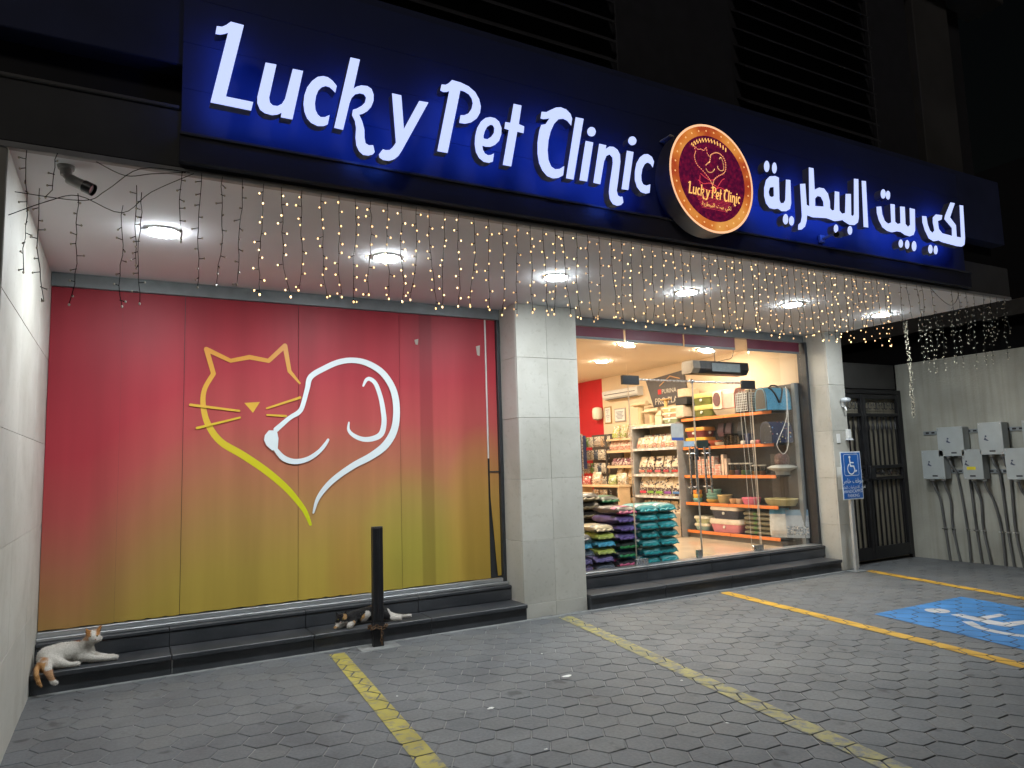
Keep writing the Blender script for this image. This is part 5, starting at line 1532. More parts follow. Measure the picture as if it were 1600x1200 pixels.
def carrier_bag(label, base, rz, L_, h, body, dark, strap):
    """tunnel-shaped bag: long axis local x, open mesh end at -x, long side facing local -y"""
    t = T('carrier_bag', label, 'carrier bag', base)
    t.rotation_euler = (0, 0, rz)
    bx, by, bz = base
    D = 0.125
    arc_ = [(-1, 0.0), (1, 0.0), (1.0, 0.30), (0.97, 0.52), (0.86, 0.74), (0.66, 0.90), (0.36, 0.985), (0, 1.0), (-0.36, 0.985), (-0.66, 0.90), (-0.86, 0.74), (-0.97, 0.52), (-1.0, 0.30)]
    def ring(x, s_=1.0):
        return [(bx + x, by + D * s_ * u, bz + 0.001 + h * (0.5 + (w - 0.5) * s_)) for u, w in arc_]
    P('body', MB().loft([ring(-L_ / 2, 0.98), ring(-L_ / 2 + 0.02), ring(0, 1.015), ring(L_ / 2 - 0.02), ring(L_ / 2, 0.95)]), body, t)
    P('end_mesh', MB().loft([ring(-L_ / 2 - 0.004, 0.86), ring(-L_ / 2 - 0.0005, 0.90)], smooth=False), dark, t)
    P('piping', MB().tube(ring(-L_ / 2 + 0.006, 1.0) + ring(-L_ / 2 + 0.006, 1.0)[:1], 0.007, 5).tube(ring(L_ / 2 - 0.008, 1.0) + ring(L_ / 2 - 0.008, 1.0)[:1], 0.006, 5), 'blackplastic', t)
    if strap:
        def on_side(x, w):
            u = [q for q in arc_[8:] if q[1] >= w]
            k = min(range(7, 13), key=lambda i: abs(arc_[i][1] - w))
            return (bx + x, by + D * 1.03 * arc_[k][0] - 0.006, bz + h * w + 0.004)
        for sgn in (-1, 1):
            P('strap', MB().tube([on_side(sgn * 0.105, 0.985), on_side(sgn * 0.09, 0.90), on_side(sgn * 0.062, 0.74), on_side(sgn * 0.035, 0.52), on_side(sgn * 0.008, 0.30)], 0.013, 6), 'blackplastic', t)
        P('handle', MB().tube(smooth_path([(bx - 0.07, by - 0.03, bz + h * 0.99), (bx - 0.04, by - 0.02, bz + h * 1.10), (bx + 0.04, by - 0.02, bz + h * 1.10), (bx + 0.07, by - 0.03, bz + h * 0.99)], 4), 0.010, 6), 'blackplastic', t)
    return t
carrier_bag('light blue speckled carrier bag with black strap on the top shelf', (7.875, 6.83, 2.102), math.radians(-12), 0.42, 0.31, spotted('blue_speckle', (0.09, 0.34, 0.52), [(0.05, 0.16, 0.28), (0.20, 0.46, 0.60), (0.03, 0.08, 0.12)], 46), 'darkboard', True)
carrier_bag('navy carrier bag with bright animal print on the second shelf', (7.90, 6.83, 1.654), math.radians(-12), 0.36, 0.29, spotted('animal_print', (0.020, 0.026, 0.075), [(0.60, 0.60, 0.60), (0.34, 0.50, 0.12), (0.55, 0.14, 0.12), (0.14, 0.34, 0.60), (0.65, 0.55, 0.22)], 22), C((0.02, 0.02, 0.025), 0.7), False)

def tub(name, label, loc, r, h, col, lid=None, cat='tub', group=None, clear=True):
    k = Kit()
    if clear:
        k.part('wall', MB().lathe([(r * .92, 0.0), (r, h)], (0, 0, 0), 16), 'clear')
        k.part('contents', MB().lathe([(r * .85, 0.004), (r * .88, h * .45)], (0, 0, 0), 14), C(col, 0.5))
    else:
        k.part('wall', MB().lathe([(r * .80, 0.0), (r * .95, h * .5), (r, h * .92), (r * .96, h)], (0, 0, 0), 18), C(col, 0.4))
    if lid:
        k.part('lid', MB().lathe([(r * 1.03, h), (r * 1.03, h + 0.014), (r * .9, h + 0.018)], (0, 0, 0), 16), C(lid, 0.4))
    return k.place(name, label, cat, loc, 0, group)
# second shelf
ONE('food_bowl', MB().lathe([(0.03, 0.0), (0.06, 0.015), (0.115, 0.075), (0.12, 0.085), (0.10, 0.08)], (7.92, 8.03, 1.653), 20), C((0.70, 0.17, 0.08), 0.4), (7.92, 8.03, 1.653), 'coral food bowl on the second orange shelf', 'bowl')
ONE('food_bowl', MB().lathe([(0.05, 0.0), (0.09, 0.01), (0.10, 0.055), (0.08, 0.055)], (7.90, 7.87, 1.653), 20), C((0.55, 0.45, 0.32), 0.4), (7.90, 7.87, 1.653), 'beige food bowl on the second orange shelf', 'bowl')
for k, (y, h, lb) in enumerate(((7.70, 0.17, 'clear plastic bin at the left on the second orange shelf'), (7.55, 0.14, 'clear plastic bin in the middle of the second orange shelf'))):
    ONE('clear_bin', MB().box(7.84, 8.06, y - 0.07, y + 0.07, 1.654, 1.654 + h, 0.01), 'clear', (7.95, y, 1.653), lb, 'bin')
for k, (y, c_, lb) in enumerate(((7.42, (0.72, 0.62, 0.52), 'small cream packet on the second orange shelf'), (7.33, (0.03, 0.04, 0.10), 'small navy packet on the second orange shelf'), (7.24, (0.66, 0.48, 0.42), 'small pale pink packet on the second orange shelf'), (7.14, (0.42, 0.10, 0.10), 'small red packet on the second orange shelf'))):
    ONE('toy_packet', MB().box(7.85, 7.97, y - 0.04, y + 0.04, 1.654, 1.71 + 0.10 * (k == 1), 0.012), C(c_, 0.5), (7.9, y, 1.653), lb, 'packet')
for k, (y, c_) in enumerate(((8.02, (0.18, 0.12, 0.14)), (7.86, (0.14, 0.10, 0.12)), (7.62, (0.10, 0.10, 0.11)))):
    ONE('hanging_pouch', MB().loft([[(8.06, y - 0.06, 1.80), (8.075, y - 0.06, 1.80), (8.075, y + 0.06, 1.80), (8.06, y + 0.06, 1.80)], [(8.03, y - 0.06, 1.86), (8.075, y - 0.06, 1.86), (8.075, y + 0.06, 1.86), (8.03, y + 0.06, 1.86)], [(8.07, y - 0.055, 2.0), (8.078, y - 0.055, 2.0), (8.078, y + 0.055, 2.0), (8.07, y + 0.055, 2.0)]], smooth=False), C(c_, 0.4), (8.06, y, 1.80), ['dim purple pouch hanging behind the coral bowl', 'dim purple pouch hanging behind the beige bowl', 'dim grey pouch hanging behind the clear bins'][k], 'pouch')
# third shelf: stacked cartons, tubs, fountain
kb = Kit().part('carton', MB().box(-0.055, 0.055, -0.06, 0.06, 0, 0.040, 0.002), PRINT((0.74, 0.62, 0.50), [(0.62, 0.28, 0.22), (0.76, 0.70, 0.62)], 45.0)).part('label_strip', MB().box(-0.0575, -0.0552, -0.045, 0.045, 0.010, 0.030), C((0.66, 0.26, 0.20), 0.6))
for k, (y, n) in enumerate(((8.34, 7), (8.20, 6), (8.06, 7), (7.93, 4))):
    for q in range(n):
        kb.place('treat_carton', nth(q + 1) + ' cream carton up in the ' + nth(k + 1) + ' stack on the middle orange shelf', 'carton', (7.90 + random.uniform(-.004, .004), y, 1.218 + q * 0.0405), random.uniform(-.05, .05), 'treat cartons on the middle shelf')
for k, y in enumerate((7.83, 7.77)):
    ONE('tall_carton', MB().box(7.85, 7.93, y - 0.025, y + 0.025, 1.218, 1.52 - 0.06 * k, 0.002), C((0.70, 0.52, 0.40), 0.6), (7.9, y, 1.218), ['taller pale carton beside the coloured tubs', 'second pale carton beside the coloured tubs'][k], 'carton')
tl = ['amber', 'pink', 'green', 'teal', 'orange', 'brown']
for k, (y, c_) in enumerate(((7.69, (0.70, 0.30, 0.10)), (7.58, (0.60, 0.25, 0.30)), (7.46, (0.20, 0.45, 0.10)), (7.36, (0.10, 0.25, 0.20)), (7.25, (0.75, 0.35, 0.06)), (7.12, (0.42, 0.20, 0.12)))):
    tub('treat_tub', 'clear tub with ' + tl[k] + ' contents on the middle orange shelf', (7.90, y, 1.218), 0.05, 0.155 - 0.03 * (k > 3), c_, lid=(0.55, 0.50, 0.42))
ft = T('drinking_fountain', 'grey saucer shaped pet fountain with patterned dome', 'pet fountain', (7.95, 6.82, 1.217))
P('saucer', MB().lathe([(0.09, 0.0), (0.10, 0.05), (0.19, 0.085), (0.20, 0.10), (0.15, 0.125), (0.06, 0.14), (0.02, 0.145)], (7.95, 6.82, 1.218), 28), C((0.44, 0.46, 0.44), 0.35), ft)
P('dome', MB().lathe([(0.085, 0.14), (0.10, 0.19), (0.095, 0.25), (0.06, 0.29), (0.01, 0.30)], (7.95, 6.82, 1.218), 20), spotted('dome_print', (0.10, 0.05, 0.04), [(0.55, 0.45, 0.40), (0.35, 0.1, 0.1)], 60), ft)
# fourth shelf: bowls and baskets
zb = SHZ[3] + 0.001
for k, (c_, lb) in enumerate((((0.20, 0.40, 0.36), 'teal bowl at the bottom of the small stack'), ((0.74, 0.45, 0.06), 'yellow bowl in the middle of the small stack'), ((0.74, 0.24, 0.05), 'orange bowl on top of the small stack'))):
    tub('stacked_bowl', lb, (7.88, 8.42, zb + 0.062 * k), 0.075, 0.060, c_, cat='bowl', clear=False)
for k, (c_, lb) in enumerate((((0.72, 0.40, 0.07), 'yellow bowl at the bottom of the wide stack'), ((0.20, 0.38, 0.32), 'lower teal bowl of the wide stack'), ((0.22, 0.42, 0.36), 'middle teal bowl of the wide stack'), ((0.24, 0.46, 0.40), 'topmost teal bowl of the wide stack'))):
    tub('stacked_bowl', lb, (7.93, 8.12, zb + 0.050 * k), 0.12, 0.049, c_, cat='bowl', clear=False)
def basket(label, x, y, z, rx, ry, h, col):
    t = T('pet_basket', label, 'basket', (x, y, z))
    P('wall', MB().lathe([(0.82, 0.0), (0.95, h * .5), (1.0, h), (0.93, h), (0.80, h * .35), (0.01, h * .30)], (x, y, z), 26, sx=rx, sy=ry), C(col, 0.7, bump=0.4), t)
    rim = [(x + rx * 0.97 * math.cos(2 * math.pi * q / 26), y + ry * 0.97 * math.sin(2 * math.pi * q / 26), z + h + 0.004 * (q % 2)) for q in range(27)]
    P('rim', MB().tube(rim, 0.011, 6), C(tone(col, 1.15), 0.7), t)
basket('round tan basket on the fourth orange shelf', 7.93, 7.90, zb, 0.11, 0.10, 0.11, (0.48, 0.34, 0.14))
for k, (y, c_, lb) in enumerate(((7.70, (0.70, 0.36, 0.16), 'orange shallow dish on the fourth orange shelf'), (7.58, (0.62, 0.40, 0.24), 'tan shallow dish on the fourth orange shelf'))):
    tub('shallow_dish', lb, (7.90, y, zb), 0.06, 0.07, c_, cat='dish', clear=False)
basket('bright pink plush basket on the fourth orange shelf', 7.92, 7.38, zb, 0.11, 0.14, 0.085, (0.72, 0.16, 0.24))
basket('wide flat olive basket overhanging the fourth orange shelf', 7.95, 6.88, zb, 0.14, 0.26, 0.085, (0.34, 0.30, 0.14))
# bottom shelf: rolled mats and pouches
for q in range(5):
    y0 = 7.22
    z = 0.377 + 0.033 + q * 0.066
    t = T('rolled_mat', ['lowest', 'second lowest', 'middle', 'second highest', 'topmost'][q] + ' olive rolled mat in the pile on the bottom shelf', 'mat', (7.94, y0, z - 0.033), 'olive rolled mats')
    P('roll', MB().tube([(7.94, 7.50, z), (7.94, 7.46, z), (7.94, 7.02, z), (7.94, 6.99, z)], [0.020, 0.034, 0.034, 0.026], 12).xform(lambda p, z=z: Vector((7.94 + (p.x - 7.94) * 3.2, p.y, z + (p.z - z) * 0.95))), C((0.20, 0.17, 0.10), 0.8, bump=0.2), t)
    P('green_band', MB().tube([(7.94, 7.29, z), (7.94, 7.24, z)], 0.0352, 12).xform(lambda p, z=z: Vector((7.94 + (p.x - 7.94) * 3.2, p.y, z + (p.z - z) * 0.95))), C((0.10, 0.20, 0.06), 0.7), t)
def pouch_kit(w, d, h, body, top=None, label=None, stripe=None, plain=False):
    k = Kit()
    def ring(z, ww, dd):
        return [(-ww / 2, -dd / 2, z), (-ww / 6, -dd / 2 * 1.25, z), (ww / 6, -dd / 2 * 1.25, z), (ww / 2, -dd / 2, z), (ww / 2, dd / 2, z), (ww / 6, dd / 2 * 1.2, z), (-ww / 6, dd / 2 * 1.2, z), (-ww / 2, dd / 2, z)]
    k.part('body', MB().loft([ring(0, w * .94, d * .9), ring(h * .18, w, d), ring(h * .55, w, d * .82), ring(h * .86, w * .97, d * .22), ring(h, w * .97, d * .05)]), C(body, 0.3, 0.12, 18, bump=0.3) if plain else PRINT(body, [tone(body, 0.72), (0.74, 0.70, 0.62), (label or stripe or tone(body, 0.5))], 26.0))
    if top:
        k.part('top_seal', MB().loft([ring(h * .80, w * 1.005, d * .40), ring(h * .90, w * .985, d * .20), ring(h * 1.003, w * .98, d * .07)]), C(top, 0.35))
    if label:
        k.part('label_panel', MB().box(-w * .44, w * .44, -d * .660, -d * .56, h * .10, h * .42, 0.002), PRINT(label, [tone(label, 1.6), tone(label, 0.5), (0.70, 0.66, 0.58)], 60.0))
    if stripe:
        k.part('label_stripe', MB().box(-w * .40, w * .40, -d * .685, -d * .662, h * .12, h * .24, 0.001), C(stripe, 0.4))
    return k
pw = pouch_kit(0.26, 0.09, 0.39, (0.70, 0.68, 0.62), (0.10, 0.36, 0.60), None, (0.62, 0.56, 0.48), True)
pw.place('litter_pouch', 'white pouch with blue top at the front of the bottom shelf', 'pouch', (7.92, 6.90, 0.377), math.radians(-58))
ps = pouch_kit(0.13, 0.06, 0.37, (0.42, 0.46, 0.50), (0.22, 0.34, 0.44), (0.30, 0.34, 0.38), None, True)
for k, (x, y) in enumerate(((7.965, 6.755), (8.005, 6.68), (8.045, 6.615))):
    ps.place('litter_pouch', ['silver pouch next to the white one on the bottom shelf', 'middle silver pouch at the end of the bottom shelf', 'silver pouch closest to the glass on the bottom shelf'][k], 'pouch', (x, y, 0.377), math.radians(-50))

# ------------------------------------------------------------------ farther racks along the same wall
fr_ = T('shelf_rack', 'grey steel rack full of pet food bags behind the door', 'shelving', (7.9, 9.15, FZ))
P('back_board', MB().box(RW - 0.03, RW - 0.002, 8.66, 9.72, FZ + 0.001, 2.06), C((0.30, 0.26, 0.20), 0.6), fr_)
FZS = [2.04, 1.662, 1.235, 0.885, 0.36]
for z in FZS:
    s_ = P('shelf', MB().box(7.70, RW - 0.031, 8.64, 9.74, z - 0.03, z - 0.001), 'greyshelf', fr_)
    P('price_rail', MB().box(7.688, 7.6995, 8.645, 9.735, z - 0.036, z + 0.004, 0.002), C((0.50, 0.49, 0.48), 0.4), s_)
    tg = MB()
    for q in range(6):
        tg.box(7.6855, 7.6875, 8.72 + q * 0.18, 8.77 + q * 0.18, z - 0.030, z - 0.002)
    P('price_tags', tg, 'paper', s_, kind='stuff')
P('upright', MB().box(7.70, RW - 0.031, 8.622, 8.638, FZ + 0.001, 2.06).box(7.70, RW - 0.031, 9.742, 9.758, FZ + 0.001, 2.06), 'greyshelf', fr_)
cream = (0.72, 0.58, 0.40)
dark = (0.07, 0.045, 0.05)
kits = {}
def food(label, y, z, w, h, body, lab, stripe, group, x=7.80, d=0.09):
    key = (w, h, body, lab, stripe)
    if key not in kits:
        kits[key] = pouch_kit(w, d, h, body, None, lab, stripe)
    kits[key].place('pet_food_bag', label, 'pet food bag', (x, y, z), math.radians(-90) + random.uniform(-0.08, 0.08), group)
for q in range(10):
    food('small cream food bag, ' + nth(10 - q) + ' from the left on the upper steel rack shelf', 8.70 + q * 0.105, 1.663, 0.095, 0.19, cream, (0.55, 0.22, 0.16) if q % 2 else (0.62, 0.40, 0.24), None, 'small food bags on the upper rack shelf')
for q in range(10):
    food('rear-row cream food bag, ' + nth(10 - q) + ' from the left on the upper rack shelf', 8.72 + q * 0.102, 1.663, 0.095, 0.23, (0.74, 0.64, 0.50), (0.40, 0.12, 0.12) if q % 3 else (0.18, 0.20, 0.30), None, 'rear row of small bags on the upper rack shelf', 7.92)
cs = [(0.50, 0.05, 0.05), (0.45, 0.06, 0.08), (0.60, 0.12, 0.14), (0.45, 0.06, 0.06), (0.55, 0.20, 0.14)]
for q in range(5):
    food('cream food bag with dark red label, ' + nth(5 - q) + ' from the left on the middle rack shelf', 8.76 + q * 0.205, 1.236, 0.18, 0.29, cream, dark, cs[q], 'food bags on the middle rack shelf', 7.82, 0.12)
cs = [((0.08, 0.22, 0.50), 'blue'), ((0.26, 0.08, 0.34), 'purple'), ((0.22, 0.42, 0.06), 'lime'), ((0.20, 0.40, 0.07), 'green'), ((0.66, 0.06, 0.10), 'red')]
for q in range(5):
    food('cream food bag with ' + cs[q][1] + ' stripe on the lower rack shelf', 8.76 + q * 0.205, 0.886, 0.19, 0.31, cream, dark, cs[q][0], 'food bags on the lower rack shelf', 7.82, 0.12)
for q in range(3):
    food('large cream food sack, ' + nth(3 - q) + ' from the left at the foot of the rack', 8.84 + q * 0.34, 0.361, 0.30, 0.44, cream, dark, (0.62, 0.05, 0.05), 'large sacks at the foot of the rack', 7.84, 0.15)
ONE('display_box', MB().box(7.55, 7.66, 8.60, 8.78, FZ + 0.001, 0.64, 0.004), C((0.60, 0.48, 0.34), 0.6), (7.6, 8.7, FZ), 'cream display box standing on the floor before the rack', 'box')
# cat furniture on top of the rack
zt = 2.041
def cat_tree(label, y, h, col, x=7.90):
    t = T('scratching_post', label, 'cat furniture', (x, y, zt))
    P('base', MB().box(x - 0.13, x + 0.13, y - 0.15, y + 0.15, zt, zt + 0.035, 0.012), C(col, 0.9, bump=0.5), t)
    P('post', MB().tube([(x, y, zt + 0.03)] + [(x, y, zt + 0.03 + (h - 0.06) * q / 14) for q in range(1, 15)], [0.052 + 0.004 * (q % 2) for q in range(15)], 14), C((0.60, 0.45, 0.26), 0.9), t)
    P('platform', MB().cyl((x, y - 0.17, zt + h), (x, y + 0.17, zt + h), 0.045, seg=14).box(x - 0.12, x + 0.12, y - 0.16, y + 0.16, zt + h - 0.03, zt + h, 0.012), C(col, 0.9, bump=0.5), t)
cat_tree('cream plush scratching post with round top above the rack', 9.72, 0.40, (0.70, 0.55, 0.36))
cat_tree('shorter beige scratching post above the rack beside the banner', 9.42, 0.26, (0.68, 0.54, 0.36))
t = T('cat_house', 'cream plush cat house with pointed front above the rack', 'cat furniture', (7.9, 9.22, zt))
P('walls', MB().box(7.80, 8.04, 9.08, 9.26, zt, zt + 0.16, 0.015), C((0.70, 0.56, 0.38), 0.9, bump=0.5), t)
P('crenel', MB().loft([[(7.80, 9.08, zt + 0.161), (8.04, 9.08, zt + 0.161), (8.04, 9.26, zt + 0.161), (7.80, 9.26, zt + 0.161)], [(7.86, 9.16, zt + 0.25), (7.98, 9.16, zt + 0.25), (7.98, 9.18, zt + 0.25), (7.86, 9.18, zt + 0.25)]], smooth=False), C((0.66, 0.50, 0.32), 0.9, bump=0.5), t)
ONE('wooden_post', MB().cyl((7.86, 9.02, zt), (7.86, 9.02, zt + 0.40), 0.035, 0.03, 14).box(7.80, 7.92, 8.94, 9.10, zt + 0.401, zt + 0.425, 0.01), C((0.62, 0.38, 0.14), 0.6), (7.86, 9.02, zt), 'orange wooden post standing in front of the banner', 'cat furniture')
ONE('storage_box', MB().box(7.78, 8.08, 8.44, 8.70, 2.33, 2.449, 0.005), C((0.012, 0.012, 0.014), 0.5), (7.9, 8.57, 2.33), 'black box under the pale carton right of the banner', 'box')
ONE('storage_box', MB().box(7.74, 8.06, 8.50, 8.68, 2.12, 2.32, 0.02), C((0.62, 0.48, 0.36), 0.7, bump=0.4), (7.9, 8.6, 2.12), 'beige wrapped bundle beside the olive trays', 'bundle')
ONE('storage_box', MB().box(7.76, 8.06, 8.44, 8.62, 2.45, 2.58, 0.008), C((0.66, 0.48, 0.33), 0.7), (7.9, 8.53, 2.45), 'pale carton above the black box near the banner', 'carton')
# tan rack with pouches
tn = T('shelf_rack', 'tan wooden rack with small pouches left of the steel rack', 'shelving', (7.9, 10.1, FZ))
P('back_board', MB().box(RW - 0.03, RW - 0.002, 9.77, 10.5, FZ + 0.001, 2.0), 'tanshelf', tn)
for z in (1.66, 1.39, 1.115, 0.83, 0.36):
    P('shelf', MB().box(7.70, RW - 0.031, 9.76, 10.50, z - 0.045, z - 0.001), 'tanshelf', tn)
for q in range(7):
    food('small pale pink pouch, ' + nth(7 - q) + ' from the left on the tan rack', 9.82 + q * 0.10, 1.661, 0.09, 0.18, (0.72, 0.50, 0.38), (0.58, 0.26, 0.20), None, 'pouches on the tan rack top shelf')
for q in range(6):
    food('small purple pouch, ' + nth(6 - q) + ' from the left on the tan rack', 9.83 + q * 0.11, 1.391, 0.10, 0.13, (0.20, 0.07, 0.10), (0.45, 0.30, 0.28), None, 'purple pouches on the tan rack')
for q in range(2):
    food(('right' if q == 0 else 'left') + ' cream kraft bag on the third shelf of the tan rack', 9.90 + q * 0.34, 1.116, 0.17, 0.22, (0.72, 0.55, 0.34), (0.50, 0.30, 0.12), None, 'kraft bags on the tan rack')
food('cream kraft bag with teal side on the lowest tan shelf', 10.22, 0.831, 0.20, 0.24, (0.70, 0.58, 0.42), (0.16, 0.30, 0.36), None, None)
for k, (y, c_, lb) in enumerate(((10.36, (0.36, 0.42, 0.06), 'lime green toy pack on top of the tan rack'), (10.12, (0.30, 0.34, 0.10), 'green pet food sack on top of the tan rack'), (9.90, (0.40, 0.36, 0.32), 'grey pack on top of the tan rack'))):
    pouch_kit(0.17, 0.10, 0.25, (0.62, 0.48, 0.30), None, c_, None).place('display_pack', lb, 'pack', (7.86, y, 1.86), math.radians(-90))
P('shelf', MB().box(7.70, RW - 0.031, 9.76, 10.50, 1.83, 1.859), 'tanshelf', tn)
# pegboard with hanging packs
pg = T('pegboard_rack', 'dark pegboard rack crowded with hanging packets at the back', 'display rack', (7.9, 10.9, FZ))
P('board', MB().box(RW - 0.03, RW - 0.002, 10.53, 11.5, FZ + 0.001, 1.98), C((0.10, 0.085, 0.075), 0.6), pg)
P('upright', MB().cyl((7.74, 10.56, FZ + 0.002), (7.74, 10.56, 1.95), 0.018, seg=8), 'darkboard', pg)
pal = [(0.70, 0.56, 0.40), (0.62, 0.50, 0.40), (0.55, 0.12, 0.10), (0.10, 0.12, 0.16), (0.68, 0.44, 0.26), (0.24, 0.36, 0.10), (0.50, 0.46, 0.42), (0.72, 0.62, 0.48)]
packk = [Kit().part('card', MB().box(-0.055, 0.055, -0.010, 0.0, -0.19, 0.0, 0.002), PRINT(c_, [tone(c_, 0.5), (0.72, 0.68, 0.60), (0.08, 0.08, 0.10)], 40.0)).part('blister', MB().box(-0.04, 0.04, -0.035, -0.0105, -0.17, -0.07, 0.012), C(tone(c_, 0.65), 0.3)) for c_ in pal]
for r_ in range(6):
    for q in range(7):
        random.choice(packk).place('hanging_pack', 'carded packet in the ' + nth(r_ + 1) + ' row, ' + nth(7 - q) + ' from the left on the back pegboard', 'packet', (7.78 + 0.04 * random.random(), 10.60 + q * 0.125, 1.93 - r_ * 0.245), math.radians(-90) + random.uniform(-.15, .15), 'packets on the pegboard')
# garments on a rail
gn = T('garment_rail', 'rail of dark blue and red pet garments at the back', 'garment rail', (7.6, 11.4, FZ))
P('rail', MB().cyl((7.50, 10.98, 1.98), (7.50, 11.9, 1.98), 0.012, seg=8).cyl((7.50, 10.98, FZ + 0.001), (7.50, 10.98, 1.98), 0.014, seg=8).cyl((7.50, 11.9, FZ + 0.001), (7.50, 11.9, 1.98), 0.014, seg=8), 'chrome', gn)
for q, c_ in enumerate(((0.03, 0.04, 0.10), (0.05, 0.07, 0.18), (0.16, 0.16, 0.18), (0.03, 0.03, 0.06), (0.30, 0.32, 0.36), (0.50, 0.05, 0.05), (0.04, 0.06, 0.20))):
    y = 11.05 + q * 0.115
    L_ = 0.62 + 0.12 * math.sin(q * 2.3)
    P('garment', MB().loft([[(7.40 + 0.22 * u, y + 0.035 * w * s_, 1.96 - L_ * tt) for u, w in ((0, -1), (1, -1), (1, 1), (0, 1))] for tt, s_ in ((0, 0.4), (0.12, 1.0), (0.6, 0.8), (1.0, 1.1))], smooth=False), C(c_, 0.85, bump=0.3), gn)
# open cartons and packs heaped on the sales floor side of the racks
for k, (x, y, z, w, h, c_, lb) in enumerate(((7.62, 9.95, 1.06, 0.16, 0.20, (0.66, 0.52, 0.36), 'cream pack at the right of the basket before the tan rack'), (7.60, 10.20, 1.06, 0.15, 0.17, (0.42, 0.50, 0.20), 'green pack beside the cream one before the tan rack'), (7.56, 10.62, 1.06, 0.18, 0.22, (0.70, 0.50, 0.34), 'tall tan pack before the pegboard'), (7.50, 10.85, 1.06, 0.16, 0.15, (0.62, 0.16, 0.14), 'short red pack before the pegboard'))):
    pouch_kit(w, 0.10, h, c_, None, tone(c_, 0.6), None).place('display_pack', lb, 'pack', (x, y, z), math.radians(-70))
t = T('display_table', 'low tan display table standing before the tan rack', 'table', (7.55, 10.3, FZ))
P('top', MB().box(7.40, 7.68, 9.80, 11.0, 1.02, 1.059, 0.006), 'tanshelf', t)
for q, y in enumerate((9.84, 10.96)):
    P('leg', MB().box(7.42, 7.66, y - 0.02, y + 0.02, FZ + 0.001, 1.019, 0.003), 'tanshelf', t)
# orange chair
oc = T('shop_chair', 'orange moulded shop chair partly hidden by the stone column', 'chair', (5.75, 8.75, FZ))
P('backrest', MB().loft([[(5.52 + 0.46 * u, 8.98 + 0.03 * math.cos(u * 3.1), z) for u in (0, .25, .5, .75, 1)] + [(5.52 + 0.46 * u, 9.01 + 0.03 * math.cos(u * 3.1), z) for u in (1, .75, .5, .25, 0)] for z in (0.72, 0.95, 1.14, 1.17)], smooth=False), C((0.62, 0.10, 0.025), 0.4), oc)
P('seat', MB().box(5.52, 5.98, 8.58, 9.0, 0.68, 0.72, 0.015), C((0.62, 0.10, 0.025), 0.4), oc)
for sx in (5.55, 5.95):
    for sy in (8.61, 8.96):
        P('leg', MB().cyl((sx, sy, FZ + 0.001), (sx, sy, 0.68), 0.013, seg=8), 'chrome', oc)

# ------------------------------------------------------------------ stacked sacks behind the glass
def sack_kit(lx, ly, lz, col, print_col, patch):
    """lying sack: long axis local y, plump, a flat seam folded down at the front end"""
    rnd = random.Random(int(lx * 1000 + col[0] * 7919 + col[1] * 104729))
    k = Kit()
    nr, ns_ = 16, 16
    H = lz * 1.10
    prof = lambda t: max(0.0, 1 - abs(2 * t - 1) ** 5) ** 0.45
    pw_ = lambda v, p: math.copysign(abs(v) ** p, v)
    def ring(t, s_, jit=0.0):
        e = prof(t)
        w = lx / 2 * (0.88 + 0.12 * e) * s_
        h = max(0.004, H / 2 * e) * s_
        out = []
        for q in range(ns_):
            a = 2 * math.pi * q / ns_
            fold = 1 - 0.10 * max(0.0, math.cos(a * 3 + t * 9)) * (1 - 0.4 * e)
            out.append((w * pw_(math.cos(a), 0.62) * (1 + jit * rnd.uniform(-1, 1)), -ly / 2 + ly * t, lz / 2 + h * fold * pw_(math.sin(a), 0.8) * (1 + jit * 1.4 * rnd.uniform(-1, 1))))
        return out
    k.part('sack', MB().loft([ring(i / nr, 1.0, 0.05) for i in range(nr + 1)]), C(col, 0.32, 0.18, 14, bump=0.35))
    bn_ = []
    for tt in (0.018, 0.045, 0.085):
        r_ = ring(tt, 1.035)
        bn_.append(r_)
    # a printed patch on the front end: a part of the girth only
    vs_, fs = [], []
    q0, q1 = 9, 14
    for r_ in bn_:
        vs_ += r_[q0:q1 + 1]
    n_ = q1 - q0 + 1
    for i in range(2):
        for q in range(n_ - 1):
            fs.append((i * n_ + q, i * n_ + q + 1, (i + 1) * n_ + q + 1, (i + 1) * n_ + q))
    k.part('printed_patch', MB().add(vs_, fs, True), C(print_col, 0.35))
    vs_ = []
    for r_ in (ring(0.12, 1.04), ring(0.20, 1.04), ring(0.27, 1.04)):
        vs_ += r_[1:8]
    k.part('printed_crescent', MB().add(vs_, [(i * 7 + q, i * 7 + q + 1, i * 7 + 8 + q, i * 7 + 7 + q) for i in range(2) for q in range(6)], True), C(tone(print_col, 1.1), 0.35))
    if patch:
        n_ = 9
        vs_ = []
        for q in range(n_):
            u = -1 + 2 * q / (n_ - 1)
            wob = 0.006 * math.sin(q * 2.3 + lx * 40)
            vs_ += [(lx * .43 * u, -ly / 2 + 0.012, lz / 2 + 0.004 + wob), (lx * .44 * u, -ly / 2 - 0.016, lz / 2 - 0.012 + wob * 1.5), (lx * .43 * u, -ly / 2 - 0.014, lz / 2 - 0.026 + wob)]
        k.part('end_seal', MB().add(vs_, [(3 * q + j, 3 * q + 3 + j, 3 * q + 4 + j, 3 * q + 1 + j) for q in range(n_ - 1) for j in range(2)], True), C(patch, 0.4))
    return k
teal = (0.02, 0.24, 0.26)
st_t = [sack_kit(0.275, 0.46, 0.104, teal, (0.50, 0.56, 0.55), (0.03, 0.36, 0.40)), sack_kit(0.27, 0.45, 0.104, (0.02, 0.20, 0.22), (0.46, 0.52, 0.50), (0.02, 0.28, 0.30))]
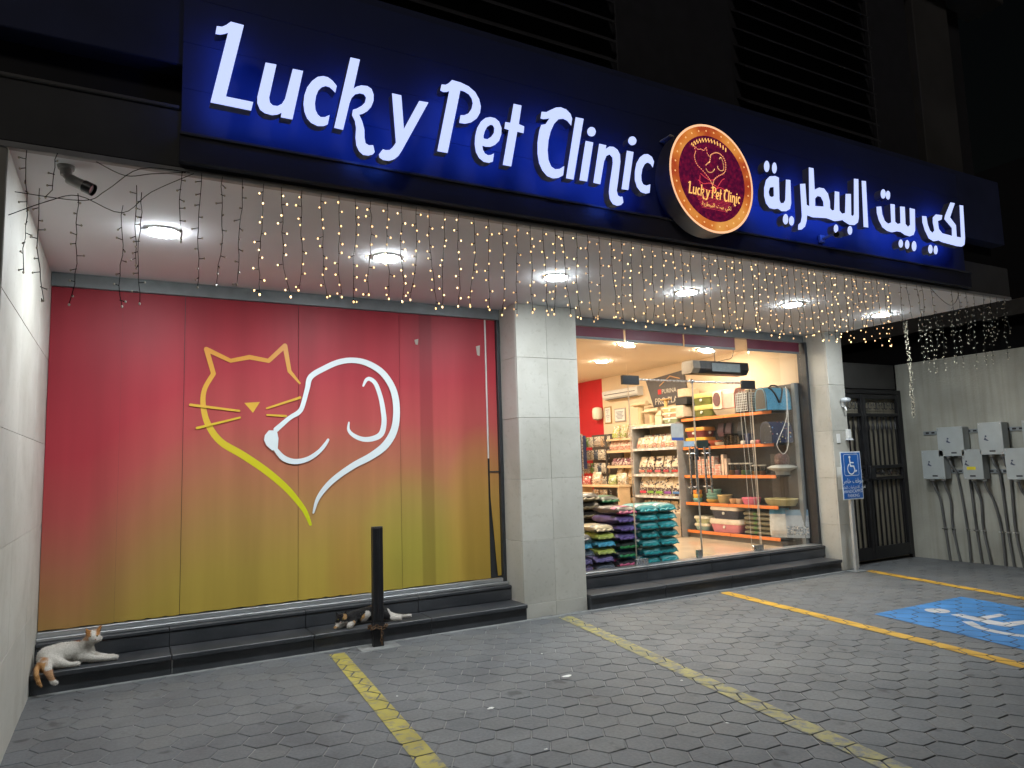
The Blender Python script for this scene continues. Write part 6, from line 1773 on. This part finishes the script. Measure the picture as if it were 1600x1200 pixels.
for c_ in range(2):
    for r_ in range(7):
        random.choice(st_t).place('litter_sack', 'teal sack, ' + nth(r_ + 1) + ' from the floor in the ' + ('right' if c_ else 'left') + ' teal stack inside the door', 'sack', (5.47 + c_ * 0.285 + random.uniform(-.012, .012), 6.87 + random.uniform(-.015, .015), FZ + 0.001 + r_ * 0.0985), math.radians(-6) + random.uniform(-.06, .06), 'teal sacks in two stacks')
pk = {'purple': sack_kit(0.30, 0.48, 0.098, (0.10, 0.075, 0.22), (0.02, 0.02, 0.03), (0.16, 0.11, 0.32)), 'green': sack_kit(0.30, 0.48, 0.098, (0.015, 0.02, 0.02), (0.02, 0.16, 0.06), (0.03, 0.24, 0.08)), 'pink': sack_kit(0.30, 0.48, 0.098, (0.02, 0.018, 0.025), (0.50, 0.08, 0.18), (0.58, 0.12, 0.24)), 'black': sack_kit(0.30, 0.48, 0.098, (0.018, 0.016, 0.024), (0.08, 0.06, 0.14), (0.05, 0.05, 0.07))}
for r_, cn in enumerate(('pink', 'green', 'green', 'purple', 'purple', 'purple', 'pink')):
    lb = ['bottom', 'second lowest', 'third lowest', 'middle', 'third highest', 'second highest', 'topmost'][r_] + ' ' + cn + ' and black sack in the dark stack'
    pk[cn].place('pet_food_sack', lb, 'sack', (5.13 + random.uniform(-.015, .015), 6.92, FZ + 0.001 + r_ * 0.0985), math.radians(4) + random.uniform(-.07, .07))
lk = {'slate': sack_kit(0.28, 0.40, 0.082, (0.06, 0.075, 0.10), (0.05, 0.05, 0.06), (0.12, 0.14, 0.18)), 'violet': sack_kit(0.28, 0.40, 0.082, (0.13, 0.10, 0.24), (0.10, 0.08, 0.18), (0.15, 0.12, 0.28)), 'lime': sack_kit(0.28, 0.40, 0.082, (0.36, 0.42, 0.08), (0.30, 0.36, 0.10), (0.42, 0.48, 0.14)), 'sky blue': sack_kit(0.28, 0.40, 0.082, (0.06, 0.32, 0.50), (0.05, 0.10, 0.16), (0.10, 0.40, 0.58)), 'beige': sack_kit(0.28, 0.40, 0.082, (0.42, 0.36, 0.24), (0.10, 0.11, 0.12), (0.50, 0.42, 0.28))}
for r_, cn in enumerate(('slate', 'violet', 'lime', 'sky blue', 'lime', 'beige')):
    lb = (('lower ' if r_ == 2 else 'upper ') if cn == 'lime' else '') + cn + ' sack in the low front stack behind the column'
    lk[cn].place('pet_food_sack', lb, 'sack', (4.80 + random.uniform(-.015, .015), 6.86, FZ + 0.001 + r_ * 0.084), random.uniform(-.10, .10))
for r_, cn in enumerate(('violet', 'violet', 'slate', 'sky blue', 'slate')):
    lk[cn].place('pet_food_sack', ['bottom violet', 'second violet', 'lower slate', 'sky blue', 'top slate'][r_] + ' sack at the far left edge of the glass', 'sack', (4.49 + random.uniform(-.015, .015), 6.84, FZ + 0.001 + r_ * 0.084), random.uniform(-.10, .10))
bk = sack_kit(0.34, 0.50, 0.11, (0.03, 0.025, 0.02), (0.42, 0.33, 0.20), (0.34, 0.28, 0.18))
for r_ in range(8):
    bk.place('pet_food_sack', 'black and tan sack, ' + nth(r_ + 1) + ' from the floor in the rear stack', 'sack', (5.02 + random.uniform(-.015, .015), 7.50, FZ + 0.001 + r_ * 0.104), random.uniform(-.08, .08), 'black and tan sacks in the rear stack')
bg_ = sack_kit(0.30, 0.50, 0.10, (0.02, 0.03, 0.025), (0.02, 0.14, 0.05), (0.03, 0.16, 0.06))
for r_ in range(8):
    bg_.place('pet_food_sack', 'black and green sack, ' + nth(r_ + 1) + ' from the floor in the rear stack', 'sack', (5.36 + random.uniform(-.012, .012), 7.50, FZ + 0.001 + r_ * 0.0985), random.uniform(-.08, .08), 'black and green sacks in the rear stack')
ONE('counter', MB().box(5.6, 6.35, 10.2, 10.7, FZ + 0.001, 1.05, 0.01).box(5.56, 6.39, 10.16, 10.74, 1.051, 1.09, 0.008), C((0.60, 0.30, 0.12), 0.5), (6, 10.4, FZ), 'low tan and orange sales counter behind the stacked sacks', 'counter')
# ------------------------------------------------------------------ black post with chain
bp_ = T('steel_post', 'black square steel post standing at the step edge by the calico cat', 'post', (1.93, 5.98, 0))
PX, PY = 1.93, 5.975
P('shaft', MB().box(PX - 0.045, PX + 0.045, PY - 0.028, PY + 0.028, -0.005, 0.985, 0.004), 'black', bp_)
P('groove_strip', MB().box(PX - 0.014, PX + 0.014, PY - 0.0335, PY - 0.0285, 0.22, 0.98, 0.002), 'black', bp_)
P('end_plate', MB().box(PX - 0.045, PX + 0.045, PY - 0.028, PY + 0.028, 0.986, 0.992, 0.002), 'darkframe', bp_)
P('foot_collar', MB().loft([[(PX + sx * 0.062, PY + sy * 0.042, 0.14) for sx, sy in ((-1, -1), (1, -1), (1, 1), (-1, 1))], [(PX + sx * 0.047, PY + sy * 0.030, 0.20) for sx, sy in ((-1, -1), (1, -1), (1, 1), (-1, 1))]], smooth=False), 'black', bp_)
ch_ = T('rusty_chain', 'short rusty chain looped round the foot of the black post', 'chain', (PX, PY, 0.14))
rust = M('rusty_links', (0.13, 0.075, 0.04), 0.7, 0.5, 0.45, 60)
def chain_link(c, d, up):
    d = Vector(d).normalized()
    u = Vector(up).normalized()
    pts = []
    for q in range(11):
        t = 2 * math.pi * q / 10
        pts.append(Vector(c) + d * 0.017 * math.cos(t) + u * 0.010 * math.sin(t))
    return MB().tube(pts, 0.0038, 5)
per = []
w_, d_ = 0.068, 0.050
cor = [(-w_, -d_), (w_, -d_), (w_, d_), (-w_, d_), (-w_, -d_)]
for a, b in zip(cor[:-1], cor[1:]):
    n = int(math.hypot(b[0] - a[0], b[1] - a[1]) / 0.025)
    for q in range(n):
        t = (q + 0.5) / n
        per.append(((a[0] + (b[0] - a[0]) * t, a[1] + (b[1] - a[1]) * t), (b[0] - a[0], b[1] - a[1])))
for q, (p, d) in enumerate(per):
    up = (0, 0, 1) if q % 2 else (-d[1], d[0], 0.3)
    P('link', chain_link((PX + p[0], PY + p[1], 0.165 + 0.012 * math.sin(q * 1.7)), (d[0], d[1], 0.02), up), rust, ch_)
for q in range(5):
    P('link', chain_link((PX + 0.012 + 0.003 * math.sin(q * 2), PY - 0.064, 0.140 - q * 0.025), (0.05, 0, -1), (1, 0, 0) if q % 2 else (0, 1, 0)), rust, ch_)

# ------------------------------------------------------------------ accessible-parking sign
ps_ = T('parking_sign', 'blue accessible parking sign on a pale steel post', 'sign', (8.17, 5.98, 0))
SX, SY_ = 8.205, 5.955
P('post', MB().box(8.155, 8.205, 5.962, 6.0, 0.0, 1.44, 0.004), M('pale_steel', (0.42, 0.43, 0.43), 0.5, 0.3, 0.15, 8), ps_)
P('base_plate', MB().box(8.08, 8.28, 5.90, 6.05, 0.0, 0.012, 0.003), 'greyframe', ps_)
P('plate', MB().box(8.005, 8.405, 5.952, 5.958, 0.895, 1.505, 0.004), C((0.66, 0.70, 0.74), 0.4), ps_)
yb = 5.9505
P('blue_face', MB().box(8.020, 8.390, yb, yb + 0.0012, 0.910, 1.490), C((0.010, 0.11, 0.42), 0.4, 0.06), ps_)
wh = MB()
def line_loop(pts, w, y):
    for k, (a, b) in enumerate(zip(pts[:-1], pts[1:])):
        r_ = ribbon([(a[0], a[1], w), (b[0], b[1], w)], y - 0.0006 * (k % 2))
        wh.add(r_.v, r_.f)
cx_, cz_ = 8.205, 1.335
fr2 = [(cx_ - 0.125, cz_ - 0.135), (cx_ + 0.125, cz_ - 0.135), (cx_ + 0.14, cz_ - 0.12), (cx_ + 0.14, cz_ + 0.12), (cx_ + 0.125, cz_ + 0.135), (cx_ - 0.125, cz_ + 0.135), (cx_ - 0.14, cz_ + 0.12), (cx_ - 0.14, cz_ - 0.12), (cx_ - 0.125, cz_ - 0.135)]
line_loop(fr2, 0.006, yb - 0.0012)
wh.disc((cx_ - 0.025, yb - 0.0014, cz_ + 0.098), (0, -1, 0), 0, 0.019, 14)
line_loop([(cx_ - 0.025, cz_ + 0.07), (cx_ - 0.018, cz_ - 0.015), (cx_ + 0.045, cz_ - 0.018), (cx_ + 0.072, cz_ - 0.085), (cx_ + 0.095, cz_ - 0.076)], 0.021, yb - 0.0018)
line_loop([(cx_ - 0.02, cz_ + 0.03), (cx_ + 0.045, cz_ + 0.027)], 0.016, yb - 0.0024)
arcp = [(cx_ - 0.01 + 0.068 * math.cos(math.radians(a)), cz_ - 0.05 + 0.068 * math.sin(math.radians(a))) for a in range(118, 345, 15)]
line_loop(arcp, 0.016, yb - 0.0030)
P('wheelchair_symbol', wh, C((0.74, 0.78, 0.82), 0.4), ps_)
def sign_text(body, size, z, sp=1.0, sx=1.0):
    v, f = text2d(body, size, 'CENTER', sp)
    P('lettering', MB().add([(8.205 + a * sx, yb - 0.0016, z + b) for a, b in v], f), C((0.74, 0.78, 0.82), 0.4), ps_)
sign_text(AR_BAY, 0.085, 1.105)
sign_text(AR_NEEDS, 0.056, 1.035, 1.0, 0.92)
sign_text('HANDICAPPED', 0.055, 0.982)
sign_text('PARKING', 0.055, 0.928)

# ------------------------------------------------------------------ things fixed on the pilaster
t = T('doorbell_camera', 'small silver dome camera on the right pilaster', 'camera', (8.36, 6.13, 2.16))
P('dome', MB().lathe([(0.055, 0.0), (0.066, 0.02), (0.060, 0.045), (0.02, 0.06)], (8.37, 6.075, 2.16), 18), C((0.62, 0.66, 0.70), 0.25, metal=0.3), t)
P('bracket', MB().box(8.345, 8.395, 6.09, 6.128, 2.09, 2.16, 0.005).cyl((8.37, 6.09, 2.09), (8.37, 6.07, 2.04), 0.012, seg=8), 'white', t)
t = T('intercom', 'small white intercom box at the edge of the right pilaster', 'intercom', (8.42, 6.13, 1.66))
P('box', MB().box(8.385, 8.450, 6.085, 6.128, 1.68, 1.80, 0.006), 'white', t)
P('hood', MB().loft([[(8.37, 6.06, 1.655), (8.46, 6.06, 1.655), (8.46, 6.128, 1.655), (8.37, 6.128, 1.655)], [(8.385, 6.08, 1.679), (8.45, 6.08, 1.679), (8.45, 6.128, 1.679), (8.385, 6.128, 1.679)]], smooth=False), C((0.50, 0.52, 0.54), 0.4), t)
ONE('light_switch', MB().box(8.195, 8.265, 6.116, 6.128, 1.62, 1.74, 0.004), 'white', (8.23, 6.12, 1.62), 'small white switch plate on the right pilaster', 'switch')
ONE('notice_sheet', MB().add([(8.145, 6.122, 1.02), (8.30, 6.121, 1.02), (8.30, 6.124, 1.31), (8.145, 6.1225, 1.31)], [(0, 1, 2, 3)]), 'paper', (8.2, 6.12, 1.02), 'white paper notice on the pilaster partly behind the blue sign', 'notice')

# ------------------------------------------------------------------ meter boxes and conduits on the yard wall
WX = 9.88
meter_paint = M('meter_box_paint', (0.36, 0.39, 0.39), 0.45, 0.1, 0.08, 7)
for z in (1.70, 1.17):
    t = T('mounting_rail', ('upper' if z > 1.5 else 'lower') + ' perforated steel rail behind the meter boxes', 'rail', (WX, 5.2, z))
    rb = MB().box(WX - 0.022, WX - 0.002, 4.2, 5.98, z, z + 0.052, 0.002)
    P('channel', rb, 'greyframe', t)
    hl_ = MB()
    for q in range(22):
        y = 4.24 + q * 0.079
        hl_.box(WX - 0.0235, WX - 0.0222, y, y + 0.045, z + 0.016, z + 0.038)
    P('slots', hl_, 'groove', t, kind='stuff')
def conduit(pts, label):
    t = T('conduit', label, 'conduit', pts[-1], 'meter conduits')
    P('pipe', MB().tube(smooth_path(pts, 5), 0.0165, 8), M('conduit_pvc', (0.15, 0.15, 0.145), 0.5, 0, 0.5, 6, stretch=(1, 1, 0.5)) if 'pvc' not in MT else MT['pvc'], t)
    P('collar', MB().cyl(pts[0], (pts[0][0], pts[0][1], pts[0][2] + 0.03), 0.030, seg=12), 'white', t)
    P('clip', MB().box(WX - 0.05, WX - 0.002, pts[-2][1] - 0.025, pts[-2][1] + 0.025, 0.42, 0.435), 'chrome', t)
MT['pvc'] = M('conduit_pvc', (0.10, 0.10, 0.098), 0.5, 0, 0.5, 5, stretch=(1, 1, 0.5))
def meter(y0, y1, z0, z1, label, mark=True, yellow=False):
    t = T('meter_box', label, 'meter box', (WX, (y0 + y1) / 2, z0))
    xf = 9.70
    P('case', MB().box(xf + 0.012, WX - 0.023, y0 + 0.006, y1 - 0.006, z0 + 0.004, z1 - 0.004, 0.005), meter_paint, t)
    cv = P('cover', MB().box(xf, xf + 0.0115, y0, y1, z0, z1, 0.004), meter_paint, t)
    P('name_plate', MB().box(xf - 0.002, xf - 0.0002, y0 + 0.10, y0 + 0.17, z0 + 0.035, z0 + 0.055), 'darkframe', cv)
    em = MB().cyl((xf - 0.0002, y0 + 0.20, z0 + 0.235), (xf - 0.0015, y0 + 0.20, z0 + 0.235), 0.012, seg=10).add([(xf - 0.0015, y0 + 0.21, z0 + 0.225), (xf - 0.0015, y0 + 0.225, z0 + 0.19), (xf - 0.0015, y0 + 0.185, z0 + 0.175), (xf - 0.0015, y0 + 0.165, z0 + 0.18), (xf - 0.0015, y0 + 0.195, z0 + 0.20)], [(0, 1, 2, 3, 4)])
    P('utility_mark', em, C((0.05, 0.06, 0.10), 0.5), cv)
    for yy, zz_ in ((y0 + 0.02, z0 + 0.02), (y1 - 0.02, z0 + 0.02), (y0 + 0.02, z1 - 0.02), (y1 - 0.02, z1 - 0.02)):
        P('screw', MB().cyl((xf - 0.002, yy, zz_), (xf, yy, zz_), 0.006, seg=8), 'chrome', cv)
    if yellow:
        P('warning_sticker', MB().box(xf - 0.0022, xf - 0.0004, y0 + 0.09, y0 + 0.20, z0 + 0.125, z0 + 0.165), C((0.62, 0.52, 0.02), 0.5), cv)
meter(5.36, 5.70, 1.40, 1.79, 'grey meter box in the upper row nearest the gate')
meter(4.88, 5.17, 1.41, 1.82, 'grey meter box in the middle of the upper row')
meter(4.36, 4.65, 1.41, 1.82, 'grey meter box in the upper row at the photo edge')
meter(5.64, 5.94, 1.095, 1.485, 'grey meter box in the lower row nearest the gate')
meter(5.15, 5.40, 1.095, 1.485, 'grey meter box with yellow sticker in the lower row', yellow=True)
meter(4.60, 4.88, 1.095, 1.485, 'grey meter box in the lower row at the photo edge')
names = []
for (ya, zb_, k) in ((5.87, 1.07, 0), (5.72, 1.07, 1), (5.62, 1.375, 2), (5.46, 1.375, 3), (5.33, 1.07, 4), (5.20, 1.07, 5), (5.08, 1.385, 6), (4.95, 1.385, 7), (4.80, 1.07, 8), (4.66, 1.07, 9), (4.55, 1.385, 10), (4.44, 1.385, 11)):
    w_ = 0.05 * math.sin(k * 2.1)
    conduit([(9.79, ya, zb_), (9.80, ya - 0.02, zb_ - 0.10), (9.845, ya - 0.05 + w_ * 0.3, zb_ - 0.26), (9.855, ya - 0.07 + w_, 0.45), (9.855, ya - 0.10 + w_ * 0.4, -0.01)], 'grey conduit ' + ['first', 'second', 'third', 'fourth', 'fifth', 'sixth', 'seventh', 'eighth', 'ninth', 'tenth', 'eleventh', 'twelfth'][k] + ' from the gate below the meter boxes')

# ------------------------------------------------------------------ cats
def fur_mesh(name, prims, colour_fn, voxel=0.0075):
    bm = bmesh.new()
    def capsule(p0, r0, p1, r1):
        p0, p1 = Vector(p0), Vector(p1)
        n = max(2, int((p1 - p0).length / (min(r0, r1) * 0.45)) + 1)
        for i in range(n + 1):
            t = i / n
            mat_ = Matrix.Translation(p0.lerp(p1, t))
            bmesh.ops.create_icosphere(bm, subdivisions=2, radius=r0 + (r1 - r0) * t, matrix=mat_)
    for pr in prims:
        pts = pr
        for (a, ra), (b, rb) in zip(pts[:-1], pts[1:]):
            capsule(a, ra, b, rb)
    me = bpy.data.meshes.new(name)
    bm.to_mesh(me)
    bm.free()
    ob = bpy.data.objects.new('tmp', me)
    COL.objects.link(ob)
    rm = ob.modifiers.new('r', 'REMESH')
    rm.mode = 'VOXEL'
    rm.voxel_size = voxel
    sm = ob.modifiers.new('s', 'SMOOTH')
    sm.iterations = 5
    sm.factor = 0.5
    dg = bpy.context.evaluated_depsgraph_get()
    out = bpy.data.meshes.new_from_object(ob.evaluated_get(dg))
    bpy.data.objects.remove(ob)
    out.polygons.foreach_set('use_smooth', [True] * len(out.polygons))
    at_ = out.color_attributes.new('fur', 'FLOAT_COLOR', 'POINT')
    for v_, d in zip(out.vertices, at_.data):
        # slight fur roughness of the surface
        v_.co += v_.normal * 0.0022 * mnoise.noise(v_.co * 160)
        d.color = (*colour_fn(v_.co), 1)
    return out
def fur_hair(me, n, length):
    """short tapering hairs over the body: one narrow triangle each, coloured like the skin below"""
    rnd = random.Random(3)
    vs_ = me.vertices
    cl = me.color_attributes['fur'].data
    mb, cols_ = MB(), []
    polys = me.polygons
    for k in range(n):
        p = polys[rnd.randrange(len(polys))]
        i, j = p.vertices[0], p.vertices[2 % len(p.vertices)]
        c = vs_[i].co.lerp(vs_[j].co, rnd.random())
        nr = p.normal
        tv = nr.cross(Vector((rnd.uniform(-1, 1), rnd.uniform(-1, 1), rnd.uniform(-1, 1))))
        if tv.length < 1e-4:
            continue
        tv.normalize()
        dr = (nr * 0.75 + Vector((-0.35, 0.1, -0.45)) * 0.6 + tv * 0.25).normalized()
        l = length * rnd.uniform(0.6, 1.2)
        sd = dr.cross(nr)
        sd = sd.normalized() * 0.0007 if sd.length > 1e-4 else tv * 0.0007
        mb.add([c - nr * 0.001 + sd, c - nr * 0.001 - sd, c + dr * l], [(0, 1, 2)])
        cc = tuple(cl[i].color)[:3]
        f_ = rnd.uniform(0.8, 1.2)
        cols_ += [tuple(v * f_ for v in cc)] * 3
    h = mb.mesh('fur', MT['fur'])
    a_ = h.color_attributes.new('fur', 'FLOAT_COLOR', 'POINT')
    for d, c in zip(a_.data, cols_):
        d.color = (*c, 1)
    return h
def fur_mat():
    ma, nt, b = nodes_of('short_fur')
    at_ = nt.nodes.new('ShaderNodeAttribute')
    at_.attribute_name = 'fur'
    tc = nt.nodes.new('ShaderNodeTexCoord')
    n = nt.nodes.new('ShaderNodeTexNoise')
    n.inputs['Scale'].default_value = 130
    n.inputs['Detail'].default_value = 4
    nt.links.new(tc.outputs['Object'], n.inputs['Vector'])
    r = ramp(nt, [(0.3, (0.78, 0.76, 0.74)), (0.7, (1.06, 1.06, 1.06))])
    nt.links.new(n.outputs['Fac'], r.inputs[0])
    mx = nt.nodes.new('ShaderNodeMix')
    mx.data_type = 'RGBA'
    mx.blend_type = 'MULTIPLY'
    mx.inputs[0].default_value = 1.0
    nt.links.new(at_.outputs['Color'], mx.inputs[6])
    nt.links.new(r.outputs[0], mx.inputs[7])
    nt.links.new(mx.outputs[2], b.inputs['Base Color'])
    b.inputs['Roughness'].default_value = 0.9
    b.inputs['Specular IOR Level'].default_value = 0.15
    b.inputs['Sheen Weight'].default_value = 0.25
    bp = nt.nodes.new('ShaderNodeBump')
    bp.inputs['Strength'].default_value = 0.5
    bp.inputs['Distance'].default_value = 0.004
    nt.links.new(n.outputs['Fac'], bp.inputs['Height'])
    nt.links.new(bp.outputs[0], b.inputs['Normal'])
    return ma
MT['fur'] = fur_mat()
def mixc(a, b, t):
    t = max(0.0, min(1.0, t))
    return tuple(x + (y - x) * t for x, y in zip(a, b))
WHT, ORG_, BLK, TAN = (0.66, 0.63, 0.58), (0.42, 0.19, 0.055), (0.012, 0.011, 0.012), (0.50, 0.30, 0.12)
def cat(name, label, prims, colour_fn, eyes, nose, base):
    me = fur_mesh('cat_body', prims, colour_fn)
    for v_ in me.vertices:
        v_.co -= Vector(base)
    me.materials.append(MT['fur'])
    root = link(name, me, None, base)
    ORG[root.name] = tuple(base)
    tag(root, label, 'cat')
    hr = link('fur', fur_hair(me, 16000, 0.0085), root)
    hr['kind'] = 'stuff'
    for e in eyes:
        P('eye', MB().ball(e, 0.0068, 8, 6), C((0.16, 0.14, 0.03), 0.1), root)
    P('nose', MB().ball(nose, 0.0055, 8, 6, sz=0.7), C((0.42, 0.20, 0.17), 0.4), root)
    return root
H1 = Vector((-0.150, 6.185, 0.335))
p1 = [
    [((-0.425, 6.235, 0.222), 0.074), ((-0.34, 6.25, 0.230), 0.078), ((-0.25, 6.245, 0.235), 0.072), ((-0.195, 6.225, 0.225), 0.062)],
    [((-0.215, 6.225, 0.24), 0.052), ((-0.175, 6.20, 0.30), 0.043)],
    [(H1, 0.049), (H1 + Vector((0.004, -0.012, -0.006)), 0.046)],
    [(H1 + Vector((0.016, -0.038, -0.018)), 0.021), (H1 + Vector((0.020, -0.046, -0.020)), 0.017)],
    [(H1 + Vector((-0.026, -0.014, -0.018)), 0.026), (H1 + Vector((0.036, -0.010, -0.018)), 0.026)],
    [(H1 + Vector((-0.030, -0.002, 0.030)), 0.018), (H1 + Vector((-0.046, -0.004, 0.062)), 0.006)],
    [(H1 + Vector((0.030, 0.000, 0.032)), 0.018), (H1 + Vector((0.052, -0.002, 0.072)), 0.006)],
    [((-0.215, 6.195, 0.200), 0.038), ((-0.13, 6.165, 0.180), 0.025), ((-0.05, 6.155, 0.172), 0.020), ((0.000, 6.152, 0.171), 0.021)],
    [((-0.185, 6.245, 0.200), 0.036), ((-0.10, 6.215, 0.180), 0.024), ((-0.045, 6.200, 0.171), 0.020), ((-0.020, 6.197, 0.171), 0.021)],
    [((-0.415, 6.185, 0.205), 0.058), ((-0.345, 6.140, 0.185), 0.036), ((-0.29, 6.120, 0.171), 0.020), ((-0.235, 6.118, 0.170), 0.019)],
    [((-0.435, 6.150, 0.195), 0.046), ((-0.415, 6.075, 0.172), 0.030), ((-0.395, 6.030, 0.135), 0.022), ((-0.378, 6.022, 0.095), 0.018), ((-0.360, 6.012, 0.085), 0.019)],
    [((-0.455, 6.185, 0.205), 0.024), ((-0.480, 6.085, 0.180), 0.017), ((-0.474, 6.032, 0.150), 0.016), ((-0.460, 6.024, 0.105), 0.015), ((-0.444, 6.020, 0.075), 0.010)],
]
def col1(p):
    c = WHT
    # tail and hanging leg
    tail = p.x < -0.43 and p.y < 6.17 and p.z < 0.215
    if tail:
        st_ = 0.5 + 0.5 * math.sin((p.z * 1.0 - p.y * 0.7) * 190)
        c = mixc(ORG_, (0.60, 0.34, 0.14), st_)
    elif p.y < 6.07 and p.z < 0.17 and p.z > 0.105 and p.x < -0.36:
        c = mixc(WHT, ORG_, 0.85)
    elif p.x < -0.415 and p.z < 0.24:
        c = mixc(WHT, ORG_, 0.5 + 2.0 * mnoise.noise(p * 18))
    d = p - H1
    if d.length < 0.09 and d.z > 0.012 and p.z > 0.325:
        side = abs(d.x - 0.004)
        c = mixc(WHT, ORG_, (side - 0.010) * 90) if d.y < 0.0 else ORG_
    if d.length < 0.065 and d.x < -0.012 and -0.02 < d.z < 0.012 and d.y > -0.045:
        c = mixc(WHT, ORG_, 0.8)
    if (p - Vector((-0.235, 6.27, 0.30))).length < 0.04:
        c = (0.34, 0.13, 0.04)
    return c
cat('cat', 'white and orange cat lying on the step against the left wall', p1, col1, [H1 + Vector((-0.013, -0.0445, 0.007)), H1 + Vector((0.027, -0.0425, 0.007))], H1 + Vector((0.019, -0.062, -0.012)), (-0.25, 6.2, 0.15))
H2 = Vector((1.672, 6.170, 0.228))
p2 = [
    [((1.78, 6.225, 0.210), 0.058), ((1.88, 6.24, 0.218), 0.066), ((1.99, 6.25, 0.218), 0.068), ((2.08, 6.25, 0.205), 0.056)],
    [((1.76, 6.215, 0.215), 0.052), ((1.71, 6.19, 0.222), 0.046)],
    [(H2, 0.047), (H2 + Vector((-0.006, -0.010, -0.008)), 0.044)],
    [(H2 + Vector((-0.016, -0.036, -0.024)), 0.021), (H2 + Vector((-0.020, -0.044, -0.027)), 0.017)],
    [(H2 + Vector((-0.030, -0.012, -0.018)), 0.025), (H2 + Vector((0.022, -0.016, -0.018)), 0.025)],
    [(H2 + Vector((-0.028, 0.006, 0.030)), 0.017), (H2 + Vector((-0.040, 0.008, 0.056)), 0.006)],
    [(H2 + Vector((0.030, 0.004, 0.030)), 0.017), (H2 + Vector((0.048, 0.006, 0.062)), 0.006)],
    [((1.775, 6.180, 0.195), 0.036), ((1.745, 6.125, 0.180), 0.028), ((1.725, 6.098, 0.174), 0.026)],
    [((1.72, 6.20, 0.185), 0.032), ((1.655, 6.150, 0.170), 0.020), ((1.620, 6.135, 0.169), 0.019)],
    [((2.06, 6.215, 0.195), 0.052), ((2.11, 6.165, 0.178), 0.030), ((2.155, 6.130, 0.171), 0.021), ((2.175, 6.122, 0.171), 0.022)],
    [((2.09, 6.240, 0.190), 0.046), ((2.16, 6.215, 0.176), 0.026), ((2.235, 6.200, 0.168), 0.017), ((2.300, 6.192, 0.168), 0.018)],
    [((2.10, 6.275, 0.190), 0.024), ((2.20, 6.275, 0.172), 0.017), ((2.315, 6.262, 0.167), 0.013)],
]
def col2(p):
    n = mnoise.noise(p * 11 + Vector((3, 1, 7)))
    n2 = mnoise.noise(p * 15 + Vector((9, 4, 2)))
    c = BLK
    if n > 0.34:
        c = TAN
    if n2 > 0.45 or p.z < 0.168:
        c = (0.56, 0.53, 0.49)
    if p.x > 2.10 and p.y < 6.235:
        c = (0.58, 0.55, 0.51)
    if p.x > 2.10 and p.y > 6.235:
        c = BLK
    d = p - H2
    if d.length < 0.085 and p.x < 1.725:
        c = BLK
        if n2 > 0.55 and d.y < -0.01:
            c = TAN
        if d.z < -0.022:
            c = (0.60, 0.57, 0.53)
    if p.x < 1.65 and p.z < 0.20 and p.y > 6.15:
        c = (0.60, 0.57, 0.53)
    if p.y < 6.115 and p.x < 1.8:
        c = (0.62, 0.59, 0.55)
    return c
cat('cat', 'calico cat lying on the step behind the black post', p2, col2, [H2 + Vector((-0.034, -0.036, 0.003)), H2 + Vector((0.006, -0.0455, 0.003))], H2 + Vector((-0.021, -0.060, -0.020)), (1.9, 6.2, 0.15))
